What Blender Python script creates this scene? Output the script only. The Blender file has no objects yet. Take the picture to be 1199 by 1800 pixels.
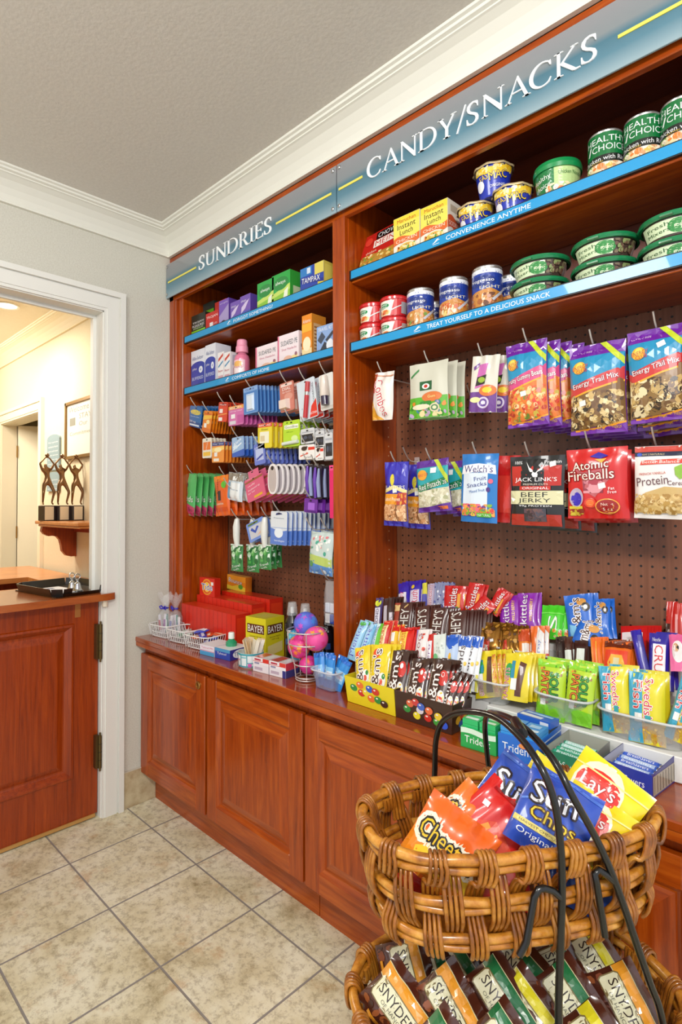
import bpy, bmesh, math, random
from mathutils import Vector, Matrix, Euler
from mathutils.geometry import tessellate_polygon
scene = bpy.context.scene
COL = scene.collection
PI = math.pi
random.seed(7)

# ------------------------------------------------------------------ camera
def make_camera():
    f, cx, cy = 1002.16, 554.0, 867.7
    a, b, c = -0.796, 0.0212, -0.0026
    ca, sa, cb, sb, cc, sc = math.cos(a), math.sin(a), math.cos(b), math.sin(b), math.cos(c), math.sin(c)
    fw = Vector((sa*cb, ca*cb, sb)); r = Vector((ca, -sa, 0)); u = r.cross(fw)
    r2 = r*cc + u*sc; u2 = -r*sc + u*cc
    cd = bpy.data.cameras.new('camera'); co = bpy.data.objects.new('camera', cd); COL.objects.link(co)
    co.matrix_world = Matrix(((r2.x, u2.x, -fw.x, 2.2889), (r2.y, u2.y, -fw.y, -1.3218), (r2.z, u2.z, -fw.z, 1.2666), (0, 0, 0, 1)))
    cd.sensor_fit = 'HORIZONTAL'; cd.sensor_width = 36.0; cd.lens = f*36.0/1199
    cd.shift_x = (599.5-cx)/1199; cd.shift_y = -(900-cy)/1199
    cd.clip_start = 0.02
    scene.camera = co
make_camera()

# ------------------------------------------------------------------ light and exposure
scene.view_settings.view_transform = 'Standard'; scene.view_settings.look = 'None'
scene.view_settings.gamma = 1.0; scene.view_settings.exposure = 0.0
scene.view_settings.use_curve_mapping = False
W = bpy.data.worlds.new('world'); scene.world = W; W.use_nodes = True
W.node_tree.nodes['Background'].inputs[0].default_value = (0.97, 0.99, 1.05, 1)
W.node_tree.nodes['Background'].inputs[1].default_value = 1.04
def area(name, loc, target, size, power, color, sy=None):
    l = bpy.data.lights.new(name, 'AREA'); l.energy = power; l.color = color; l.size = size
    if sy: l.shape = 'RECTANGLE'; l.size_y = sy
    o = bpy.data.objects.new(name, l); COL.objects.link(o); o.location = loc
    d = Vector(target)-Vector(loc); o.rotation_euler = d.to_track_quat('-Z', 'Y').to_euler()
    return o
area('ceiling_lamp_light', (2.9, -1.9, 2.40), (1.2, 0.1, 1.1), 0.35, 47, (1.0, 0.98, 0.95))
area('ceiling_lamp_light', (1.3, -1.7, 2.44), (1.0, 0.0, 0.6), 0.5, 20, (1.0, 0.985, 0.95))
area('hall_lamp_light', (-1.7, -0.45, 2.44), (-1.7, -0.40, 0), 0.25, 24, (1.0, 0.88, 0.72))
area('hall_lamp_light', (-2.6, -0.9, 2.40), (-2.4, 0.15, 1.6), 0.5, 24, (1.0, 0.92, 0.78))

# ------------------------------------------------------------------ materials
def lin(c):
    return c/12.92 if c <= 0.04045 else ((c+0.055)/1.055)**2.4
def rgb(h):
    return tuple(lin(int(h[i:i+2], 16)/255) for i in (0, 2, 4)) + (1,)
MATS = {}
def mat(h, rough=0.45, metal=0.0, coat=0.0, trans=0.0, alpha=1.0, emit=0.0, key=None):
    k = (h, rough, metal, coat, trans, alpha, emit)
    if k in MATS: return MATS[k]
    m = bpy.data.materials.new('colour_'+h); m.use_nodes = True
    b = m.node_tree.nodes['Principled BSDF']
    b.inputs['Base Color'].default_value = rgb(h); b.inputs['Roughness'].default_value = rough
    b.inputs['Metallic'].default_value = metal; b.inputs['Coat Weight'].default_value = coat
    b.inputs['Transmission Weight'].default_value = trans; b.inputs['Alpha'].default_value = alpha
    if trans: b.inputs['IOR'].default_value = 1.25
    if emit:
        b.inputs['Emission Color'].default_value = rgb(h); b.inputs['Emission Strength'].default_value = emit
    MATS[k] = m
    return m
def nmat(name, build):
    if name in MATS: return MATS[name]
    m = bpy.data.materials.new(name); m.use_nodes = True
    build(m.node_tree, m.node_tree.nodes['Principled BSDF']); MATS[name] = m
    return m
def N(t, typ, **kw):
    n = t.nodes.new(typ)
    for k, v in kw.items():
        if k.startswith('i_'): n.inputs[k[2:].replace('_', ' ')].default_value = v
        else: setattr(n, k, v)
    return n
def ramp(t, fac, stops):
    r = t.nodes.new('ShaderNodeValToRGB'); t.links.new(fac, r.inputs[0])
    e = r.color_ramp.elements
    while len(e) < len(stops): e.new(0.5)
    for x, (p, c) in zip(e, stops): x.position = p; x.color = rgb(c)
    return r.outputs[0]
def wood(name, dark, midc, light, sx=1, sy=1, sz=1, rough=0.28, coat=0.3, bump=0.0):
    def f(t, b):
        tc = N(t, 'ShaderNodeTexCoord'); mp = N(t, 'ShaderNodeMapping'); mp.inputs['Scale'].default_value = (sx, sy, sz)
        t.links.new(tc.outputs['Object'], mp.inputs[0])
        n = N(t, 'ShaderNodeTexNoise', i_Scale=3.0, i_Detail=6.0, i_Roughness=0.62, i_Distortion=0.6)
        t.links.new(mp.outputs[0], n.inputs['Vector'])
        t.links.new(ramp(t, n.outputs[0], [(0.25, dark), (0.5, midc), (0.78, light)]), b.inputs['Base Color'])
        b.inputs['Roughness'].default_value = rough; b.inputs['Coat Weight'].default_value = coat
        b.inputs['Coat Roughness'].default_value = 0.15
        if bump:
            bn = N(t, 'ShaderNodeBump', i_Strength=bump, i_Distance=0.002); t.links.new(n.outputs[0], bn.inputs['Height'])
            t.links.new(bn.outputs[0], b.inputs['Normal'])
    return nmat(name, f)
WOOD_V = wood('cherry_wood_upright', '742600', '9C3E04', 'BA580E', 22, 22, 1.6)
WOOD_H = wood('cherry_wood_rail', '782800', 'A04204', 'BE5E12', 1.6, 22, 22)
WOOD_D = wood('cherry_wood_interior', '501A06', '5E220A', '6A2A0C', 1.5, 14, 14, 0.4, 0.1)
WOOD_TOP = wood('cherry_wood_worktop', '862E06', '98400C', 'AA4E14', 1.2, 10, 10, 0.16, 0.7)
OAK = wood('stained_oak', '702200', '923400', 'AA4604', 40, 26, 1.2, 0.35, 0.25, 0.5)
OAK_L = wood('light_oak_top', 'A8622C', 'C27A3E', 'D69450', 10, 1.4, 10, 0.3, 0.3)
def _floor(t, b):
    tc = N(t, 'ShaderNodeTexCoord'); mp = N(t, 'ShaderNodeMapping')
    S = 0.3174
    mp.inputs['Location'].default_value = (-0.2142, 0.1954, 0)
    t.links.new(tc.outputs['Object'], mp.inputs[0])
    br = N(t, 'ShaderNodeTexBrick', offset=0.0, squash=1.0, i_Scale=1.0, i_Mortar_Size=0.0035, i_Mortar_Smooth=0.3, i_Brick_Width=S, i_Row_Height=S)
    br.inputs['Color1'].default_value = (1, 1, 1, 1); br.inputs['Color2'].default_value = (0.86, 0.86, 0.86, 1); br.inputs['Mortar'].default_value = (0, 0, 0, 1)
    t.links.new(mp.outputs[0], br.inputs[0])
    n = N(t, 'ShaderNodeTexNoise', i_Scale=5.0, i_Detail=9.0, i_Roughness=0.68); t.links.new(tc.outputs['Object'], n.inputs['Vector'])
    n2 = N(t, 'ShaderNodeTexNoise', i_Scale=38.0, i_Detail=6.0, i_Roughness=0.8); t.links.new(tc.outputs['Object'], n2.inputs['Vector'])
    mp3 = N(t, 'ShaderNodeMapping'); mp3.inputs['Location'].default_value = (3.3, 1.2, 0); t.links.new(tc.outputs['Object'], mp3.inputs[0])
    n3 = N(t, 'ShaderNodeTexNoise', i_Scale=7.0, i_Detail=7.0, i_Roughness=0.72); t.links.new(mp3.outputs[0], n3.inputs['Vector'])
    base = ramp(t, n.outputs[0], [(0.30, 'AC9C72'), (0.46, 'DCD4B2'), (0.60, 'ECE8CE')])
    sp = ramp(t, n2.outputs[0], [(0.38, '8E7C5C'), (0.52, 'FFFFFF')])
    m1 = N(t, 'ShaderNodeMix', data_type='RGBA', blend_type='MULTIPLY'); m1.inputs[0].default_value = 0.5
    t.links.new(base, m1.inputs[6]); t.links.new(sp, m1.inputs[7])
    oc = ramp(t, n3.outputs[0], [(0.555, '000000'), (0.66, 'B0B0B0')])
    m2 = N(t, 'ShaderNodeMix', data_type='RGBA'); t.links.new(oc, m2.inputs[0]); t.links.new(m1.outputs[2], m2.inputs[6]); m2.inputs[7].default_value = rgb('B88238')
    m3 = N(t, 'ShaderNodeMix', data_type='RGBA'); t.links.new(br.outputs['Fac'], m3.inputs[0]); t.links.new(m2.outputs[2], m3.inputs[6]); m3.inputs[7].default_value = rgb('8E8A84')
    t.links.new(m3.outputs[2], b.inputs['Base Color']); b.inputs['Roughness'].default_value = 0.42
    bn = N(t, 'ShaderNodeBump', i_Strength=0.6, i_Distance=0.003, invert=True); t.links.new(br.outputs['Fac'], bn.inputs['Height']); t.links.new(bn.outputs[0], b.inputs['Normal'])
FLOOR = nmat('stone_look_tile', _floor)
def rough_paint(name, c1, c2, scale, strength, dist=0.002):
    def f(t, b):
        tc = N(t, 'ShaderNodeTexCoord'); n = N(t, 'ShaderNodeTexNoise', i_Scale=scale, i_Detail=4.0, i_Roughness=0.6)
        t.links.new(tc.outputs['Object'], n.inputs['Vector'])
        t.links.new(ramp(t, n.outputs[0], [(0.35, c1), (0.65, c2)]), b.inputs['Base Color'])
        bn = N(t, 'ShaderNodeBump', i_Strength=strength, i_Distance=dist); t.links.new(n.outputs[0], bn.inputs['Height']); t.links.new(bn.outputs[0], b.inputs['Normal'])
        b.inputs['Roughness'].default_value = 0.8
    return nmat(name, f)
WALLP = rough_paint('textured_wallpaper', 'C6C3B6', 'D2D0C4', 190, 0.45)
CEIL = rough_paint('stippled_ceiling_paint', 'D6D2CA', 'DEDAD2', 90, 0.35)
CREAM = rough_paint('cream_hall_paint', 'E2D6B8', 'E6DABE', 60, 0.05)
HCEIL = rough_paint('hall_ceiling_paint', 'E9DFC8', 'ECE3CE', 60, 0.05)
BASET = rough_paint('stone_look_skirting_tile', 'A8906C', 'C9BB98', 16, 0.1)
WHITE = mat('E4E3DC', 0.4)
COVE = mat('E2E1D6', 0.55)
def _peg(t, b):
    tc = N(t, 'ShaderNodeTexCoord'); sep = N(t, 'ShaderNodeSeparateXYZ'); t.links.new(tc.outputs['Object'], sep.inputs[0])
    mp = N(t, 'ShaderNodeMapping'); mp.inputs['Scale'].default_value = (60, 60, 2); t.links.new(tc.outputs['Object'], mp.inputs[0])
    n = N(t, 'ShaderNodeTexNoise', i_Scale=2.0, i_Detail=4.0); t.links.new(mp.outputs[0], n.inputs['Vector'])
    base = ramp(t, n.outputs[0], [(0.3, '724228'), (0.7, '845238')])
    def frac(sock, off):
        a = N(t, 'ShaderNodeMath', operation='ADD'); t.links.new(sock, a.inputs[0]); a.inputs[1].default_value = off
        d = N(t, 'ShaderNodeMath', operation='DIVIDE'); t.links.new(a.outputs[0], d.inputs[0]); d.inputs[1].default_value = 0.0254
        f = N(t, 'ShaderNodeMath', operation='FRACT'); t.links.new(d.outputs[0], f.inputs[0])
        s = N(t, 'ShaderNodeMath', operation='SUBTRACT'); t.links.new(f.outputs[0], s.inputs[0]); s.inputs[1].default_value = 0.5
        p = N(t, 'ShaderNodeMath', operation='MULTIPLY'); t.links.new(s.outputs[0], p.inputs[0]); t.links.new(s.outputs[0], p.inputs[1])
        return p.outputs[0]
    ad = N(t, 'ShaderNodeMath', operation='ADD')
    t.links.new(frac(sep.outputs[0], -1.4816+0.0127+2.54), ad.inputs[0]); t.links.new(frac(sep.outputs[2], -1.1899+0.0127+2.54), ad.inputs[1])
    lt = N(t, 'ShaderNodeMath', operation='LESS_THAN'); t.links.new(ad.outputs[0], lt.inputs[0]); lt.inputs[1].default_value = 0.0145
    mx = N(t, 'ShaderNodeMix', data_type='RGBA'); t.links.new(lt.outputs[0], mx.inputs[0]); t.links.new(base, mx.inputs[6]); mx.inputs[7].default_value = (0.008, 0.005, 0.004, 1)
    t.links.new(mx.outputs[2], b.inputs['Base Color']); b.inputs['Roughness'].default_value = 0.4
    bn = N(t, 'ShaderNodeBump', i_Strength=1.0, i_Distance=0.004, invert=True); t.links.new(lt.outputs[0], bn.inputs['Height']); t.links.new(bn.outputs[0], b.inputs['Normal'])
PEG = nmat('perforated_brown_board', _peg)
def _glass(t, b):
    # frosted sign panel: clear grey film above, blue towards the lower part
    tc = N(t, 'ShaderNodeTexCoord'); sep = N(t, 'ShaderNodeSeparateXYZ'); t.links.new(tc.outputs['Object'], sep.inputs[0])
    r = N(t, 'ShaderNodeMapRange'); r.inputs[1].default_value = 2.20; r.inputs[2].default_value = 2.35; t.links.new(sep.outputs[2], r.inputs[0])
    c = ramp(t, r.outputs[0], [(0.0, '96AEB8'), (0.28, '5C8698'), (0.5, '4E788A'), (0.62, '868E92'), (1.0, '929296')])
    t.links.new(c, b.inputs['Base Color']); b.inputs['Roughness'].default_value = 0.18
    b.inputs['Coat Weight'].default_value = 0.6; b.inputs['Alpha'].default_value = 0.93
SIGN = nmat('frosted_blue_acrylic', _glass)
CLEAR = mat('F4F6F6', 0.12, 0, 0.2, 0.0, 0.28)
FILM = mat('F2F4F6', 0.15, 0, 0.5, 0.0, 0.20)
CHROME = mat('C8C8C8', 0.15, 1.0)
WIRE = mat('DAD8D4', 0.3, 0.75)
BRASS = mat('B08A4A', 0.3, 0.9)

# ------------------------------------------------------------------ mesh builder
class MB:
    def __init__(s): s.v = []; s.f = []; s.m = []; s.mats = []; s.sm = []
    def mi(s, m):
        if m not in s.mats: s.mats.append(m)
        return s.mats.index(m)
    def poly(s, pts, m, smooth=False):
        i = len(s.v); s.v += [tuple(p) for p in pts]; s.f.append(tuple(range(i, i+len(pts)))); s.m.append(s.mi(m)); s.sm.append(smooth)
    def grid(s, P, m, smooth=True, cu=False, cv=False):
        i0 = len(s.v); nu = len(P); nv = len(P[0]); k = s.mi(m)
        for r in P: s.v += [tuple(p) for p in r]
        for a in range(nu if cu else nu-1):
            for b in range(nv if cv else nv-1):
                a2 = (a+1) % nu; b2 = (b+1) % nv
                s.f.append((i0+a*nv+b, i0+a2*nv+b, i0+a2*nv+b2, i0+a*nv+b2)); s.m.append(k); s.sm.append(smooth)
    def box(s, x0, x1, y0, y1, z0, z1, m, tf=None):
        c = [(x0,y0,z0),(x1,y0,z0),(x1,y1,z0),(x0,y1,z0),(x0,y0,z1),(x1,y0,z1),(x1,y1,z1),(x0,y1,z1)]
        if tf: c = [tf(Vector(p)) for p in c]
        i = len(s.v); s.v += [tuple(p) for p in c]; k = s.mi(m)
        for f in ((0,3,2,1),(4,5,6,7),(0,1,5,4),(1,2,6,5),(2,3,7,6),(3,0,4,7)):
            s.f.append(tuple(i+j for j in f)); s.m.append(k); s.sm.append(False)
    def cbox(s, x0, x1, y0, y1, z0, z1, m, c=0.003):
        # box with chamfered edges
        xs = (x0, x0+c, x1-c, x1); ys = (y0, y0+c, y1-c, y1); zs = (z0, z0+c, z1-c, z1)
        def P(i, j, k): return (xs[i], ys[j], zs[k])
        def q(*a): s.poly([P(*t) for t in a], m)
        q((1,0,1),(2,0,1),(2,0,2),(1,0,2)); q((2,3,1),(1,3,1),(1,3,2),(2,3,2))
        q((0,2,1),(0,1,1),(0,1,2),(0,2,2)); q((3,1,1),(3,2,1),(3,2,2),(3,1,2))
        q((1,1,3),(2,1,3),(2,2,3),(1,2,3)); q((1,2,0),(2,2,0),(2,1,0),(1,1,0))
        q((1,0,2),(2,0,2),(2,1,3),(1,1,3)); q((2,3,2),(1,3,2),(1,2,3),(2,2,3)); q((2,0,1),(1,0,1),(1,1,0),(2,1,0)); q((1,3,1),(2,3,1),(2,2,0),(1,2,0))
        q((3,1,2),(3,2,2),(2,2,3),(2,1,3)); q((0,2,2),(0,1,2),(1,1,3),(1,2,3)); q((3,2,1),(3,1,1),(2,1,0),(2,2,0)); q((0,1,1),(0,2,1),(1,2,0),(1,1,0))
        q((2,0,1),(3,1,1),(3,1,2),(2,0,2)); q((0,1,1),(1,0,1),(1,0,2),(0,1,2)); q((3,2,1),(2,3,1),(2,3,2),(3,2,2)); q((1,3,1),(0,2,1),(0,2,2),(1,3,2))
        for i, j, k in ((1,1,1),(2,1,1),(2,2,1),(1,2,1),(1,1,2),(2,1,2),(2,2,2),(1,2,2)):
            a = (0 if i == 1 else 3); b = (0 if j == 1 else 3); d = (0 if k == 1 else 3)
            s.poly([P(a,j,k), P(i,b,k), P(i,j,d)], m)
    def tube(s, pts, r, m, seg=8, closed=False, cap=True):
        pts = [Vector(p) for p in pts]; n = len(pts); rings = []
        rr = r if isinstance(r, (list, tuple)) else [r]*n
        up = Vector((0, 0, 1)); prev = None
        for i, p in enumerate(pts):
            a = pts[(i-1) % n] if (closed or i > 0) else pts[i]; b = pts[(i+1) % n] if (closed or i < n-1) else pts[i]
            t = (b-a).normalized()
            if prev is None:
                x = t.cross(up); x = t.cross(Vector((1, 0, 0))) if x.length < 1e-3 else x
            else:
                x = prev - t*prev.dot(t)
                if x.length < 1e-6: x = t.cross(up)
            x.normalize(); prev = x; y = t.cross(x)
            rings.append([p + (x*math.cos(2*PI*k/seg)+y*math.sin(2*PI*k/seg))*rr[i] for k in range(seg)])
        s.grid(rings, m, True, closed, True)
        if cap and not closed:
            s.poly(list(reversed(rings[0])), m); s.poly(rings[-1], m)
    def lathe(s, prof, m, seg=28, c=(0, 0, 0), mats=None):
        for k in range(len(prof)-1):
            (r0, z0), (r1, z1) = prof[k], prof[k+1]
            P = [[(c[0]+r*math.cos(2*PI*j/seg), c[1]+r*math.sin(2*PI*j/seg), c[2]+z) for j in range(seg)] for r, z in ((r0, z0), (r1, z1))]
            s.grid(list(reversed(P)), mats[k] if mats else m, True, False, True)
    def extrude(s, pts2, fn, d0, d1, m):
        # closed outline pts2 swept between depths d0 and d1 by fn(u, v, d)
        n = len(pts2)
        for i in range(n):
            a, b = pts2[i], pts2[(i+1) % n]
            s.poly([fn(*a, d0), fn(*b, d0), fn(*b, d1), fn(*a, d1)], m)
        V = [Vector((p[0], p[1], 0)) for p in pts2]
        for t in tessellate_polygon([V]):
            s.poly([fn(*pts2[i], d0) for i in t], m); s.poly([fn(*pts2[i], d1) for i in reversed(t)], m)
    def build(s, name, parent=None, loc=None, merge=False):
        me = bpy.data.meshes.new(name); me.from_pydata(s.v, [], s.f)
        for m in s.mats: me.materials.append(m)
        me.polygons.foreach_set('material_index', s.m); me.polygons.foreach_set('use_smooth', s.sm)
        if merge:
            bm = bmesh.new(); bm.from_mesh(me); bmesh.ops.remove_doubles(bm, verts=bm.verts, dist=1e-5)
            bmesh.ops.recalc_face_normals(bm, faces=bm.faces); bm.to_mesh(me); bm.free()
        me.update()
        o = bpy.data.objects.new(name, me); COL.objects.link(o)
        if parent: o.parent = parent
        if loc: o.location = loc
        return o
def tag(o, label=None, cat=None, group=None, kind=None):
    if label: o['label'] = label
    if cat: o['category'] = cat
    if group: o['group'] = group
    if kind: o['kind'] = kind
    return o
def empty(name, loc=(0, 0, 0), rot=(0, 0, 0)):
    o = bpy.data.objects.new(name, None); COL.objects.link(o); o.location = loc; o.rotation_euler = rot; o.empty_display_size = 0.02
    return o
def copy_tree(o, parent=None):
    c = o.copy(); COL.objects.link(c)
    if parent: c.parent = parent
    for ch in list(o.children): copy_tree(ch, c)
    return c
def struct(o): o['kind'] = 'structure'; return o

# ------------------------------------------------------------------ the room shell
b = MB(); b.box(-3.7, 3.6, -3.6, 0.45, -0.05, 0, FLOOR); struct(b.build('floor'))
b = MB(); b.box(-0.12, 3.6, -3.6, 0.45, 2.49, 2.54, CEIL); struct(b.build('ceiling'))
# wall with the doorway (x = 0)
D0, D1, DH = -0.305, -1.20, 2.075
b = MB(); b.box(-0.12, 0, D0, 0.45, 0, 2.49, WALLP); b.box(-0.12, 0, -3.6, D1, 0, 2.49, WALLP); b.box(-0.12, 0, D1, D0, DH, 2.49, WALLP)
struct(b.build('wall_left'))
b = MB(); b.box(-0.12, 3.6, 0.30, 0.45, 0, 2.49, WALLP); struct(b.build('wall_shelves'))
# crown moulding: profile measured from the wall (a) and height (z)
CP = [(0.0, 2.385), (0.014, 2.385), (0.014, 2.393), (0.010, 2.396), (0.012, 2.400), (0.018, 2.415), (0.030, 2.435), (0.048, 2.455), (0.066, 2.466), (0.072, 2.468), (0.072, 2.472), (0.082, 2.475), (0.084, 2.481), (0.092, 2.484), (0.094, 2.490)]
def crown(name, fn, e0, e1, mitre0, mitre1):
    b = MB(); P = []
    for a, z in CP:
        P.append([fn(a, z, e0 + (a if mitre0 else 0)), fn(a, z, e1 - (a if mitre1 else 0))])
    b.grid(P, COVE, False)
    return struct(b.build(name))
crown('trim_1', lambda a, z, e: (e, -a, z), 0.0, 3.6, True, False)
crown('trim_2', lambda a, z, e: (a, -e, z), 0.0, 3.6, True, False)
# door casing on the room side: raised outer band, flat, bead
b = MB()
def casing(x0, sgn, opening, head, b, w=0.088):
    y0, y1 = opening
    bands = [(0.0, 0.012, 0.010), (0.012, 0.060, 0.014), (0.060, 0.066, 0.009), (0.066, w, 0.022)]
    for a0, a1, t in bands:
        xa, xb = sorted((x0, x0+sgn*t))
        b.box(xa, xb, y0+a0, y0+a1, 0, head+a1, WHITE)
        b.box(xa, xb, y1-a1, y1-a0, 0, head+a1, WHITE)
        b.box(xa, xb, y1-a0, y0+a0, head+a0, head+a1, WHITE)
casing(0.0, 1, (D0, D1), DH, b); casing(-0.12, -1, (D0, D1), DH, b)
b.box(-0.121, 0.001, D0-0.004, D0+0.001, 0, DH, WHITE); b.box(-0.121, 0.001, D1, D1+0.004, 0, DH, WHITE); b.box(-0.121, 0.001, D1-0.004, D0+0.004, DH-0.004, DH+0.002, WHITE)
b.box(-0.075, -0.065, D0-0.016, D0-0.004, 0, DH, WHITE); b.box(-0.076, -0.064, D1-0.004, D0+0.002, DH-0.018, DH+0.001, WHITE)
struct(b.build('door_1'))
b = MB(); b.box(0.0, 0.010, -0.215, -0.067, 0.001, 0.150, BASET); b.box(0.0, 0.011, -0.215, -0.067, 0.150, 0.153, mat('C9C3B4', 0.6)); struct(b.build('baseboard_left'))

# hall beyond the doorway
HY = 0.15
b = MB()
HD0, HD1 = -3.00, -2.10    # opening of the hall door
b.box(-3.7, HD0, HY, HY+0.12, 0, 2.56, CREAM); b.box(HD1, -0.125, HY, HY+0.12, 0, 2.56, CREAM); b.box(HD0, HD1, HY, HY+0.12, 1.96, 2.56, CREAM)
struct(b.build('wall_hall'))
b = MB(); b.box(-3.8, -3.7, -2.2, 0.27, 0, 2.56, CREAM); struct(b.build('wall_hall_end'))
b = MB(); b.box(-3.8, -0.125, -2.2, 0.27, 2.56, 2.60, HCEIL); struct(b.build('ceiling_hall'))
b = MB(); b.box(-3.8, -0.125, -2.3, -2.2, 0, 2.56, CREAM); struct(b.build('wall_hall_far'))
b = MB(); P = [[(-3.7, HY-a*1.1, 2.56-(2.49-z)*1.15), (-0.125, HY-a*1.1, 2.56-(2.49-z)*1.15)] for a, z in CP]; b.grid(P, mat('EFE3C4', 0.6), False)
struct(b.build('trim_hall'))
b = MB(); HW = mat('F1E8CF', 0.45)
for a0, a1, t in [(0, .015, .010), (.015, .07, .015), (.07, .095, .024)]:
    b.box(HD1+a0, HD1+a1, HY-t, HY, 0, 1.96+a1, HW); b.box(HD0-a1, HD0-a0, HY-t, HY, 0, 1.96+a1, HW); b.box(HD0-a0, HD1+a0, HY-t, HY, 1.96+a0, 1.96+a1, HW)
b.box(HD1-.004, HD1, HY, HY+.12, 0, 1.96, HW); b.box(HD0, HD0+.004, HY, HY+.12, 0, 1.96, HW); b.box(HD0, HD1, HY, HY+.12, 1.955, 1.96, HW)
struct(b.build('door_2'))

# ------------------------------------------------------------------ lettering
_glyph = {}
def glyphs(txt):
    # triangles of a line of text, normalised to the unit square (aspect kept separately)
    if txt in _glyph: return _glyph[txt]
    c = bpy.data.curves.new('lettering', 'FONT'); c.body = txt; c.size = 1.0; c.resolution_u = 2
    o = bpy.data.objects.new('lettering', c); COL.objects.link(o)
    dg = bpy.context.evaluated_depsgraph_get(); e = o.evaluated_get(dg); me = e.to_mesh()
    vs = [(v.co.x, v.co.y) for v in me.vertices]; fs = [tuple(p.vertices) for p in me.polygons]
    e.to_mesh_clear(); bpy.data.objects.remove(o); bpy.data.curves.remove(c)
    if not vs: _glyph[txt] = ([], [], 1); return _glyph[txt]
    x0 = min(v[0] for v in vs); x1 = max(v[0] for v in vs); y0 = min(v[1] for v in vs); y1 = max(v[1] for v in vs)
    vs = [((x-x0)/(x1-x0), (y-y0)/(y1-y0)) for x, y in vs]
    _glyph[txt] = (vs, fs, (x1-x0)/(y1-y0)); return _glyph[txt]
# serif capitals for the two signs, as outlines on a 100-high grid: (advance, [polygons]); holes follow their outer outline
def arc(cx, cy, rx, ry, a0, a1, n=14):
    return [(cx+rx*math.cos(math.radians(a0+(a1-a0)*i/n)), cy+ry*math.sin(math.radians(a0+(a1-a0)*i/n))) for i in range(n+1)]
def serif(x0, x1, y, up=True):
    h = 4 if up else -4
    return [(x0, y), (x1, y), (x1, y+h*0.5), (x1-(x1-x0)*0.25, y+h), (x0+(x1-x0)*0.25, y+h), (x0, y+h*0.5)]
def stem(x, w=11): return [(x, 0), (x+w, 0), (x+w, 100), (x, 100)]
_S = [(6,30),(2,30),(3,4),(14,0),(28,-2),(42,2),(51,12),(53,26),(48,39),(36,49),(24,57),(16,66),(15,78),(20,89),(31,94),(40,91),(46,82),(48,72),(51,72),(50,96),(42,99),(30,102),(16,98),(6,88),(3,74),(7,60),(18,49),(30,41),(39,32),(41,20),(36,8),(26,3),(16,6),(10,14),(7,24)]
_C = arc(47, 50, 46, 52, 55, 305, 26) + [(80, 24), (77, 24), (68, 9)] + arc(50, 50, 35, 46, 300, 62, 24) + [(69, 90), (76, 74), (80, 74), (79, 94)]
SER = {
 'S': (62, [_S]),
 'C': (88, [_C]),
 'U': (90, [[(12,100),(12,32),(16,14),(26,2),(44,-2),(60,1),(70,10),(76,26),(77,100),(71,100),(70,30),(66,14),(56,6),(44,4),(32,8),(25,18),(23,34),(23,100)], serif(2,35,96), serif(62,88,96)]),
 'N': (98, [[(14,0),(19,0),(19,82),(20,82),(80,-3),(86,-3),(86,100),(81,100),(81,24),(22,100),(10,100),(14,94)], serif(4,30,0), serif(70,97,96)]),
 'D': (98, [[(12,0)] + arc(42, 50, 50, 50, -90, 90, 22) + [(12,100)], 'hole', [(23,5)] + arc(42, 50, 38, 45, -90, 90, 22) + [(23,95)], serif(2,30,0), serif(2,30,96)]),
 'R': (84, [stem(12), [(20,100)] + arc(36, 73, 26, 27, 90, -90, 14) + [(20,46),(20,50)] + arc(36, 73, 15, 22, -90, 90, 14) + [(20,95)], [(36,50),(48,48),(74,6),(84,3),(84,0),(66,-2),(58,4)], serif(2,34,0), serif(2,26,96)]),
 'I': (38, [stem(13), serif(3,35,0), serif(3,35,96)]),
 'E': (72, [stem(12), [(20,95),(56,95),(58,80),(61,80),(61,100),(20,100)], [(20,5),(58,5),(63,22),(66,22),(63,0),(20,0)], [(20,49),(46,49),(48,42),(51,42),(51,62),(48,62),(46,54),(20,54)], serif(2,24,0), serif(2,24,96)]),
 'A': (92, [[(10,0),(15,0),(47,88),(78,0),(91,0),(53,102),(49,102)], [(26,34),(66,34),(64,39),(28,39)], serif(0,26,0), serif(68,98,0)]),
 'Y': (86, [[(36,0),(48,0),(48,44),(78,98),(72,98),(44,52),(20,100),(6,100),(36,44)], serif(26,58,0), serif(0,28,96), serif(62,88,96)]),
 '/': (44, [[(0,-8),(6,-8),(44,106),(38,106)]]),
 'K': (90, [stem(12), [(22,48),(68,98),(75,98),(34,53),(76,4),(90,2),(90,-2),(72,-3),(62,2)], serif(2,34,0), serif(2,34,96), serif(58,84,96)]),
}
def serif_line(b, txt, x0, x1, z0, z1, y, m, thick=0.004):
    adv = [SER[ch][0] if ch != ' ' else 40 for ch in txt]; tot = sum(adv); sx = (x1-x0)/tot; sz = (z1-z0)/100; cur = 0
    fn = lambda u, v, d: (x0+u*sx, y-d, z0+v*sz)
    for ch, a in zip(txt, adv):
        polys = SER[ch][1]; i = 0
        while i < len(polys):
            P = [(cur+u, v) for u, v in polys[i]]
            if i+1 < len(polys) and polys[i+1] == 'hole':
                H = [(cur+u, v) for u, v in polys[i+2]]
                V = [Vector((p[0], p[1], 0)) for p in P]; Vh = [Vector((p[0], p[1], 0)) for p in H]; A = P+H
                for t in tessellate_polygon([V, Vh]):
                    b.poly([fn(*A[k], thick) for k in t], m)
                for Q in (P, H):
                    for k in range(len(Q)):
                        q, r = Q[k], Q[(k+1) % len(Q)]; b.poly([fn(*q, 0), fn(*r, 0), fn(*r, thick), fn(*q, thick)], m)
                i += 3
            else:
                b.extrude(P, fn, thick, 0, m); i += 1
        cur += a
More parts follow.
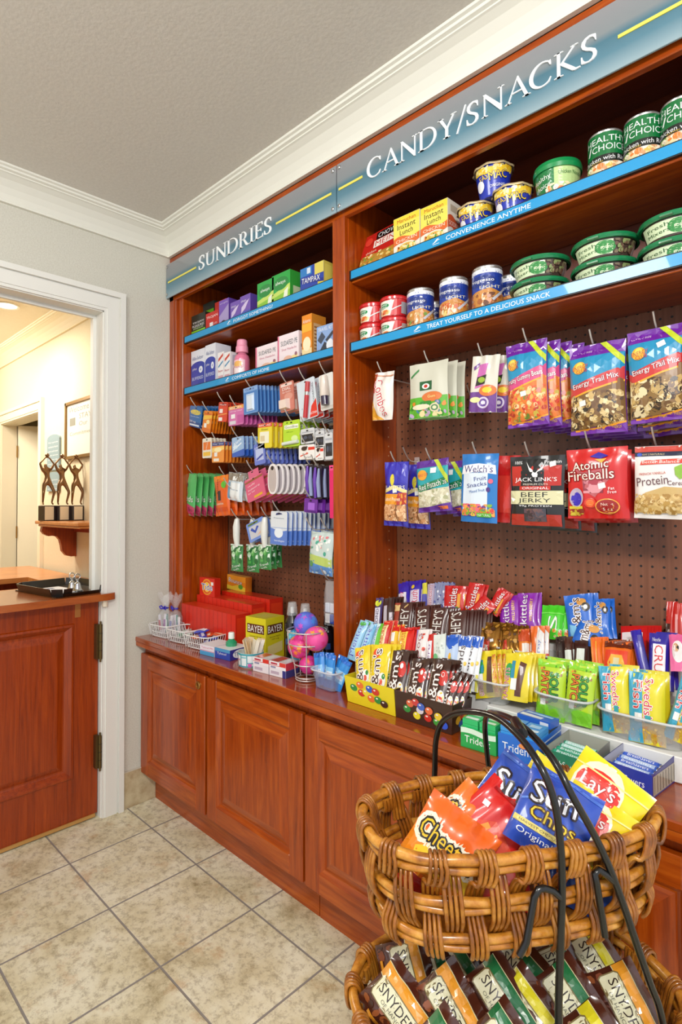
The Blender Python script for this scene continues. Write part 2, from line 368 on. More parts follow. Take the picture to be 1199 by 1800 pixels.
def flat_text(b, txt, x0, x1, z0, z1, y, m):
    vs, fs, _ = glyphs(txt)
    for f in fs: b.poly([(x0+vs[i][0]*(x1-x0), y, z0+vs[i][1]*(z1-z0)) for i in f], m)

# ------------------------------------------------------------------ the built-in bookcase above the worktop
XE = 2.10     # right end of the second bay (just outside the frame: 2.075 .. 2.13)
bk = tag(empty('display_bookcase', (0, 0.261, 0.71)), 'tall cherry wood display bookcase with two open bays above the worktop', 'bookcase')
def part(b, name, parent, **k):
    o = b.build(name, parent, **k); o.matrix_parent_inverse = Matrix.Translation(-parent.location); return o
b = MB(); b.cbox(0.001, 0.034, 0.0, 0.26, 0.711, 2.36, WOOD_V, 0.002); b.cbox(0.034, 0.052, 0.004, 0.26, 0.711, 2.36, WOOD_V, 0.001); b.cbox(0.052, 0.090, 0.014, 0.26, 0.711, 2.36, WOOD_V, 0.002)
part(b, 'side_panel', bk)
def upright(x0, x1):
    b = MB(); b.cbox(x0, x1, 0.0, 0.262, 0.711, 2.19, WOOD_V, 0.002); b.box(x0-0.003, x1+0.003, 0.018, 0.26, 0.711, 2.36, WOOD_V)
    dot = mat('D8B48C', 0.4, 0.3)
    for yy in (0.05, 0.215):
        for k in range(26):
            z = 0.86+k*0.032
            if z > 1.75: break
            for xx, s in ((x0-0.0035, -1), (x1+0.0035, 1)):
                b.poly([(xx, yy+0.0026*math.cos(a*PI/4), z+0.0026*math.sin(a*PI/4)) for a in (range(8) if s > 0 else range(7, -1, -1))], dot)
    return b
part(upright(1.021, 1.074), 'divider', bk)
part(upright(2.075, 2.130), 'side_panel', bk)
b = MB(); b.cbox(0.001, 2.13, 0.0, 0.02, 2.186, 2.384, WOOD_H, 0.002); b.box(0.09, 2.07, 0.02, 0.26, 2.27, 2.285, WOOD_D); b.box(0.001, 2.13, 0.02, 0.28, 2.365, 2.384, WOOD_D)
part(b, 'header_rail', bk)
b = MB()
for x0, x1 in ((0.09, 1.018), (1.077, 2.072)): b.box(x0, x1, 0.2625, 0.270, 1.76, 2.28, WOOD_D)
part(b, 'back_board', bk)
for x0, x1 in ((0.09, 1.018), (1.077, 2.072)):
    for z0, z1 in ((1.3745, 1.76), (0.711, 1.373)):
        b = MB(); b.box(x0, x1, 0.261, 0.268, z0, z1, PEG); part(b, 'perforated_back', bk)
STRIPB = mat('1292CC', 0.3, 0, 0.5); BLK = mat('141414', 0.4)
TXTW = mat('F2F6F8', 0.4)
def shelf(x0, x1, z, words, wx0, wx1):
    b = MB(); b.cbox(x0, x1, 0.030, 0.260, z-0.034, z-0.0063, WOOD_H, 0.002)
    b.box(x0, x1, 0.032, 0.260, z-0.0064, z-0.0058, WOOD_D)
    s = part(b, 'shelf', bk)
    b = MB(); b.box(x0, x1, 0.020, 0.0295, z-0.028, z+0.003, BLK); b.box(x0+0.008, x1-0.004, 0.0188, 0.0201, z-0.025, z, STRIPB)
    flat_text(b, words, wx0, wx1, z-0.019, z-0.007, 0.0183, TXTW)
    # small walking-bird emblem before the words
    e = wx0-0.045
    for P in ([(0,0),(8,3),(14,10),(20,12),(16,14),(10,12),(5,6)], [(6,8),(12,18),(18,20),(12,12)], [(2,-5),(18,-5),(18,-3),(2,-3)]):
        b.poly([(e+u*0.0013, 0.0183, z-0.016+v*0.0006) for u, v in P], TXTW)
    q = b.build('price_rail', s); q['label'] = 'blue price rail reading %s' % words.replace("'", "")
shelf(0.090, 1.018, 2.012, 'FORGOT SOMETHING?', 0.46, 0.70)
shelf(0.090, 1.018, 1.785, 'COMFORTS OF HOME', 0.45, 0.68)
shelf(1.077, 2.072, 2.012, 'CONVENIENCE ANYTIME', 1.435, 1.675)
shelf(1.077, 2.072, 1.782, 'TREAT YOURSELF TO A DELICIOUS SNACK', 1.37, 1.72)

# ------------------------------------------------------------------ the two acrylic header signs
YEL = mat('E2D860', 0.4)
def sign(x0, x1, words, wx0, wx1, l0, l1, label):
    s = tag(empty('header_sign', ((x0+x1)/2, -0.014, 2.198)), label, 'sign')
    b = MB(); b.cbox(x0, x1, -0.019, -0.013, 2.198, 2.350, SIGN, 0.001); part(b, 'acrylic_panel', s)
    b = MB(); serif_line(b, words, wx0, wx1, 2.245, 2.302, -0.0195, TXTW, 0.0035); o = part(b, 'lettering', s); o['label'] = 'raised white serif letters reading %s' % words
    for a0, a1 in (l0, l1):
        b = MB(); b.box(a0, a1, -0.0212, -0.0192, 2.262, 2.2695, YEL); part(b, 'yellow_line', s)
    for x in (x0+0.012, x1-0.012):
        for z in (2.213, 2.336):
            b = MB(); b.lathe([(0.0, 0.0), (0.0062, 0.0), (0.006, 0.004), (0.003, 0.0058), (0.0, 0.006)], CHROME, 12)
            o = b.build('screw_cap', s); o.matrix_parent_inverse = Matrix.Translation(-s.location); o.rotation_euler = (PI/2, 0, 0); o.location = (x, -0.0185, z)
            b2 = MB(); b2.lathe([(0.0045, 0.0), (0.0045, 0.0155)], CHROME, 10); o2 = b2.build('standoff', s); o2.matrix_parent_inverse = Matrix.Translation(-s.location); o2.rotation_euler = (-PI/2, 0, 0); o2.location = (x, -0.0135, z)
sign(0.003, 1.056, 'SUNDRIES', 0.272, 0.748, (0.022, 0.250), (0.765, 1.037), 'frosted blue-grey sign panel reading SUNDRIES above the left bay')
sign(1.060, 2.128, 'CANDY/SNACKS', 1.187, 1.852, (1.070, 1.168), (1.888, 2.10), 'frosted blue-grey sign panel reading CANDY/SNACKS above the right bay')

# ------------------------------------------------------------------ worktop and base cabinets
b = MB(); b.cbox(0.001, 2.16, -0.160, 0.295, 0.690, 0.7095, WOOD_TOP, 0.003); b.cbox(0.001, 2.16, -0.157, -0.105, 0.671, 0.6905, WOOD_H, 0.002)
tag(b.build('worktop'), 'polished cherry wood worktop running the length of the cabinets', 'worktop')
def raised_door(x0, x1, z0, z1, y, parent, name='door'):
    w = 0.060; b = MB(); T = 0.020
    b.cbox(x0, x0+w, y, y+T, z0, z1, WOOD_V, 0.003); b.cbox(x1-w, x1, y, y+T, z0, z1, WOOD_V, 0.003)
    b.cbox(x0+w, x1-w, y+0.0003, y+T, z0, z0+w, WOOD_H, 0.002); b.cbox(x0+w, x1-w, y+0.0003, y+T, z1-w, z1, WOOD_H, 0.002)
    d = b.build(name, parent); d.matrix_parent_inverse = Matrix.Translation(-parent.location)
    b = MB(); loops = [(w-0.001, 0.002), (w+0.005, 0.008), (w+0.011, 0.012), (w+0.014, 0.012), (w+0.047, 0.003), (w+0.050, 0.0025)]
    R = [[(x0+a, y+dy, z0+a), (x1-a, y+dy, z0+a), (x1-a, y+dy, z1-a), (x0+a, y+dy, z1-a)] for a, dy in loops]
    for k in range(len(R)-1):
        for j in range(4):
            b.poly([R[k][j], R[k][(j+1) % 4], R[k+1][(j+1) % 4], R[k+1][j]], WOOD_V if j % 2 else WOOD_H)
    b.poly(R[-1], WOOD_V)
    b.build('raised_panel', d)
    return d
def cabinet(x0, x1, doors, label):
    c = tag(empty('base_cabinet', ((x0+x1)/2, 0.09, 0)), label, 'cabinet')
    b = MB(); b.box(x0, x1, -0.112, 0.29, 0.128, 0.6695, WOOD_V); b.box(x0+0.001, x1-0.001, -0.066, 0.28, 0.0, 0.128, WOOD_H); part(b, 'carcass', c)
    out = []
    for a, e in doors: out.append(raised_door(a, e, 0.130, 0.637, -0.135, c))
    return out
ds = cabinet(0.001, 1.0215, ((0.004, 0.492), (0.506, 1.017)), 'left cherry base cabinet with two raised-panel doors and brass lock')
b = MB(); b.lathe([(0.0, 0.0), (0.0145, 0.0), (0.0145, 0.004), (0.011, 0.006), (0.0105, 0.003), (0.0, 0.003)], BRASS, 24); b.box(-0.001, 0.001, -0.005, 0.005, 0.0031, 0.0034, BLK)
o = b.build('lock', ds[0]); o.rotation_euler = (PI/2, 0, 0); o.location = (0.452, -0.1352, 0.598)
cabinet(1.0225, 2.10, ((1.027, 1.543), (1.553, 2.069)), 'right cherry base cabinet behind the wicker basket stand')

# ------------------------------------------------------------------ half door with its ledge, tray and bells
hd = tag(empty('half_door', (-0.04, -0.75, 0.0)), 'stained oak half door closing the doorway under a ledge', 'door')
b = MB()
y0, y1, z0, z1, T, X = -1.17, -0.313, 0.018, 0.876, 0.042, -0.020
py0, py1, pz0, pz1 = -1.07, -0.410, 0.185, 0.800
b.box(X-T, X, y0, py0, z0, z1, OAK); b.box(X-T, X, py1, y1, z0, z1, OAK); b.box(X-T, X, py0, py1, z0, pz0, OAK); b.box(X-T, X, py0, py1, pz1, z1, OAK)
part(b, 'leaf', hd)
b = MB(); loops = [(0, 0.0), (0.004, 0.006), (0.012, 0.007), (0.020, 0.0), (0.030, -0.010), (0.034, -0.012), (0.040, -0.012), (0.062, -0.003), (0.066, -0.0025)]
R = [[(X+d, py0+a, pz0+a), (X+d, py1-a, pz0+a), (X+d, py1-a, pz1-a), (X+d, py0+a, pz1-a)] for a, d in loops]
for k in range(len(R)-1):
    for j in range(4): b.poly([R[k][j], R[k][(j+1) % 4], R[k+1][(j+1) % 4], R[k+1][j]], OAK)
b.poly(R[-1], OAK); b.box(X-T, X-T+0.004, py0, py1, pz0, pz1, OAK)
part(b, 'raised_panel', hd)
b = MB(); b.box(X-0.03, X+0.006, y0, y1-0.01, 0.006, 0.018, mat('B88A4A', 0.4)); part(b, 'threshold_strip', hd)
b = MB(); b.box(X, X+0.0025, -0.408, -0.386, 0.822, 0.874, mat('C68A4C', 0.3, 0.6)); part(b, 'latch_plate', hd)
OLDB = mat('6E5E3A', 0.35, 0.85)
for za, zb in ((0.645, 0.785), (0.205, 0.335)):
    b = MB(); b.tube([(0.006, -0.3135, za), (0.006, -0.3135, zb)], 0.0065, OLDB, 10); b.tube([(0.006, -0.3135, zb), (0.006, -0.3135, zb+0.012)], 0.004, OLDB, 8); b.tube([(0.006, -0.3135, za-0.012), (0.006, -0.3135, za)], 0.004, OLDB, 8)
    b.box(-0.019, 0.003, -0.330, -0.314, za, zb, OLDB)
    for k in range(1, 4): b.tube([(0.006, -0.3135, za+(zb-za)*k/4-0.001), (0.006, -0.3135, za+(zb-za)*k/4+0.001)], 0.0072, BLK, 10)
    part(b, 'hinge', hd)
b = MB(); LO = [(0.045, -1.17), (0.045, -0.335)] + [(0.0245 + 0.0205*math.cos(a*PI/12), -0.335+0.073*math.sin(a*PI/12)) for a in range(1, 6)] + [(0.0245, -0.262), (0.0245, -0.309), (-0.34, -0.309), (-0.34, -1.17)]
LEDGE = wood('ledge_wood', '8E3E14', 'A65420', 'B8642C', 6, 1.5, 6, 0.25, 0.5)
b.extrude(LO, lambda u, v, d: (u, v, d), 0.912, 0.885, LEDGE)
b.box(-0.062, -0.022, -1.165, -0.35, 0.876, 0.8852, LEDGE)
part(b, 'ledge', hd)
b = MB(); b.tube([(0.016, -0.300, 0.858), (0.016, -0.300, 0.884)], 0.012, mat('E8DCC4', 0.3), 12); part(b, 'bumper', hd)

tr = tag(empty('serving_tray', (-0.165, -0.395, 0.9125), (0, 0, math.radians(8))), 'black plastic tray with cut-out ends lying on the half-door ledge', 'tray')
TB = mat('16130F', 0.28, 0, 0.3); b = MB(); hx, hy = 0.165, 0.125
b.box(-hx, hx, -hy, hy, 0, 0.004, TB)
def rail(xa, ya, xb, yb, lo, hi):
    n = Vector((yb-ya, xa-xb, 0)).normalized()*0.010
    b.poly([(xa, ya, 0), (xb, yb, 0), (xb+n.x, yb+n.y, hi), (xa+n.x, ya+n.y, hi)], TB); b.poly([(xa+n.x, ya+n.y, hi), (xb+n.x, yb+n.y, hi), (xb+n.x*.6, yb+n.y*.6, hi), (xa+n.x*.6, ya+n.y*.6, hi)], TB)
    b.poly([(xa+n.x*.6, ya+n.y*.6, hi), (xb+n.x*.6, yb+n.y*.6, hi), (xb-n.x*.2, yb-n.y*.2, 0.004), (xa-n.x*.2, ya-n.y*.2, 0.004)], TB)
C = 0.03
O8 = [(hx, -hy+C), (hx, hy-C), (hx-C, hy), (-hx+C, hy), (-hx, hy-C), (-hx, -hy+C), (-hx+C, -hy), (hx-C, -hy)]
for k in range(8):
    a, e = O8[k], O8[(k+1) % 8]
    hi = 0.032
    if k == 0:
        rail(*a, *e, 0, 0.014); rail(a[0], a[1], a[0], a[1]+0.035, 0, hi); rail(e[0], e[1]-0.035, e[0], e[1], 0, hi)
    else: rail(*a, *e, 0, hi)
o = b.build('tray_body', tr)
b = MB(); b.box(-0.07, 0.07, -0.10, 0.10, 0, 0.0012, mat('EDEFF4', 0.6)); b.box(-0.03, 0.03, 0.05, 0.075, 0.00121, 0.0014, mat('3A4C78', 0.6))
for k in range(6): b.box(-0.05, 0.05, 0.02-k*0.02, 0.024-k*0.02, 0.00121, 0.0014, mat('B0B8C8', 0.6))
pp = b.build('notice_paper', None, (-0.165, -0.435, 0.9172)); pp.rotation_euler = (0, 0, math.radians(98)); tag(pp, 'white printed notice sheet lying in the black tray', 'paper')
for k, (bx, by) in enumerate(((-0.135, -0.375), (-0.085, -0.372))):
    t = tag(empty('silver_bell', (bx, by, 0.917)), ('silver hand bell with loop handle standing left in the tray', 'silver hand bell with loop handle standing right in the tray')[k], 'bell', 'silver hand bells on the tray')
    b = MB(); b.lathe([(0.0, 0.0), (0.020, 0.0), (0.021, 0.004), (0.016, 0.010), (0.013, 0.022), (0.011, 0.032), (0.005, 0.038), (0.004, 0.044), (0.007, 0.047), (0.004, 0.050), (0.0, 0.050)], CHROME, 22); b.build('bell_body', t)
    b = MB(); b.tube([(0.0, 0.011*math.sin(a*PI/8), 0.060-0.011*math.cos(a*PI/8)) for a in range(16)], 0.0022, CHROME, 8, True); b.build('ring_handle', t)

# ------------------------------------------------------------------ in the hall
dk = tag(empty('reception_desk', (-1.4, -0.1, 0)), 'oak reception desk in the hall beyond the half door', 'desk')
b = MB(); b.box(-2.2, -1.48, -0.75, -0.12, 0.80, 0.83, OAK_L); b.box(-2.2, -0.75, -0.12, 0.12, 0.80, 0.83, OAK_L); b.box(-0.98, -0.45, -0.45, 0.12, 0.80, 0.83, OAK_L); part(b, 'desktop', dk)
b = MB(); b.box(-2.15, -0.5, 0.06, 0.11, 0, 0.80, OAK); b.box(-2.15, -2.1, -0.7, 0.06, 0, 0.80, OAK); part(b, 'desk_panel', dk)
hl = tag(empty('wall_shelf', (-1.15, 0.148, 1.135)), 'oak wall shelf on a scrolled bracket in the hall', 'shelf')
b = MB(); b.cbox(-1.47, -0.80, -0.085, 0.148, 1.158, 1.178, OAK_L, 0.004); b.cbox(-1.455, -0.81, -0.070, 0.148, 1.143, 1.158, OAK_L, 0.004); b.box(-1.40, -0.85, 0.128, 0.148, 1.105, 1.143, OAK); part(b, 'shelf_board', hl)
b = MB(); prof = [(0.148, 1.143), (-0.060, 1.143), (-0.065, 1.115), (-0.050, 1.095), (-0.025, 1.082), (0.000, 1.083), (0.025, 1.078), (0.045, 1.055), (0.055, 1.020), (0.060, 0.985), (0.085, 0.955), (0.115, 0.947), (0.148, 0.947)]
b.extrude(prof, lambda u, v, d: (d, u, v), -1.44, -1.405, OAK); part(b, 'bracket', hl)
ps = tag(empty('framed_poster', (-1.30, 0.148, 1.575)), 'framed welcome poster on the cream hall wall', 'poster')
b = MB(); GF = mat('8A6A3A', 0.35, 0.5)
for a in ((-1.567, -1.548, 1.575, 1.949), (-1.06, -1.041, 1.575, 1.949)): b.box(a[0], a[1], 0.128, 0.148, a[2], a[3], GF)
b.box(-1.567, -1.041, 0.128, 0.148, 1.575, 1.594, GF); b.box(-1.567, -1.041, 0.128, 0.148, 1.930, 1.949, GF); part(b, 'frame', ps)
b = MB(); b.box(-1.55, -1.05, 0.138, 0.146, 1.59, 1.935, mat('EFE8DA', 0.5)); GT = mat('8E8E82', 0.5)
for w, xa, xb, za, zb in (('Welcome', -1.52, -1.20, 1.875, 1.915), ('STAY', -1.35, -1.16, 1.825, 1.858), ('Our', -1.35, -1.22, 1.780, 1.808), ('Commitment', -1.50, -1.14, 1.725, 1.748)): flat_text(b, w, xa, xb, za, zb, 0.1375, GT)
b.box(-1.50, -1.41, 0.1372, 0.1378, 1.79, 1.84, GT); part(b, 'print', ps)
for k, (za, zb, lab) in enumerate(((1.517, 1.765, 'tall blue-grey plaque with arched top beside the hall poster'), (1.372, 1.505, 'short blue-grey plaque hanging below the tall one in the hall'))):
    p = tag(empty('wall_plaque', (-1.79, 0.148, za)), lab, 'plaque')
    b = MB(); PL = mat('8AA2AC', 0.4); pts = [(-1.905, za), (-1.678, za), (-1.678, zb-0.03)] + [(-1.7915+0.1135*math.cos(a*PI/8), zb-0.03+0.03*math.sin(a*PI/8)) for a in range(1, 8)] + [(-1.905, zb-0.03)]
    b.extrude(pts, lambda u, v, d: (u, d, v), 0.136, 0.148, PL); part(b, 'plaque_board', p)
    b = MB(); n = 7 if k == 0 else 3
    for j in range(n):
        z = zb-0.05-j*0.03; flat_text(b, ('Our guests', 'welcome home', 'care and trust', 'great service', 'the best stay', 'every day', 'thank you')[j], -1.88, -1.70, z-0.012, z, 0.1355, TXTW)
    part(b, 'lettering', p)
lt = tag(empty('recessed_downlight', (-1.70, -0.19, 2.56)), 'round recessed downlight glowing in the hall ceiling', 'light')
b = MB(); b.lathe([(0.075, -0.001), (0.075, -0.007), (0.062, -0.006), (0.058, -0.001)], mat('F2EEE4', 0.4), 32); b.build('trim_ring', lt)
b = MB(); b.lathe([(0.0, -0.0025), (0.060, -0.0022)], mat('FFF6E0', 0.5, emit=3.0), 32); b.build('lamp_lens', lt)
dl = tag(empty('hall_door_leaf', (-2.95, HY+0.12, 0)), 'white door leaf standing ajar in the hall', 'door')
b = MB(); b.box(0, 0.040, 0, 0.78, 0.01, 1.95, HW); b.build('leaf', dl); dl.rotation_euler = (0, 0, math.radians(-28))
for z in (0.25, 1.0, 1.68):
    b = MB(); b.box(0.008, 0.034, -0.0015, 0.0, z, z+0.10, BRASS); b.tube([(0.046, -0.004, z), (0.046, -0.004, z+0.10)], 0.006, BRASS, 8); b.build('hinge', dl)
b = MB(); b.box(-3.8, -1.6, 1.25, 1.30, 0, 2.56, CREAM); b.box(-1.65, -1.6, 0.27, 1.25, 0, 2.56, CREAM); b.box(-3.8, -3.75, 0.27, 1.25, 0, 2.56, CREAM); b.box(-3.8, -1.6, 0.27, 1.3, 2.56, 2.6, CREAM); b.box(-3.8, -1.6, 0.45, 1.3, -0.05, 0.0, FLOOR)
struct(b.build('wall_side_room'))

BRONZE = mat('8A6A4C', 0.25, 0.9)
def trophy(x, y, label, s=1.0):
    t = tag(empty('trophy', (x, y, 1.1782), (0, 0, math.radians(12))), label, 'trophy', 'figure trophies on the hall shelf')
    b = MB(); b.cbox(-0.035, 0.035, -0.038, 0.038, 0, 0.094, mat('2A1A14', 0.3, 0, 0.5), 0.003); b.build('plinth', t)
    b = MB(); b.box(0.0352, 0.0362, -0.036, 0.022, 0.006, 0.088, mat('E4D8BC', 0.35, 0.1)); b.build('engraved_plate', t)
    # one continuous skinned figure: pelvis at the root, straddling legs, arms raised to hold a ball
    J = [(0, 0, .235), (0, .002, .262), (0, -.003, .292), (0, -.008, .318), (0, -.012, .332), (0, -.014, .350),
         (.006, .016, .228), (.020, .034, .176), (.006, .026, .112), (.018, .030, .099),
         (-.006, -.016, .228), (.010, -.030, .172), (-.010, -.022, .112), (.004, -.026, .099),
         (0, .022, .314), (.006, .040, .350), (.002, .012, .386), (0, -.034, .312), (.006, -.052, .350), (.002, -.016, .386), (.0, -.003, .391)]
    E = [(0, 1), (1, 2), (2, 3), (3, 4), (4, 5), (0, 6), (6, 7), (7, 8), (8, 9), (0, 10), (10, 11), (11, 12), (12, 13), (3, 14), (14, 15), (15, 16), (3, 17), (17, 18), (18, 19), (16, 20), (19, 20)]
    RR = [.019, .014, .017, .018, .007, .012, .014, .009, .0055, .005, .014, .009, .0055, .005, .009, .006, .0045, .009, .006, .0045, .005]
    me = bpy.data.meshes.new('figure'); me.from_pydata(J, E, []); me.materials.append(BRONZE)
    o = bpy.data.objects.new('figure', me); COL.objects.link(o); o.parent = t
    me.skin_vertices.new() if hasattr(me.skin_vertices, 'new') else None
    m = o.modifiers.new('skin', 'SKIN'); m.use_smooth_shade = True; m.use_x_symmetry = False; o.modifiers.new('sub', 'SUBSURF').render_levels = 2
    if me.skin_vertices:
        for i, v in enumerate(me.skin_vertices[0].data): v.radius = (RR[i], RR[i]); v.use_root = (i == 0)
    b = MB(); b.lathe([(0.0, -0.013), (0.007, -0.011), (0.012, -0.005), (0.013, 0.0), (0.012, 0.005), (0.007, 0.011), (0, 0.013)], BRONZE, 14, (0.002, -0.003, 0.402)); b.build('ball', t)
    return t
trophy(-1.36, -0.050, 'bronze figure trophy nearest the front edge of the hall shelf')
trophy(-1.34, 0.032, 'bronze figure trophy in the middle of the hall shelf')
trophy(-1.32, 0.110, 'bronze figure trophy half hidden by the door jamb')

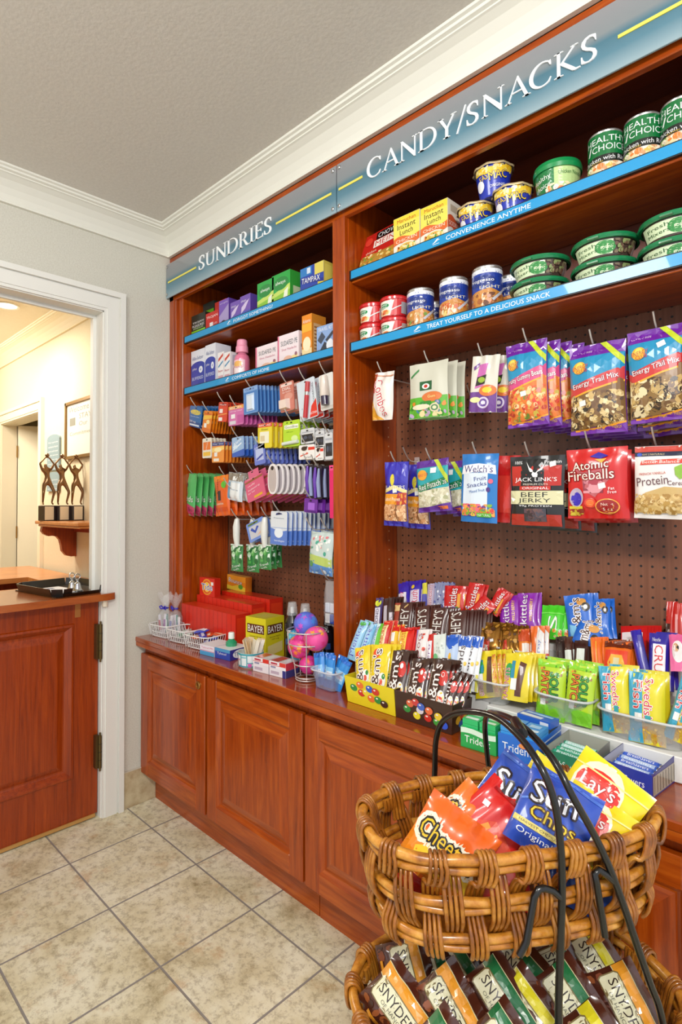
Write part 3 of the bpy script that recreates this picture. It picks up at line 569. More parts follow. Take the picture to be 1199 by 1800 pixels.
# ------------------------------------------------------------------ measured places: x, y, z, width, height, lean, roll (metres and degrees); cylinders: x, y, z, radius, height
D = {
'lt1':(0.151,0.055,2.006,0.109,0.134,0,0),
'lt1b':(0.097,0.11,2.006,0.097,0.171,0,0),
'lt2':(0.257,0.055,2.006,0.102,0.089,0,0),
'lt2b':(0.185,0.11,2.006,0.08,0.155,0,0),
'lt3':(0.343,0.055,2.006,0.069,0.119,0,0),
'lt4':(0.421,0.055,2.006,0.065,0.091,0,0),
'lt5':(0.488,0.055,2.006,0.067,0.099,0,0),
'lt6':(0.608,0.055,2.006,0.082,0.12,0,0),
'lt7':(0.704,0.055,2.006,0.102,0.124,0,0),
'lt8':(0.869,0.055,2.006,0.106,0.103,0,0),
'll1':(0.152,0.055,1.78,0.108,0.173,0,0),
'll1b':(0.244,0.055,1.78,0.077,0.159,0,0),
'll2':(0.321,0.055,1.78,0.041,0.129,0,0),
'll2b':(0.367,0.055,1.78,0.044,0.12,0,0),
'pink':(0.441,0.075,1.78,0.024,0.149),
'sud1':(0.618,0.055,1.78,0.129,0.1,0,0),
'sud2':(0.743,0.055,1.78,0.115,0.093,0,0),
'or1':(0.843,0.055,1.78,0.044,0.127,0,0),
'blu1':(0.935,0.055,1.78,0.073,0.103,0,0),
'chow':(1.155,0.05,2.024,0.138,0.139,-21.3,-8.7),
'il1':(1.272,0.06,2.006,0.096,0.134,0,0),
'il2':(1.369,0.06,2.006,0.092,0.13,0,0),
'mac1':(1.481,0.1,2.006,0.05,0.085),
'mac2':(1.594,0.09,2.006,0.05,0.081),
'mac4':(1.597,0.18,2.006,0.023,0.131),
'hcb':(1.707,0.1,2.006,0.052,0.103),
'can1':(1.821,0.1,2.006,0.037,0.135),
'can2':(1.9,0.1,2.006,0.036,0.146),
'can3':(1.974,0.1,2.006,0.035,0.152),
'red1':(1.095,0.085,1.776,0.04,0.067),
'red2':(1.195,0.085,1.776,0.043,0.077),
'sp1':(1.293,0.1,1.776,0.042,0.143),
'sp2':(1.408,0.1,1.776,0.042,0.145),
'sp3':(1.513,0.1,1.776,0.044,0.145),
'sp1b':(1.278,0.19,1.776,0.017,0.161),
'sp3b':(1.538,0.17,1.776,0.02,0.127),
'sal1':(1.657,0.125,1.776,0.076,0.101),
'sal2':(1.813,0.125,1.776,0.064,0.101),
'sal3':(1.947,0.125,1.776,0.059,0.107),
'combos':(1.157,0.085,1.536,0.08,0.151,-0.0,3.8),
'green':(1.328,0.085,1.524,0.137,0.163,-0.0,1.2),
'purp':(1.502,0.085,1.519,0.081,0.154,-0.0,5.8),
'ener1':(1.633,0.085,1.467,0.109,0.218,-0.0,-1.3),
'ener2':(1.801,0.085,1.433,0.126,0.213,-0.0,0.0),
'ener3':(1.929,0.085,1.448,0.114,0.207,-0.0,-1.4),
'pnut':(1.208,0.085,1.203,0.09,0.198,-0.0,1.4),
'pist':(1.352,0.085,1.248,0.112,0.152,-0.0,-4.0),
'welch':(1.488,0.085,1.22,0.111,0.187,-0.0,2.4),
'jerky':(1.651,0.085,1.211,0.143,0.18,-0.0,1.0),
'fire':(1.798,0.085,1.235,0.135,0.165,-0.0,-0.7),
'prot':(1.928,0.085,1.236,0.108,0.159,-0.0,1.6),
'a':(0.124,0.05,1.615,0.102,0.09,-0.0,13.9),
'b':(0.218,0.05,1.582,0.065,0.092,-0.0,13.2),
'c':(0.338,0.05,1.615,0.064,0.081,-0.0,6.7),
'd':(0.434,0.05,1.591,0.101,0.079,-0.0,0.0),
'e':(0.532,0.05,1.627,0.091,0.105,-0.0,-2.2),
'f':(0.746,0.05,1.61,0.076,0.107,-0.0,-4.0),
'g':(0.859,0.05,1.569,0.091,0.142,-0.0,-8.3),
'h':(0.951,0.05,1.591,0.067,0.123,-0.0,-4.9),
'i':(0.227,0.05,1.472,0.068,0.085,-0.0,0.0),
'j':(0.308,0.05,1.448,0.087,0.085,-0.0,1.7),
'k':(0.449,0.05,1.464,0.08,0.079,-0.0,-2.2),
'l':(0.589,0.05,1.425,0.067,0.081,-0.0,-6.4),
'm':(0.615,0.05,1.485,0.084,0.095,-0.0,1.2),
'n':(0.766,0.05,1.48,0.089,0.094,-0.0,0.0),
'o':(0.851,0.05,1.484,0.069,0.053,-0.0,-1.6),
'o2':(0.846,0.05,1.429,0.081,0.051,-0.0,0.0),
'p':(0.911,0.05,1.466,0.044,0.057,-0.0,0.5),
'q':(0.909,0.05,1.422,0.04,0.048,-0.0,0.0),
'q2':(0.955,0.05,1.422,0.037,0.09,-0.0,-0.6),
'pen':(0.865,0.05,1.294,0.038,0.115,-0.0,-1.5),
'pen2':(0.903,0.05,1.289,0.039,0.113,-0.0,-0.8),
'comb':(0.864,0.05,1.242,0.066,0.05,-0.0,4.0),
'hot':(0.988,0.03,1.225,0.021,0.175,-0.0,-0.7),
'r':(0.077,0.05,1.227,0.108,0.185,-0.0,8.7),
's':(0.346,0.05,1.227,0.1,0.166,-0.0,-4.5),
't':(0.423,0.05,1.288,0.095,0.111,-0.0,8.3),
'u':(0.568,0.05,1.292,0.115,0.091,-0.0,-15.6),
'utab':(0.557,0.05,1.384,0.067,0.03,-0.0,-4.8),
'v':(0.685,0.05,1.309,0.047,0.115,-0.0,0.3),
'x':(0.442,0.05,1.006,0.08,0.108,-0.0,-1.1),
'xb':(0.445,0.05,1.121,0.055,0.095,-0.0,0.0),
'x2':(0.507,0.05,1.009,0.044,0.107,-0.0,0.0),
'x3':(0.617,0.05,1.027,0.075,0.094,-0.0,3.7),
'y':(0.575,0.05,1.139,0.108,0.075,-0.0,-19.9),
'z':(0.694,0.05,1.123,0.093,0.123,-0.0,2.1),
'aa':(0.914,0.05,1.033,0.114,0.144,-0.0,3.6),
'tidefront':(-0.015,0.23,0.69,0.496,0.121,-0.0,-0.2),
'tide1q':(0.326,0.0,0.776,0.422,0.103,-0.0,0.0),
'tide2q':(0.299,0.09,0.779,0.461,0.121,-0.0,0.0),
'tide3q':(0.349,0.18,0.841,0.347,0.09,-0.0,0.0),
'tlogo':(0.17,0.09,0.896,0.194,0.073,-0.0,0.0),
'bounce':(0.162,0.235,0.919,0.173,0.06,-0.0,-4.8),
'bayerL':(0.646,-0.02,0.793,0.105,0.084,-0.0,0.0),
'bayerR':(0.748,-0.02,0.786,0.098,0.103,-0.0,0.0),
'bag1':(0.091,-0.09,0.754,0.094,0.158,-0.0,-10.7),
'bag2':(0.172,-0.07,0.772,0.112,0.161,-0.0,-10.2),
'mintq':(0.565,-0.02,0.758,0.058,0.085,-0.0,0.0),
'ball0':(1.013,-0.04,0.831,0.096,0.068,-0.0,0.0),
'ball1':(0.954,-0.04,0.784,0.101,0.07,-0.0,0.4),
'ball2':(0.976,-0.04,0.731,0.078,0.055,-0.0,0.0),
'ball3':(0.947,-0.04,0.864,0.114,0.079,-0.0,0.0),
'ball4':(0.863,-0.04,0.79,0.095,0.063,-0.0,0.0),
'ball5':(0.942,-0.04,0.822,0.035,0.024,-0.0,0.0),
'rack':(0.932,-0.03,0.696,0.132,0.192,-0.0,10.8),
'bot1':(0.76,0.04,0.838,0.057,0.13,-0.0,0.0),
'bot2':(0.797,0.06,0.881,0.059,0.092,-0.0,0.0),
'bot3':(0.851,0.09,0.884,0.043,0.074,-0.0,0.0),
'hang':(0.941,0.06,0.881,0.056,0.141,-0.0,1.0),
'binq':(1.097,-0.1,0.725,0.13,0.061,-0.0,-0.9),
'mm1':(1.22,-0.085,0.784,0.054,0.085,-26.6,-22.9),
'mm2':(1.276,-0.085,0.784,0.062,0.096,-21.6,-9.3),
'mm3':(1.337,-0.085,0.786,0.057,0.088,-23.6,-5.6),
'mm4':(1.402,-0.085,0.792,0.056,0.074,-28.5,-6.2),
'mm5':(1.465,-0.085,0.797,0.057,0.078,-26.6,-3.7),
'mm6':(1.495,-0.075,0.796,0.04,0.052,-29.1,3.3),
'mmy':(1.363,-0.06,0.859,0.056,0.023,-26.6,-13.8),
'men1':(1.116,0.0,0.836,0.037,0.08,-26.1,5.0),
'men2':(1.16,0.0,0.843,0.029,0.069,-30.7,-0.4),
'men3':(1.2,0.0,0.859,0.024,0.062,-35.3,-10.7),
'stb1':(1.226,0.0,0.861,0.035,0.07,-30.0,-6.1),
'stb2':(1.263,0.0,0.86,0.025,0.065,-33.7,-14.7),
'stb3':(1.304,0.0,0.861,0.046,0.063,-34.7,-12.8),
'mk1':(1.354,0.0,0.849,0.038,0.075,-28.5,-10.0),
'mk2':(1.388,0.0,0.852,0.026,0.067,-32.7,-14.7),
'alj':(1.418,0.0,0.855,0.037,0.068,-32.5,-17.9),
'mnd1':(1.452,0.0,0.854,0.038,0.071,-30.0,-11.7),
'mnd2':(1.482,0.0,0.831,0.034,0.093,-22.0,-1.8),
'milky':(1.13,0.09,0.903,0.028,0.074,-24.4,-12.8),
'snk':(1.173,0.09,0.907,0.042,0.075,-24.8,-16.3),
'her1':(1.222,0.09,0.899,0.066,0.073,-24.6,-9.1),
'her2':(1.298,0.09,0.907,0.049,0.065,-28.8,-16.1),
'her3':(1.347,0.09,0.899,0.056,0.071,-25.3,-5.3),
'her4':(1.415,0.09,0.907,0.057,0.066,-27.6,-12.6),
'baby1':(1.165,0.18,0.969,0.042,0.057,-35.2,-23.4),
'baby2':(1.208,0.18,0.97,0.046,0.062,-30.5,-16.9),
'three':(1.245,0.18,0.958,0.018,0.07,-26.2,-14.8),
'nest':(1.267,0.18,0.957,0.029,0.07,-26.4,-13.7),
'silv':(1.298,0.18,0.97,0.029,0.065,-28.4,-14.2),
'skr1':(1.348,0.18,0.961,0.074,0.064,-30.2,-21.9),
'skr2':(1.411,0.18,0.966,0.054,0.072,-24.6,-5.9),
'skr3':(1.438,0.18,0.958,0.056,0.049,-39.4,15.4),
'skr4':(1.475,0.18,0.984,0.041,0.044,-44.5,-11.2),
'skp1':(1.527,0.185,0.94,0.06,0.076,-24.1,-14.5),
'skp2':(1.576,0.185,0.946,0.049,0.082,-21.5,-7.7),
'twx':(1.506,0.12,0.883,0.056,0.065,-28.6,-16.9),
'twx2':(1.557,0.12,0.89,0.048,0.057,-33.1,-14.8),
'pay1':(1.599,0.12,0.881,0.031,0.063,-29.5,-13.8),
'pay2':(1.635,0.12,0.881,0.036,0.075,-23.8,-9.9),
'skg':(1.643,0.185,0.941,0.06,0.063,-28.4,-5.0),
'rai1':(1.539,0.03,0.816,0.066,0.074,-25.1,-17.3),
'rai2':(1.62,0.03,0.827,0.069,0.07,-25.6,-4.9),
'mmb1':(1.722,0.185,0.942,0.063,0.098,-18.2,-12.9),
'mmb2':(1.769,0.185,0.963,0.035,0.072,-24.9,-10.0),
'mmb3':(1.74,0.185,0.935,0.058,0.053,-34.3,5.4),
'drk1':(1.694,0.12,0.879,0.021,0.061,-30.7,-15.2),
'drk2':(1.714,0.12,0.879,0.02,0.063,-29.5,-13.8),
'yrk':(1.741,0.12,0.885,0.033,0.054,-34.3,-9.1),
'ree1':(1.781,0.12,0.888,0.025,0.064,-28.8,-13.6),
'ree2':(1.823,0.12,0.893,0.06,0.056,-32.3,-4.6),
'kit':(1.841,0.185,0.939,0.058,0.044,-44.1,-10.5),
'twz':(1.91,0.22,0.967,0.013,0.071,-16.3,-1.2),
'twz2':(1.931,0.22,0.965,0.017,0.071,-16.4,-2.8),
'butf':(1.881,0.12,0.893,0.023,0.09,-20.4,-16.5),
'cru':(1.91,0.12,0.893,0.042,0.086,-20.6,-3.0),
'pnk':(1.95,0.12,0.932,0.027,0.055,-33.4,-9.9),
'sou1':(1.71,0.015,0.762,0.068,0.137,-14.8,-3.1),
'sou2':(1.772,0.015,0.768,0.057,0.136,-14.9,1.1),
'swe1':(1.857,0.015,0.774,0.06,0.138,-15.1,-13.2),
'swe2':(1.914,0.015,0.766,0.07,0.144,-14.1,-3.2),
'swe3':(1.972,0.03,0.818,0.047,0.099,-17.6,-0.9),
'tub2r':(1.734,0.01,0.758,0.139,0.074,-0.0,-1.2),
'tub3r':(1.891,0.01,0.756,0.148,0.068,-0.0,3.8),
'tub1r':(1.579,0.01,0.76,0.151,0.072,-0.0,-4.4),
'mmfront':(1.357,-0.115,0.712,0.345,0.075,-0.0,0.8),
'gumfront':(1.703,-0.14,0.71,0.096,0.062,-0.0,1.4),
}
def fm(c, rough=0.30, coat=0.45): return c if isinstance(c, bpy.types.Material) else mat(c, rough, 0, coat)
# printed motifs, in fractions of the face they sit on
def r(u0, v0, u1, v1, c): return ('p', [(u0, v0), (u1, v0), (u1, v1), (u0, v1)], c)
def q(pts, c): return ('p', pts, c)
def e(cu, cv, ru, rv, c, n=18): return ('p', [(cu+ru*math.cos(2*PI*i/n), cv+rv*math.sin(2*PI*i/n)) for i in range(n)], c)
def t(s, cu, cv, wd, ht, c, rot=0): return ('t', s, cu, cv, wd, ht, c, rot)
def to(s, cu, cv, wd, ht, c, oc, rot=0, k=0.035): return ('to', s, cu, cv, wd, ht, c, rot, oc, k)
def blob(seed, u0, v0, u1, v1, n, sz, cols, asp=1.0): return ('b', seed, u0, v0, u1, v1, n, sz, cols, asp)
def wave(v0, v1, c, amp=0.03, ph=0.0, n=14):
    top = [(i/n, v1+amp*math.sin(2*PI*(i/n)+ph)) for i in range(n+1)]; bot = [(i/n, v0+amp*math.sin(2*PI*(i/n)+ph)) for i in range(n, -1, -1)]
    return ('p', bot[::-1]+top[::-1], c)
def refine(tri, L):
    out = []; st = [tri]
    while st:
        a, b, c = st.pop()
        d = [(a[0]-b[0])**2+(a[1]-b[1])**2, (b[0]-c[0])**2+(b[1]-c[1])**2, (c[0]-a[0])**2+(c[1]-a[1])**2]
        m = max(d)
        if m <= L*L: out.append((a, b, c)); continue
        k = d.index(m)
        if k == 1: a, b, c = b, c, a
        elif k == 2: a, b, c = c, a, b
        mid = ((a[0]+b[0])/2, (a[1]+b[1])/2); st += [(a, mid, c), (mid, b, c)]
    return out
def clipu(P):
    return [(min(max(u, 0.004), 0.996), min(max(v, 0.004), 0.996)) for u, v in P]
def art(b, F, W, H, prims, L=None, off0=0.0003, step=0.00012):
    off = off0
    def put(tris, m, off):
        for tr in tris:
            for s_ in (refine(tr, L) if L else (tr,)):
                b.poly([F(u, v, off) for u, v in s_], m, bool(L))
    for p in prims:
        off += step
        if p[0] == 'p':
            P = clipu(p[1]); V = [Vector((u, v, 0)) for u, v in P]; A = 0.5*sum(P[i][0]*P[(i+1) % len(P)][1]-P[(i+1) % len(P)][0]*P[i][1] for i in range(len(P)))
            T = []
            for tr in tessellate_polygon([V]):
                a = [P[i] for i in tr]; s_ = (a[1][0]-a[0][0])*(a[2][1]-a[0][1])-(a[2][0]-a[0][0])*(a[1][1]-a[0][1])
                T.append(tuple(a) if s_ > 0 else tuple(reversed(a)))
            put(T, fm(p[2]), off)
        elif p[0] in ('t', 'to'):
            s_, cu, cv, wd, ht, c, rot = p[1:8]; vs, fs, asp = glyphs(s_); vert = abs(abs(rot)-90) < 45
            Wr = wd*(H if vert else W); Hr = ht*(W if vert else H); ca, sa = math.cos(math.radians(rot)), math.sin(math.radians(rot))
            def mp(x, y, dx=0, dy=0):
                X = (x-0.5)*Wr+dx; Y = (y-0.5)*Hr+dy
                return (min(max(cu+(X*ca-Y*sa)/W, 0.002), 0.998), min(max(cv+(X*sa+Y*ca)/H, 0.002), 0.998))
            if p[0] == 'to':
                k = p[9]*Hr*2
                for dx, dy in ((k, 0), (-k, 0), (0, k), (0, -k), (k*.7, k*.7), (-k*.7, -k*.7), (k*.7, -k*.7), (-k*.7, k*.7)):
                    put([tuple(mp(*vs[i], dx, dy) for i in (f[0], f[j], f[j+1])) for f in fs for j in range(1, len(f)-1)], fm(p[8]), off)
                    off += 0.00001
                off += step
            put([tuple(mp(*vs[i]) for i in (f[0], f[j], f[j+1])) for f in fs for j in range(1, len(f)-1)], fm(c), off)
        else:
            _, seed, u0, v0, u1, v1, n, sz, cols, asp = p; R = random.Random(seed)
            for i in range(n):
                cu, cv = R.uniform(u0, u1), R.uniform(v0, v1); a = R.uniform(0, PI); s1 = sz*R.uniform(0.6, 1.2); s2 = s1*R.uniform(0.55, 0.95)
                P = []
                for k in range(7):
                    th = 2*PI*k/7; x = s1*math.cos(th)*W; y = s2*math.sin(th)*W
                    P.append((min(max(cu+(x*math.cos(a)-y*math.sin(a))/W, u0), u1), min(max(cv+(x*math.sin(a)+y*math.cos(a))/H, v0), v1)))
                o2 = off+(i % 9)*0.00003
                b.poly([F(u, v, o2) for u, v in P], fm(R.choice(cols)), bool(L))
            off += 0.00027
def sticker(parent, F, u, v, W, H, rot=8, s=0.016, off=0.0022):
    b = MB(); c, sn = math.cos(math.radians(rot)), math.sin(math.radians(rot))
    P = [(-s, -s*.8), (s, -s*.8), (s, s*.8), (-s, s*.8)]
    P = [(u+(x*c-y*sn)/W/2, v+(x*sn+y*c)/H/2) for x, y in P]
    b.poly([F(a, d, off) for a, d in P], mat('ECEBE6', 0.5)); b.poly([F(a, d, off-0.0008) for a, d in reversed(P)], mat('ECEBE6', 0.5))
    o = b.build('price_sticker', parent); o['label'] = 'small white price sticker'; return o
def place(o, d, yaw=0, dy=0, lean=None):
    x, y, z, w, h, l, ro = d; l = l if lean is None else lean
    M = Matrix.Rotation(math.radians(yaw), 4, 'Z') @ Matrix.Rotation(math.radians(l), 4, 'X') @ Matrix.Rotation(math.radians(ro), 4, 'Y')
    o.location = (x, y+dy, z); o.rotation_euler = M.to_euler(); return o
def pouchF(w, h, d, seed=1, seal=0.09, wr=0.0018, side=0.55, fan=0.0):
    R = random.Random(seed); ws = [(R.uniform(3, 11), R.uniform(-7, 7), R.uniform(0, 6.3), R.uniform(.4, 1)) for _ in range(5)]
    def bul(u, v):
        a = max(0.0, 1-abs(2*u-1)**2.6)**side; lo = min(1.0, max(0.0, (v-seal*.7)/0.22)); hi = min(1.0, max(0.0, (1-seal-v)/0.25))
        return a*math.sin(lo*PI/2)**.8*math.sin(hi*PI/2)**.8
    def F(u, v, off, s=1):
        k = bul(u, v); wv = sum(A*math.sin(a*u*2+b_*v+p) for a, b_, p, A in ws)*wr*(0.35+0.65*(1-k))
        x = (u-.5)*w*(1-0.05*math.sin(PI*min(1, max(0, v)))*0.8 + fan*(v-.5)); crimp = 0.0006*math.sin(u*60) if (v < seal*.6 or v > 1-seal*.6) else 0
        return (x, -s*(k*d/2+0.0006)+wv+crimp-off*s, v*h)
    return F
def pouch(name, w, h, d, base, prims, seed=1, seal=0.09, wr=0.0018, back=None, fan=0.0, nu=16, nv=18, L=0.13, side=0.55, parent=None):
    F = pouchF(w, h, d, seed, seal, wr, side, fan); b = MB(); m = fm(base); mb = fm(back or base)
    b.grid([[F(i/nu, j/nv, 0) for j in range(nv+1)] for i in range(nu+1)], m); b.grid([[F(1-i/nu, j/nv, 0, -1) for j in range(nv+1)] for i in range(nu+1)], mb)
    art(b, F, w, h, prims, L, 0.0007, 0.00016)
    o = b.build(name, parent); return o, F
def carton(name, w, d, h, base, front=(), side=(), top=(), sidec=None, topc=None, parent=None, bevel=0.0006):
    b = MB(); m = fm(base, 0.4, 0.25); s = fm(sidec or base, 0.4, 0.25); tp = fm(topc or base, 0.4, 0.25)
    x0, x1 = -w/2, w/2
    b.poly([(x0,0,0),(x1,0,0),(x1,0,h),(x0,0,h)], m); b.poly([(x1,d,0),(x0,d,0),(x0,d,h),(x1,d,h)], m)
    b.poly([(x1,0,0),(x1,d,0),(x1,d,h),(x1,0,h)], s); b.poly([(x0,d,0),(x0,0,0),(x0,0,h),(x0,d,h)], s)
    b.poly([(x0,0,h),(x1,0,h),(x1,d,h),(x0,d,h)], tp); b.poly([(x0,d,0),(x1,d,0),(x1,0,0),(x0,0,0)], m)
    art(b, lambda u, v, o: (x0+u*w, -o, v*h), w, h, front); art(b, lambda u, v, o: (x1+o, u*d, v*h), d, h, side); art(b, lambda u, v, o: (x0+u*w, v*d, h+o), w, d, top)
    return b.build(name, parent)
def lab(o, label, cat, group=None): return tag(o, label, cat, group)
ORD = ['second', 'third', 'fourth', 'fifth', 'sixth', 'seventh', 'eighth', 'ninth', 'tenth', 'eleventh', 'twelfth', 'thirteenth', 'fourteenth', 'fifteenth']
def queue(o, noun, cat, group, n, dy, dx=0.0, dz=0.0, jit=1.0):
    # a front item and n-1 copies hanging behind it on the same hook
    R = random.Random(hash(noun) % 1000 if False else len(noun)*7+n)
    lab(o, noun+', front of its peg hook', cat, group)
    for i in range(1, n):
        c = copy_tree(o); c.location = (o.location.x+dx*i+R.uniform(-.001, .001), o.location.y+dy*i, o.location.z+dz*i)
        c.rotation_euler = (o.rotation_euler[0], o.rotation_euler[1]+math.radians(R.uniform(-1.5, 1.5)*jit), o.rotation_euler[2])
        lab(c, '%s, %s back on its peg hook' % (noun, ORD[i-1]), cat, group)
HK = 'peg hooks on the perforated boards'
def hook(x, z, ytip, label, wm=None):
    # base plate on the board, straight arm, upturned tip
    h = tag(empty('peg_hook', (x, 0.258, z)), label, 'hook', HK)
    b = MB(); yt = ytip-0.258
    pts = [(0, 0, 0), (0, (yt+0.03)*.5, -0.001), (0, yt+0.030, 0.0), (0, yt+0.018, 0.002), (0, yt+0.006, 0.010), (0, yt-0.010, 0.028), (0, yt-0.020, 0.044)]
    b.tube(pts, 0.0023, WIRE, 8); b.build('hook_arm', h)
    b = MB(); b.box(-0.010, 0.010, -0.002, 0.0, -0.016, 0.016, WIRE); b.tube([(-0.009, -0.003, 0.004), (0.009, -0.003, 0.004)], 0.002, WIRE, 6); b.build('base_plate', h)
    return h

# ------------------------------------------------------------------ left bay, upper shelf: small cartons
G1 = 'toiletry cartons on the upper left shelf'
def shelfcarton(key, name, depth, base, front, label, cat='carton', group=None, side=(), sidec=None, topc=None, yaw=0, w=None, h=None, dx=0, top=()):
    x, y, z, W_, H_ = D[key][:5]; w = w or W_; h = h or H_
    o = carton(name, w, depth, h, base, front, side, top, sidec, topc); o.location = (x+dx, y, z); o.rotation_euler = (0, 0, math.radians(yaw)); lab(o, label, cat, group); return o
shelfcarton('lt1', 'small_carton', 0.045, '1A2418', [r(0, .12, 1, .34, '7AC81E'), t('TROJAN', .5, .66, .8, .1, 'E8E8E8'), t('PLEASURES', .5, .53, .85, .1, 'E8E8E8'), t('BARESKIN', .5, .42, .7, .07, 'B8D8A0'), t('premium latex', .5, .06, .6, .05, 'C8C8C8')], 'black carton with bright green band, front left on upper left shelf', group=G1, h=0.105)
shelfcarton('lt1b', 'small_carton', 0.04, '26302A', [r(0, .62, 1, .8, '5AA81E')], 'dark carton with green top stripe behind the black and green one', group=G1, dx=.05, w=.085)
shelfcarton('lt2', 'small_carton', 0.045, 'C42018', [t('TROJAN', .5, .76, .88, .15, 'F2E8E8'), r(.32, .2, .58, .5, 'F0E8E8'), t('LATEX', .76, .4, .3, .08, 'F0D0D0')], 'red carton with white capitals, front of upper left shelf', group=G1, w=.095)
shelfcarton('lt2b', 'small_carton', 0.04, 'C23A30', [e(.6, .82, .22, .06, '7A0E10')], 'taller brick-red carton standing behind the red one with capitals', group=G1, dx=.055, w=.085)
shelfcarton('lt3', 'tube_carton', 0.045, '7A56B8', [q([(0, .0), (1, .25), (1, .8), (0, .45)], 'A898CC'), e(.45, .18, .25, .1, '2A2038'), t('astroglide', .5, .88, .8, .07, 'D8CCE8')], 'tall narrow purple carton with dark round mark', group=G1, sidec='5E3E9A')
PL_ = [r(0, 0, 1, .35, '3E5AB8'), q([(.1, .3), (.5, .45), (.9, .8), (.5, .7), (.15, .55)], 'D8C8EC'), t('always', .35, .78, .5, .14, 'E8E0F4')]
shelfcarton('lt4', 'liner_box', 0.06, '7656B4', PL_, 'small purple liner box, left one of the pair', group=G1)
shelfcarton('lt5', 'liner_box', 0.075, '7656B4', PL_, 'larger purple liner box, right one of the pair', group=G1, sidec='5E42A0')
GR_ = [r(0, 0, 1, .42, '8CC83A'), q([(0, .3), (1, .42), (1, .6), (0, .42)], 'C8E06A'), e(.5, .68, .42, .2, '1E8A3C'), t('always', .48, .70, .55, .14, 'F2F8F0'), q([(.6, .08), (.85, .08), (.9, .5), (.7, .42)], 'F0F4E0')]
shelfcarton('lt6', 'pad_box', 0.08, '2EA84A', GR_, 'bright green pad box, left one of the pair', group=G1, w=.098, dx=.006)
shelfcarton('lt7', 'pad_box', 0.10, '2EA84A', GR_, 'larger bright green pad box, right one of the pair', group=G1, sidec='36A03C', side=[r(.15, .2, .9, .55, 'C8D8B0'), r(.2, .3, .8, .34, '5A8A4A')])
shelfcarton('lt8', 'tampon_box', 0.06, '2A46A8', [r(0, .70, .5, 1, '2E7EC4'), r(.62, .62, 1, 1, 'E0D060'), r(.75, 0, 1, .42, 'D8C84A'), q([(0, .62), (1, .42), (1, .30), (0, .50)], '1E2E8C'), to('TAMPAX', .46, .52, .78, .19, 'F4F4F4', '1E2E8C', -4), r(.3, .75, .45, .95, 'D8E4F4')], 'blue and yellow tampon box at the right end of the upper left shelf', group=G1, sidec='D8C452', topc='D8C452', side=[r(.1, .1, .9, .9, 'E4D464')], w=.118)
b_ = carton('tampon_box', .05, .05, .10, 'E0D89A'); b_.location = (0.975, 0.085, 2.0065); lab(b_, 'pale yellow box edge half hidden by the divider, upper left shelf', 'carton', G1)
# ------------------------------------------------------------------ left bay, lower shelf
G2 = 'medicine cartons on the lower left shelf'
AS_ = [r(0, 0, 1, .62, '2438A4'), e(.5, .60, .48, .1, '2438A4'), t('Alka-Seltzer', .5, .80, .8, .09, '5A6A9A'), e(.72, .48, .14, .085, 'E8ECF4'), t('+', .72, .48, .12, .08, '2438A4'), t('BUFFERED', .5, .28, .8, .08, 'D8E0F0'), t('plus', .28, .52, .3, .08, 'F0F0F0')]
shelfcarton('ll1', 'medicine_carton', 0.07, 'E4E6EE', AS_, 'white and royal blue medicine box, leftmost of the pair on lower shelf', group=G2, dx=-.004)
shelfcarton('ll1b', 'medicine_carton', 0.08, 'E4E6EE', AS_, 'white and royal blue medicine box, right of the pair on lower shelf', group=G2, h=.178, dx=.0)
WR_ = [q([(.1, .7), (.9, .86), (.9, .95), (.1, .8)], 'C8402E'), q([(.1, .5), (.9, .66), (.9, .72), (.1, .56)], '3A8AB8'), t('Bayer', .5, .38, .8, .09, 'B83A50', 0), r(.1, .1, .9, .24, 'D8A8B0')]
for k, (key, lb) in enumerate((('ll2', 'slim white carton with red and teal bands, left of two'), ('ll2b', 'slim white carton with red and teal bands, right of two'))):
    shelfcarton(key, 'medicine_carton', 0.07, 'EEEAEA', WR_, lb, group=G2, w=.042, sidec='E4E2E4', side=[r(.15, .55, .85, .9, 'B8B8C8'), r(.2, .1, .8, .45, 'D0A8B0')])
x, y, z, r_, h_ = D['pink']; pb = lab(empty('medicine_bottle', (x, y, z), (0, 0, math.radians(20))), 'pink liquid medicine bottle with ribbed pink cap', 'bottle')
b = MB(); b.lathe([(0, 0), (.030, 0), (.032, .006), (.032, .078), (.028, .092), (.018, .102), (.018, .108)], mat('E07A9A', .3, 0, .4), 24); b.build('bottle_body', pb)
b = MB(); b.lathe([(.022, .104), (.026, .106), (.025, .128), (.022, .134), (.021, .154), (.018, .158), (0, .158)], mat('EE9AB4', .35), 18); b.build('cap', pb)
b = MB(); art(b, lambda u, v, o: ((.0324+o)*math.sin((u-.5)*1.9), -(.0324+o)*math.cos((u-.5)*1.9), .012+v*.06), .06, .06, [r(0, 0, 1, 1, 'F0C0CC'), r(.1, .1, .9, .5, 'F4E4E4'), e(.5, .72, .35, .2, 'E8B060'), to('Pepto', .5, .5, .7, .18, 'C02030', 'F4E4E4', 0)], .12); o = b.build('label', pb)
SU_ = [r(0, 0, .07, 1, 'D86A8A'), r(.07, .86, 1, 1, 'F2E4EA'), t('SUDAFED PE', .55, .72, .78, .16, '4A5A60'), t('Sinus Headache', .55, .52, .7, .08, 'C87A90'), q([(.15, .02), (.95, .1), (.95, .3), (.15, .18)], 'F0D890'), e(.5, .2, .2, .1, 'E8B8A0'), e(.88, .3, .06, .06, '9A6070')]
shelfcarton('sud1', 'medicine_carton', 0.045, 'F0E2E6', SU_, 'pink-edged white sinus medicine box, left of the pair', group=G2)
shelfcarton('sud2', 'medicine_carton', 0.050, 'F0E2E6', SU_, 'pink-edged white sinus medicine box, right of the pair', group=G2, side=[r(.1, .1, .9, .9, 'E0D8DC'), r(.2, .2, .8, .3, '8A8088'), r(.2, .5, .8, .6, '8A8088')], h=.115)
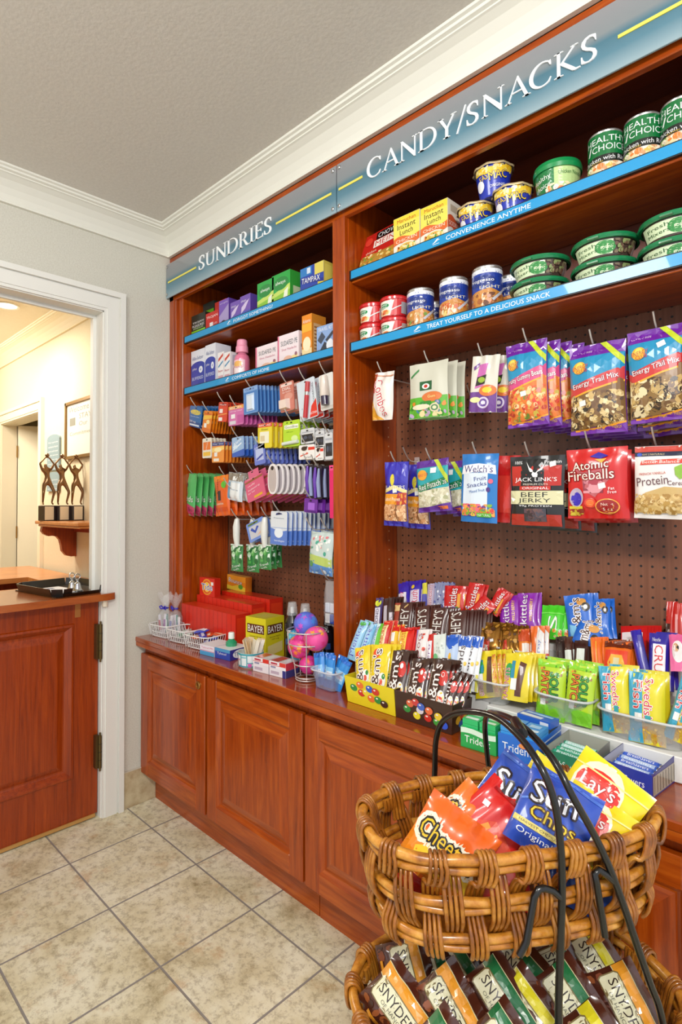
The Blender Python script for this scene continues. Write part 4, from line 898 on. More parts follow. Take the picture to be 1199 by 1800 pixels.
shelfcarton('or1', 'medicine_carton', 0.07, 'E88A1C', [r(0, 0, 1, .25, 'F0D8A0'), e(.5, .35, .4, .16, 'F8E8C0'), r(0, .62, 1, .8, 'F4B030'), t('Airborne', .5, .86, .8, .08, 'F8F0E0')], 'tall narrow orange carton with printed side', group=G2, w=.05, h=.16, sidec='D88A2C', side=[r(.12, .1, .88, .8, 'E0B888')]+[r(.16, .14+i*.08, .84, .17+i*.08, 'A06A40') for i in range(8)])
shelfcarton('blu1', 'travel_kit_box', 0.05, '8AA8D8', [q([(.1, .1), (.45, .45), (.7, .3), (.4, .0)], '2A3040'), q([(.05, .55), (.3, .8), (.5, .6), (.25, .4)], '3A4458'), e(.75, .3, .2, .2, 'E8ECF4'), t('TRAVEL KIT', .5, .88, .85, .12, 'F0F4FA'), q([(.5, .5), (.9, .75), (.95, .65), (.6, .42)], '30384A')], 'light blue box picturing dark adapters beside the divider', group=G2, w=.085)

# ------------------------------------------------------------------ right bay, upper shelf
def turned(name, prof, m, F_art=(), mats=None, seg=28, parent=None, loc=None, span=150, R=None, z0=0.0, z1=0.1, L=0.09, yaw=22):
    # a round container with a printed wrap facing the room
    b = MB(); b.lathe(prof, m, seg, mats=mats)
    if F_art:
        sp = math.radians(span)
        def F(u, v, o):
            rr = R(v)+o; a = (u-.5)*sp+math.radians(yaw)
            return (rr*math.sin(a), -rr*math.cos(a), z0+v*(z1-z0))
        art(b, F, R(.5)*sp, z1-z0, F_art, L, 0.0008, 0.00016)
    return b.build(name, parent, loc)
G3 = 'instant meals on the upper right shelf'
x, y, z, w, h, l, ro = D['chow']
o = carton('noodle_tray', w, .05, .165, 'C02018', [r(0, 0, 1, .42, 'B88A3A'), blob(4, .02, .02, .98, .45, 90, .05, ['D8A84A', 'C88A30', 'E8C870', 'A8702A', '7AA03A', 'F0DCA0']), r(.38, .78, 1, .96, '1A1210'), t('CHOW', .68, .87, .5, .12, 'F0F0F0'), r(.34, .58, 1, .76, 'F4ECE0'), to('MEIN', .66, .67, .55, .13, 'C82018', 'F4ECE0'), e(.18, .8, .11, .1, 'E04030'), t('chicken', .3, .5, .3, .06, 'F4E0C0')], sidec='8E1812', topc='A81C16')
place(o, (x, y, 2.0068, w, h, -22, -6)); lab(o, 'red noodle tray leaning back at the left end of upper shelf', 'noodle tray', G3)
IL_ = [r(0, .82, 1, 1, 'E8D840'), r(.0, .45, 1, .84, 'F0E060'), t('Maruchan', .5, .9, .7, .08, 'C83020'), t('Instant', .5, .77, .7, .12, '2A1A10'), t('Lunch', .5, .63, .5, .11, '2A1A10'), wave(.36, .52, 'E06A30', .04), t('CHICKEN', .5, .45, .8, .07, 'F8E8D0'), e(.5, .20, .44, .20, 'E8E0C8'), e(.5, .20, .38, .165, 'E0B850'), blob(3, .16, .07, .84, .33, 60, .05, ['E8C860', 'F0DC90', '5A9A3A', 'E07A30', 'F4E8B0'])]
shelfcarton('il1', 'soup_cup_carton', 0.05, 'F0E8D8', IL_, 'yellow topped instant soup box, left of the pair', group=G3)
shelfcarton('il2', 'soup_cup_carton', 0.07, 'F0E8D8', IL_, 'yellow topped instant soup box, right of the pair', group=G3, side=[wave(.35, .62, 'D85A30', .05), t('SODIUM', .5, .48, .8, .1, 'F0E0D0'), r(.2, .75, .8, .9, 'C8B8A0')])
def mac(x, y, z, label, yaw=24):
    g = lab(empty('pasta_cup', (x, y, z), (0, 0, math.radians(yaw))), label, 'cup', 'pasta cups in a small pile')
    m = mat('2438B0', .3, 0, .4)
    R = lambda v: .036+.012*v
    turned('cup_body', [(0, 0), (.034, 0), (.036, .004), (.048, .080), (.049, .082)], m, [wave(.72, .95, 'F0C830', .05, 1.5), blob(5, 0, .72, 1, .98, 26, .05, ['F4D860', 'E8B020', 'F8E8A0']), t('EASY', .30, .62, .3, .2, 'F4D020', 14), to('MAC', .60, .62, .42, .26, 'F4D020', '16206A', 8), t('ORIGINAL', .6, .28, .4, .1, 'F0F0F0', 6), e(.15, .35, .12, .2, 'F0F0F4')], parent=g, R=R, z0=.004, z1=.080, yaw=0)
    b = MB(); n = 40
    P = [[((.0535+.002*math.sin(k*5.0)+.0015*math.sin(k*9))*f*math.cos(2*PI*k/n), (.0535+.002*math.sin(k*5.0))*f*math.sin(2*PI*k/n), zz) for k in range(n)] for f, zz in ((.985, .077), (1.0, .082), (.9, .0845), (0.0, .085))]
    b.grid(P, mat('D8C090', .35, .3), True, False, True); b.build('foil_lid', g)
    return g
x, y, z = D['mac1'][:3]; mac(x, y, z, 'blue pasta cup with yellow lettering, bottom left of the small pile')
x2, y2, z2 = D['mac2'][:3]; mac(x2, y2, z2, 'blue pasta cup with yellow lettering, bottom right of the small pile')
mac((x+x2)/2-.003, y+.0, z+.0858, 'blue pasta cup with yellow lettering, on top of the small pile', 28)
mac(1.675, .19, z, 'blue pasta cup half hidden behind the others and the green bowl')
HC_G = '128A4A'
x, y, z = D['hcb'][:3]; g = lab(empty('soup_bowl', (x, y, z)), 'round soup bowl with green lid and green label on upper right shelf', 'bowl', None)
turned('bowl_body', [(0, 0), (.040, 0), (.044, .004), (.052, .084)], mat('E8E4D4', .35), [r(0, 0, .45, 1, '1A7A40'), r(.45, .3, 1, 1, 'BCD890'), blob(8, .3, .02, .8, .5, 40, .045, ['E07030', 'F0E0B0', 'C8A050', '5A9A3A', 'F4F0DC']), t('Healthy', .22, .72, .36, .2, 'F4F8F0', 6), t('choice', .24, .50, .3, .16, 'F4F8F0', 6), t('Chicken Noodle', .72, .80, .42, .12, '2A6A30')], parent=g, R=lambda v: .0445+.0075*v, z0=.006, z1=.082, span=170)
b = MB(); b.lathe([(.053, .080), (.0565, .080), (.0575, .090), (.055, .100), (.050, .102), (.046, .098), (0, .098)], mat(HC_G, .3, 0, .4), 36); b.build('lid', g)
HCN = [r(0, .40, 1, 1, '0E7038'), t('HEALTHY', .5, .86, .72, .12, 'F0F4F0'), t('CHOICE', .55, .69, .58, .13, 'F0F4F0'), q([(.16, .62), (.22, .78), (.25, .78), (.2, .62)], 'F0F4F0'), r(0, .38, 1, .54, '141814'), t('Chicken with Rice', .46, .47, .8, .09, 'F0F0F0'), t('Soup', .35, .415, .2, .035, 'E0C040'), r(0, 0, 1, .38, 'E8D8A8'), blob(11, 0, .0, 1, .38, 70, .05, ['E8843A', 'F4ECD8', 'D8B850', '6AA840', 'F0F0E4', 'D8A070'])]
for k, (key, lb) in enumerate((('can1', 'green soup can with chicken and rice picture, leftmost of three'), ('can2', 'green soup can with price sticker, middle of three'), ('can3', 'green soup can cut by the right edge of the photo'))):
    x, y, z, rr, h = D[key]; hh = .118 if k < 3 else h; rr = .038
    g = lab(empty('soup_can', (x, y, z)), lb, 'can', 'green soup cans on the upper right shelf')
    hh = .128
    turned('can_body', [(0, 0), (rr-.002, 0), (rr, .003), (rr-.0006, .006), (rr-.0006, hh-.006), (rr, hh-.003), (rr-.002, hh), (rr-.004, hh), (rr-.005, hh-.005), (0, hh-.005)], mat('C8C8C4', .25, .8), HCN, parent=g, R=lambda v: rr-.0004, z0=.007, z1=hh-.007, span=200, yaw=20)
# ------------------------------------------------------------------ right bay, lower shelf
RD_ = [r(0, 0, 1, 1, 'C81C20'), q([(0, .1), (.5, .0), (.62, .9), (0, .95)], 'E8E8DC'), e(.28, .62, .2, .16, '128A4A'), t('Healthy', .28, .66, .3, .14, 'F8F8F8'), t('choice', .28, .54, .26, .12, 'F8F8F8'), e(.32, .22, .2, .17, 'F0D8A0'), blob(6, .18, .1, .46, .36, 14, .04, ['E07030', 'D8B060', 'C84830']), q([(.5, .3), (.8, .62), (.82, .58), (.53, .25)], 'D8D8D8'), r(.8, .1, .98, .8, 'A8A0A0')]
def redcup(x, y, z, lb):
    g = lab(empty('snack_bowl', (x, y, z)), lb, 'bowl', 'red lidded snack bowls in two stacks')
    turned('bowl_body', [(0, 0), (.036, 0), (.038, .003), (.041, .056)], mat('C01A1E', .3, 0, .4), RD_, parent=g, R=lambda v: .0385+.003*v, z0=.004, z1=.054, span=165, yaw=18)
    b = MB(); b.lathe([(.042, .053), (.045, .053), (.0455, .060), (.043, .064), (.039, .066), (.037, .063), (0, .063)], mat('C81E24', .28, 0, .5), 32); b.build('lid', g)
x, y, z = D['red1'][:3]; redcup(x+.025, y, z, 'red snack bowl at the bottom of the left stack'); redcup(x+.026, y, z+.0662, 'red snack bowl on top of the left stack')
x, y, z = D['red2'][:3]; redcup(x+.012, y, z, 'red snack bowl at the bottom of the right stack'); redcup(x+.010, y+.001, z+.0662, 'red snack bowl on top of the right stack')
PR_ = [r(0, .5, 1, 1, '1E3C9A'), r(0, .90, 1, 1, 'E8ECF4'), e(.42, .72, .3, .13, '16307E'), t('Progresso', .42, .73, .5, .1, 'F4F4F0'), q([(0, 0), (1, 0), (1, .38), (.6, .55), (.3, .5), (0, .42)], 'C8863A'), t('LIGHT', .6, .58, .4, .07, 'F4E8C0'), blob(21, .04, .02, .98, .45, 60, .05, ['E8C890', 'D8702E', 'F0E4C0', '8A5A30', 'C8A060', '7A9A40']), q([(.62, .3), (.95, .62), (.97, .58), (.66, .26)], 'C8C8D0')]
for key, lb, pal in (('sp1', 'blue soup can with noodle picture, left of three on shelf', 0), ('sp2', 'blue soup can with vegetable picture, middle of three on shelf', 1), ('sp3', 'blue soup can with beef picture, right of three on shelf', 2), ('sp1b', 'blue soup can standing behind the left one', 0), ('sp3b', 'blue soup can standing behind, beside the salad bowls', 1)):
    x, y, z, rr, h = D[key]; rr = .0400; hh = .135 if len(key) == 3 else .120
    if key == 'sp3b': x += .01
    g = lab(empty('soup_can', (x, y, z)), lb, 'can', 'blue soup cans on the lower right shelf')
    P2 = PR_ if pal == 0 else [p if p[0] != 'b' else blob(30+pal, .04, .02, .98, .45, 60, .055, ['E8A040', 'F0E0B0', 'E07030', 'E8D080', 'C85A20'] if pal == 1 else ['8A4A24', 'A8602E', 'D8702E', '6A3A1C', 'E0C090']) for p in PR_]
    turned('can_body', [(0, 0), (rr-.002, 0), (rr, .003), (rr-.0006, .006), (rr-.0006, hh-.006), (rr, hh-.003), (rr-.002, hh), (rr-.005, hh-.004), (0, hh-.004)], mat('D0D0CC', .25, .8), P2, parent=g, R=lambda v: rr-.0004, z0=.006, z1=hh-.010, span=200, yaw=20)
def salad(x, y, z, lb):
    g = lab(empty('salad_bowl', (x, y, z)), lb, 'bowl', 'green lidded salad bowls')
    turned('bowl_body', [(0, 0), (.050, 0), (.054, .004), (.064, .040), (.068, .042)], mat('4E3C34', .2, 0, .6), [r(0, .05, .62, .95, 'D8E8C0'), e(.52, .5, .14, .44, '2E8A3C'), t('Fresh', .25, .68, .30, .24, '2A5A2A', 4), t('Mixers', .25, .34, .32, .22, '2A5A2A', 4), t('rotini', .53, .5, .14, .22, 'E8F4D8'), blob(2, .64, .05, 1, .95, 30, .035, ['6A4A3C', '5A3A30', '7A6A50', '8A9A60'])], parent=g, R=lambda v: .0552+.0092*v, z0=.005, z1=.038, span=150, yaw=16)
    b = MB(); b.lathe([(.066, .039), (.072, .039), (.074, .043), (.072, .050), (.066, .053), (.060, .055), (.056, .052), (0, .052)], mat('147A4A', .25, 0, .5), 40)
    b.box(-.012, .012, -.079, -.070, .040, .043, mat('147A4A', .25, 0, .5)); b.build('lid', g)
for key, nm, dx in (('sal1', 'left', 0), ('sal2', 'middle', 0), ('sal3', 'right-hand', .012)):
    x, y, z = D[key][:3]; salad(x+dx, y-.02, z, 'green lidded salad bowl at the bottom of the %s stack' % nm); salad(x+dx+.002, y-.021, z+.0552, 'green lidded salad bowl on top of the %s stack' % nm)

# ------------------------------------------------------------------ right bay: bags on peg hooks
def hang(key, name, d, base, prims, noun, cat, group, n=1, dy=.02, dx=0, dz=0, seed=1, stick=None, yaw=0, hk=None, **k):
    x, y, z, w, h, l, ro = D[key]
    o, F = pouch(name, w, h, d, base, prims, seed, **k); place(o, D[key], yaw)
    if stick: sticker(o, F, stick[0], stick[1], w, h, stick[2] if len(stick) > 2 else 8)
    if hk: hook(hk[0], hk[1], hk[2] if len(hk) > 2 else y, 'peg hook holding the '+noun)
    if n > 1: queue(o, noun, cat, group, n, dy, dx, dz)
    else: lab(o, noun+', hanging alone on its hook', cat)
    return o
x, y, z, w, h, l, ro = D['combos']
hang('combos', 'snack_bag', .03, 'ECE4DC', [q([(0, .5), (.12, .3), (.3, .1), (.6, .0), (0, 0)], 'E0A030'), q([(0, .55), (.1, .55), (.14, .95), (0, .98)], 'D86A2A'), q([(.1, .56), (.16, .56), (.2, .96), (.14, .98)], 'C83A30'), to('Combos', .52, .46, .78, .42, 'C82838', 'F8F4F0', -72, .03), wave(.9, .93, 'D8A080', .01)], 'small white snack bag with slanting red lettering', 'bag', None, seed=3, hk=(x-.005, z+h-.012))
x, y, z, w, h, l, ro = D['green']
hang('green', 'candy_pouch', .012, 'CFCEBC', [r(0, 0, 1, .38, '5AAE30'), r(.3, .50, .62, .66, '1E5A30'), e(.46, .57, .1, .05, 'F0F0E8'), e(.46, .57, .05, .03, 'C83020'), q([(.05, .78), (.28, .9), (.28, .86), (.05, .74)], '3A8A4A'), e(.62, .37, .26, .09, 'D8763A'), t('Gum', .62, .38, .2, .05, 'F0E090'), blob(9, .02, .02, .98, .30, 34, .07, ['7AC840', 'E08A30', '3A7A9A', 'E8D8A0', '2E8A30', 'B8A0C0']), e(.7, .17, .12, .08, 'E0D0B0'), e(.7, .17, .09, .055, '5A8A60'), e(.7, .17, .05, .03, 'E8E0B8'), e(.35, .2, .24, .05, 'E8E0C0')], 'cream and green sweets pouch with swirling candy print', 'bag', 'cream and green sweets pouches', n=3, dy=.028, dx=.010, seed=5, seal=.03, hk=(x, z+h-.012))
x, y, z, w, h, l, ro = D['purp']
hang('purp', 'candy_pouch', .010, 'D8D4C6', [r(0, 0, 1, .36, '6A3A8A'), q([(.18, .42), (.5, .46), (.62, .86), (.3, .84)], 'C868B0'), q([(.2, .46), (.55, .5), (.6, .66), (.25, .62)], '2A2A20'), e(.42, .57, .14, .05, '9AB840'), e(.68, .38, .32, .10, 'D8763A'), e(.66, .39, .18, .05, 'F0D040'), e(.55, .17, .22, .10, 'D8CCE4'), e(.55, .17, .15, .07, '6A4A9A'), e(.55, .17, .08, .035, 'E8E0F0'), e(.25, .22, .2, .05, 'E8E0A0'), q([(.1, .8), (.3, .88), (.3, .82), (.12, .74)], '6A3A8A')], 'cream and purple sweets pouch with pink panel', 'bag', 'cream and purple sweets pouches', n=4, dy=.03, dx=.030, seed=6, seal=.03, hk=(x, z+h-.012))
NUTS = ['B89A60', '8A6A3A', 'D8C088', '4A3424', 'E4D4A8', '6A4A2C', 'C8A868', '2E241E']
GUM = ['D83A2A', 'E87A2A', 'C8B048', 'E05A30', 'B83A28', 'E8A04A', '6A8A3A', 'F0C890']
def energy(words, mix, band, w1, nut_n, sz, seed):
    return [r(0, .86, 1, 1, '6A2098'), t('CLASSIC SIZE', .25, .915, .36, .022, 'E8D8F0'), r(0, .46, 1, .86, '1E8CB8'), q([(0, .05), (1, .10), (1, .62), (0, .44)], mix), blob(seed, .02, .06, .98, .46, nut_n, sz, GUM if mix == 'D8762E' else NUTS), q([(0, .40), (1, .54), (1, .565), (0, .425)], 'F0A830'), q([(0, .42), (1, .56), (1, .70), (0, .535)], band), to(words, .5, .565, w1, .075, 'F8F4F0', '8A1A3A', 10, .03), q([(.56, 1), (.68, 1), (1, .80), (1, .72)], 'C0D030'), e(.22, .74, .13, .07, 'E8B030'), e(.22, .76, .07, .045, 'F4D860'), t('ENERGY', .24, .745, .32, .045, 'B82848', 6), t('CLUB', .27, .70, .22, .04, 'B82848', 6), q([(0, 0), (1, 0), (1, .10), (.5, .05), (0, .04)], '6A2098'), q([(.1, .055), (.6, .065), (1, .12), (1, .10), (.6, .045), (.1, .035)], 'E89A28'), t('BALANCED ENERGY', .72, .055, .4, .03, 'F0C040', 3)]
x, y, z, w, h, l, ro = D['ener1']
hang('ener1', 'trail_mix_bag', .038, '6A2098', energy('Fruity Gummy Bears', 'D8762E', 'D04A80', .88, 130, .06, 5), 'purple and blue gummy bear bag', 'bag', 'gummy bear bags on one hook', n=6, dy=.026, dx=.020, dz=-.003, seed=11, seal=.06, stick=(.48, .38), hk=(x-.004, z+h-.012))
x, y, z, w, h, l, ro = D['ener2']
hang('ener2', 'trail_mix_bag', .042, '6A2098', energy('Energy Trail Mix', '7A5A34', 'C83A3A', .84, 170, .055, 6), 'purple and blue trail mix bag of small nuts', 'bag', 'trail mix bags on one hook', n=4, dy=.032, dx=.010, dz=-.003, seed=12, seal=.06, stick=(.28, .34), hk=(x-.01, z+h-.012))
x, y, z, w, h, l, ro = D['ener3']
hang('ener3', 'trail_mix_bag', .045, '6A2098', energy('Energy Trail Mix', '8A6A44', 'C83A3A', .84, 90, .10, 7), 'purple and blue trail mix bag of large fruit pieces', 'bag', 'large trail mix bags on one hook', n=3, dy=.034, dx=.003, dz=-.012, seed=13, seal=.06, stick=(.62, .80, 20), hk=(x-.005, z+h-.012))
x, y, z, w, h, l, ro = D['pnut']
hang('pnut', 'nut_bag', .026, '2E2AA0', [r(0, .66, 1, 1, '3430B0'), e(.42, .72, .1, .09, 'E8D840'), q([(0, .56), (.5, .64), (1, .56), (1, .50), (.5, .58), (0, .50)], 'E8D890'), t('PLANTERS', .5, .60, .85, .06, 'F0ECD8'), q([(0, .32), (1, .34), (1, .50), (0, .50)], 'E89A28'), q([(.55, .33), (1, .34), (1, .52), (.7, .52)], 'B83A20'), t('Salted Peanuts', .45, .42, .75, .06, 'F4E8D0'), r(0, .08, 1, .33, '8A5A34'), blob(14, .03, .08, .97, .34, 70, .11, ['D8A070', 'E8B888', 'C88A58', 'F0CCA0']), r(0, 0, 1, .08, '2E2AA0')], 'tall blue peanut bag', 'bag', 'blue peanut bags', n=2, dy=.05, dx=.045, dz=-.008, seed=15, seal=.05, stick=(.55, .55), hk=(x-.005, z+h-.012))
x, y, z, w, h, l, ro = D['pist']
hang('pist', 'nut_bag', .024, '5A2890', [r(0, .86, 1, 1, '5A2890'), r(0, .44, 1, .86, '22A0A8'), q([(0, .10), (1, .10), (1, .46), (0, .40)], 'C8C4A8'), blob(16, .03, .1, .97, .44, 90, .075, ['E0DCC4', 'C8C0A0', 'D8D4B8', 'A8A880', 'ECE8D8']), q([(0, .38), (1, .52), (1, .66), (0, .50)], '1E7A4C'), to('Red Pistachios', .52, .52, .86, .11, 'F0F0E8', '145A34', 9, .03), q([(.56, 1), (.68, 1), (1, .66), (1, .52)], 'B8C830'), e(.22, .72, .16, .10, 'E8A030'), t('ENERGY CLUB', .24, .72, .34, .05, 'B82848', 6), r(.5, .74, .66, .84, 'F0F0EC'), q([(0, 0), (1, 0), (1, .16), (0, .07)], '5A2890'), r(.62, .04, .92, .10, 'D8702A')], 'teal and purple pistachio bag', 'bag', 'teal and purple pistachio bags', n=3, dy=.045, dx=.030, dz=-.006, seed=17, seal=.05, hk=(x-.02, z+h-.010))
x, y, z, w, h, l, ro = D['welch']
WE_ = [r(.08, .16, .78, .72, 'D8E4F0'), q([(.02, .70), (.5, .74), (.98, .70), (.95, .83), (.5, .86), (.06, .83)], 'F0F0F4'), to("Welch's", .5, .78, .8, .11, '2A1A70', 'F0F0F4', 0, .02), t('Fruit', .58, .64, .34, .06, '2A3A8A', 8), t('Snacks', .48, .55, .56, .06, '2A3A8A', 8), t('Mixed Fruit', .5, .46, .44, .04, '2A6AB0', 8), blob(18, .04, .09, .96, .27, 60, .09, ['E8843A', 'D83A3A', '7AB03A', 'E8C040', '6A3A8A', 'F0A850', 'E86A7A']), e(.8, .48, .05, .035, '4A2A7A'), e(.86, .60, .06, .035, 'E0607A'), r(.5, .08, .88, .14, '5AB838'), t('NATURAL', .69, .11, .32, .035, 'F0F8E8')]
hang('welch', 'fruit_snack_bag', .022, '1E74BE', WE_, 'bright blue fruit snacks bag', 'bag', 'blue fruit snacks bags', n=1, seed=19, seal=.05, hk=(x-.005, z+h-.012))
o, F = pouch('fruit_snack_bag', w*.95, h*.97, .022, 'C81C1C', [r(.1, .15, .8, .7, 'D8382C')], 20); place(o, D['welch'], 0, .045); o.location.x += .042; lab(o, 'red fruit snacks bag behind the bright blue one', 'bag', 'red fruit snacks bags')
o2 = copy_tree(o); o2.location.y += .04; o2.location.x += .018; lab(o2, 'red fruit snacks bag at the back behind another red one', 'bag', 'red fruit snacks bags')
x, y, z, w, h, l, ro = D['jerky']
hang('jerky', 'jerky_bag', .018, '1A1A1C', [r(.04, .58, .96, .86, 'B82418'), r(.22, .58, .66, .96, '141416'), q([(.32, .92), (.38, .80), (.5, .76), (.62, .80), (.68, .92), (.62, .84), (.55, .80), (.54, .70), (.46, .70), (.45, .80), (.38, .84)], 'ECECEC'), t('100%', .17, .91, .14, .045, 'F0F0F0'), t('Protein', .80, .91, .3, .045, 'F0F0F0'), r(.04, .02, .96, .18, 'A82818'), t("JACK LINK'S", .5, .66, .78, .075, 'F4F4F4'), t('PREMIUM CUTS', .5, .60, .46, .026, 'E8E0D0'), r(.2, .52, .78, .575, 'C82818'), t('ORIGINAL', .5, .547, .5, .035, 'F0F0F0'), r(.0, .32, 1, .51, 'D8D4A8'), t('BEEF', .48, .455, .5, .07, '18181A'), t('JERKY', .48, .365, .6, .075, '18181A'), t('99g PROTEIN', .5, .295, .6, .03, 'F0F0F0'), r(.3, .08, .7, .26, '3A3A44'), blob(22, .3, .08, .7, .26, 30, .07, ['5A4048', '4A4450', '6A4A44', '3A2A2C'])], 'black and red beef jerky bag', 'bag', 'black and red beef jerky bags', n=3, dy=.05, dx=.020, dz=-.006, seed=23, seal=.04, stick=(.80, .88, 15), hk=(x-.02, z+h-.008))
x, y, z, w, h, l, ro = D['fire']
hang('fire', 'candy_bag', .028, 'C81A1A', [q([(.12, .74), (.3, .66), (.62, .70), (.75, .56), (.5, .30), (.3, .40), (.28, .56)], 'B85A60'), blob(24, .3, .36, .64, .60, 14, .16, ['A83848', 'C0707A', '8A2838', 'D89098']), to('Atomic', .42, .76, .62, .12, 'F4ECDC', '8A1010', 4, .05), to('Fireballs', .42, .62, .80, .14, 'F4ECDC', '8A1010', 2, .05), q([(.42, .88), (.55, .94), (.72, .88), (.6, .84)], '3A2AA0'), q([(.5, .84), (.7, .84), (.62, .78)], 'E8A830'), e(.17, .30, .13, .14, 'B8A8B8'), e(.17, .28, .10, .10, '3A2AB0'), r(.04, .06, .28, .18, 'D8C83A'), blob(25, .02, .04, .3, .14, 12, .06, ['B83A20', 'C8B030', '8A2A18']), e(.42, .22, .10, .07, 'D83A20'), e(.42, .22, .07, .05, 'F07030'), e(.70, .17, .20, .11, 'E8A040'), e(.70, .17, .18, .095, '9A1A1C'), t('Net wt', .70, .20, .2, .04, 'F0E0D0'), t('5 oz', .70, .13, .16, .04, 'F0E0D0'), t('Fat', .78, .42, .1, .04, 'F0F0F0', 5), t('Free', .79, .37, .14, .04, 'F0F0F0', 5)], 'red cinnamon candy bag', 'bag', 'red cinnamon candy bags', n=3, dy=.045, dx=-.004, dz=-.006, seed=26, seal=.05, stick=(.62, .46, 12), hk=(x-.02, z+h-.004))
x, y, z, w, h, l, ro = D['prot']
hang('prot', 'cereal_pouch', .028, 'E8E4E0', [r(0, .92, 1, 1, 'C8483A'), r(0, .86, 1, .92, '2A3048'), e(.1, .885, .05, .025, '3A5AB8'), t('KAY S NATURALS', .36, .885, .4, .025, 'D8C8A0'), q([(.15, .80), (.88, .82), (.9, .755), (.12, .74)], 'D8402E'), t('Better Balance', .5, .78, .68, .04, 'F4E8E0'), t('FRENCH VANILLA', .36, .62, .5, .035, 'C8503A', 4), to('Protein', .36, .52, .60, .12, '5A2A34', 'E8E4E0', 6, .012), t('Cereal', .80, .49, .3, .06, '5A2A34', 0), q([(0, .08), (1, .08), (1, .42), (.6, .44), (.25, .36), (0, .24)], 'C8A868'), blob(27, .03, .06, .97, .34, 150, .045, ['D8B878', 'C09850', 'E4CC98', 'A8803C']), q([(.76, .70), (.88, .74), (.98, .70), (.96, .58), (.86, .54), (.78, .6)], '8AB83A')], 'white and tan protein cereal pouch', 'pouch', None, seed=28, seal=.06, hk=(x-.01, z+h-.004))
hook(1.165, 1.412, .20, 'bare peg hook near the divider above the peanut bags'); hook(1.400, 1.580, .20, 'bare short peg hook between the cream pouches')

# ------------------------------------------------------------------ left bay: carded goods on peg hooks
def card(key, name, base, prims, noun, cat, group, n=1, dy=.018, dx=0.0, dz=0.0, t_=.002, blister=None, back=None, hk=True, edge=None, extra=None, wh=None, dxy=(0, 0), hkdz=-.006):
    x, y, z, w, h, l, ro = D[key]
    if wh: w, h = wh
    x += dxy[0]; z += dxy[1]
    b = MB(); m = fm(base); eg = fm(edge or base)
    rad = min(.004, w*.1)
    out = [(-w/2+rad, 0), (w/2-rad, 0), (w/2, rad), (w/2, h-rad), (w/2-rad, h), (-w/2+rad, h), (-w/2, h-rad), (-w/2, rad)]
    t_ = max(t_, .003)
    b.extrude(out, lambda u, v, d: (u, d, v), 0.0, t_, eg); b.poly([(u, -.00015, v) for u, v in out], m)
    F = lambda u, v, o: ((u-.5)*w, -o, v*h)
    art(b, F, w, h, list(prims)+[e(.5, 1-.006/h*1.3, .006/w, .0025/h, '1A1412', 10)])
    o = b.build(name); o.location = (x, y, z); o.rotation_euler = (0, math.radians(ro), 0)
    if blister:
        for (u0, v0, u1, v1, dep, c, nm) in blister:
            b = MB(); xa, xb, za, zb = (u0-.5)*w, (u1-.5)*w, v0*h, v1*h
            mm = c if isinstance(c, bpy.types.Material) else fm(c, .15, .6)
            i_ = min(.004, (xb-xa)*.2)
            lo = [(xa, 0, za), (xb, 0, za), (xb, 0, zb), (xa, 0, zb)]; hi = [(xa+i_, -dep, za+i_), (xb-i_, -dep, za+i_), (xb-i_, -dep, zb-i_), (xa+i_, -dep, zb-i_)]
            for k in range(4): b.poly([lo[k], lo[(k+1) % 4], hi[(k+1) % 4], hi[k]], mm)
            b.poly(hi, mm); b.build(nm, o)
    if extra: extra(o, w, h)
    if hk: hook(x+math.sin(math.radians(ro))*h, z+h*math.cos(math.radians(ro))+hkdz, y-.012, 'peg hook holding the '+noun)
    if n > 3: n = min(15, int(round(n*1.35))); dy *= .74; dx *= .62
    if n > 1: queue(o, noun, cat, group, n, dy, dx, dz, 1.0)
    else: lab(o, noun+', alone on its hook', cat)
    return o
W_, K_ = 'EEF0F2', '1A1A1E'
card('a', 'medicine_card', '2A6AA8', [r(0, .0, 1, .25, '1E4A8A'), e(.5, .72, .4, .12, 'E8D040'), to('Advil', .5, .72, .7, .16, 'F0E060', '1A4080', 6), t('Ibuprofen tablets', .5, .5, .7, .06, 'D8E0F0'), t('200 mg', .35, .25, .5, .12, 'F0F0F0'), r(.1, .06, .9, .14, 'D8E4F0')], 'deep blue pain relief packet with yellow name', 'packet', 'deep blue packets', n=7, dy=.016, dx=.014, edge='1E5A9A')
card('b', 'medicine_card', 'E8861A', [r(0, .0, 1, .2, 'D8701A'), q([(0, .55), (1, .7), (1, .85), (0, .75)], 'F4C040'), t('EMERGEN', .5, .86, .8, .07, 'C82818'), r(.2, .22, .5, .42, 'F0F0E8'), e(.62, .5, .2, .1, 'F8E0A0')], 'orange vitamin sachet pack', 'packet', 'orange vitamin sachet packs', n=7, dy=.016, dx=.008, edge='C86A14')
card('c', 'medicine_card', 'D8482A', [r(.05, .8, .95, .95, 'B82A18'), t('Motrin', .5, .87, .7, .08, 'F0E8E0'), r(.15, .45, .5, .65, 'F0E8E0'), r(.1, .05, .5, .22, 'F0F0E8'), q([(0, .3), (1, .4), (1, .45), (0, .35)], 'F0A050')], 'red-orange medicine card', 'packet', 'red-orange medicine cards', n=7, dy=.016, dx=.006)
card('d', 'medicine_card', 'D06AA8', [r(0, .82, 1, 1, 'E8A040'), t('BENADRYL', .5, .9, .8, .1, 'F4F0F0'), t('Allergy relief', .5, .72, .8, .07, 'F8E8F0'), r(.18, .36, .45, .58, 'F0ECEC'), r(.08, .06, .5, .24, 'D8D0D8'), r(.6, .1, .95, .5, 'C0509A')], 'pink allergy medicine card with orange top', 'packet', 'pink allergy medicine cards', n=7, dy=.020, dx=.013, edge='B04A90')
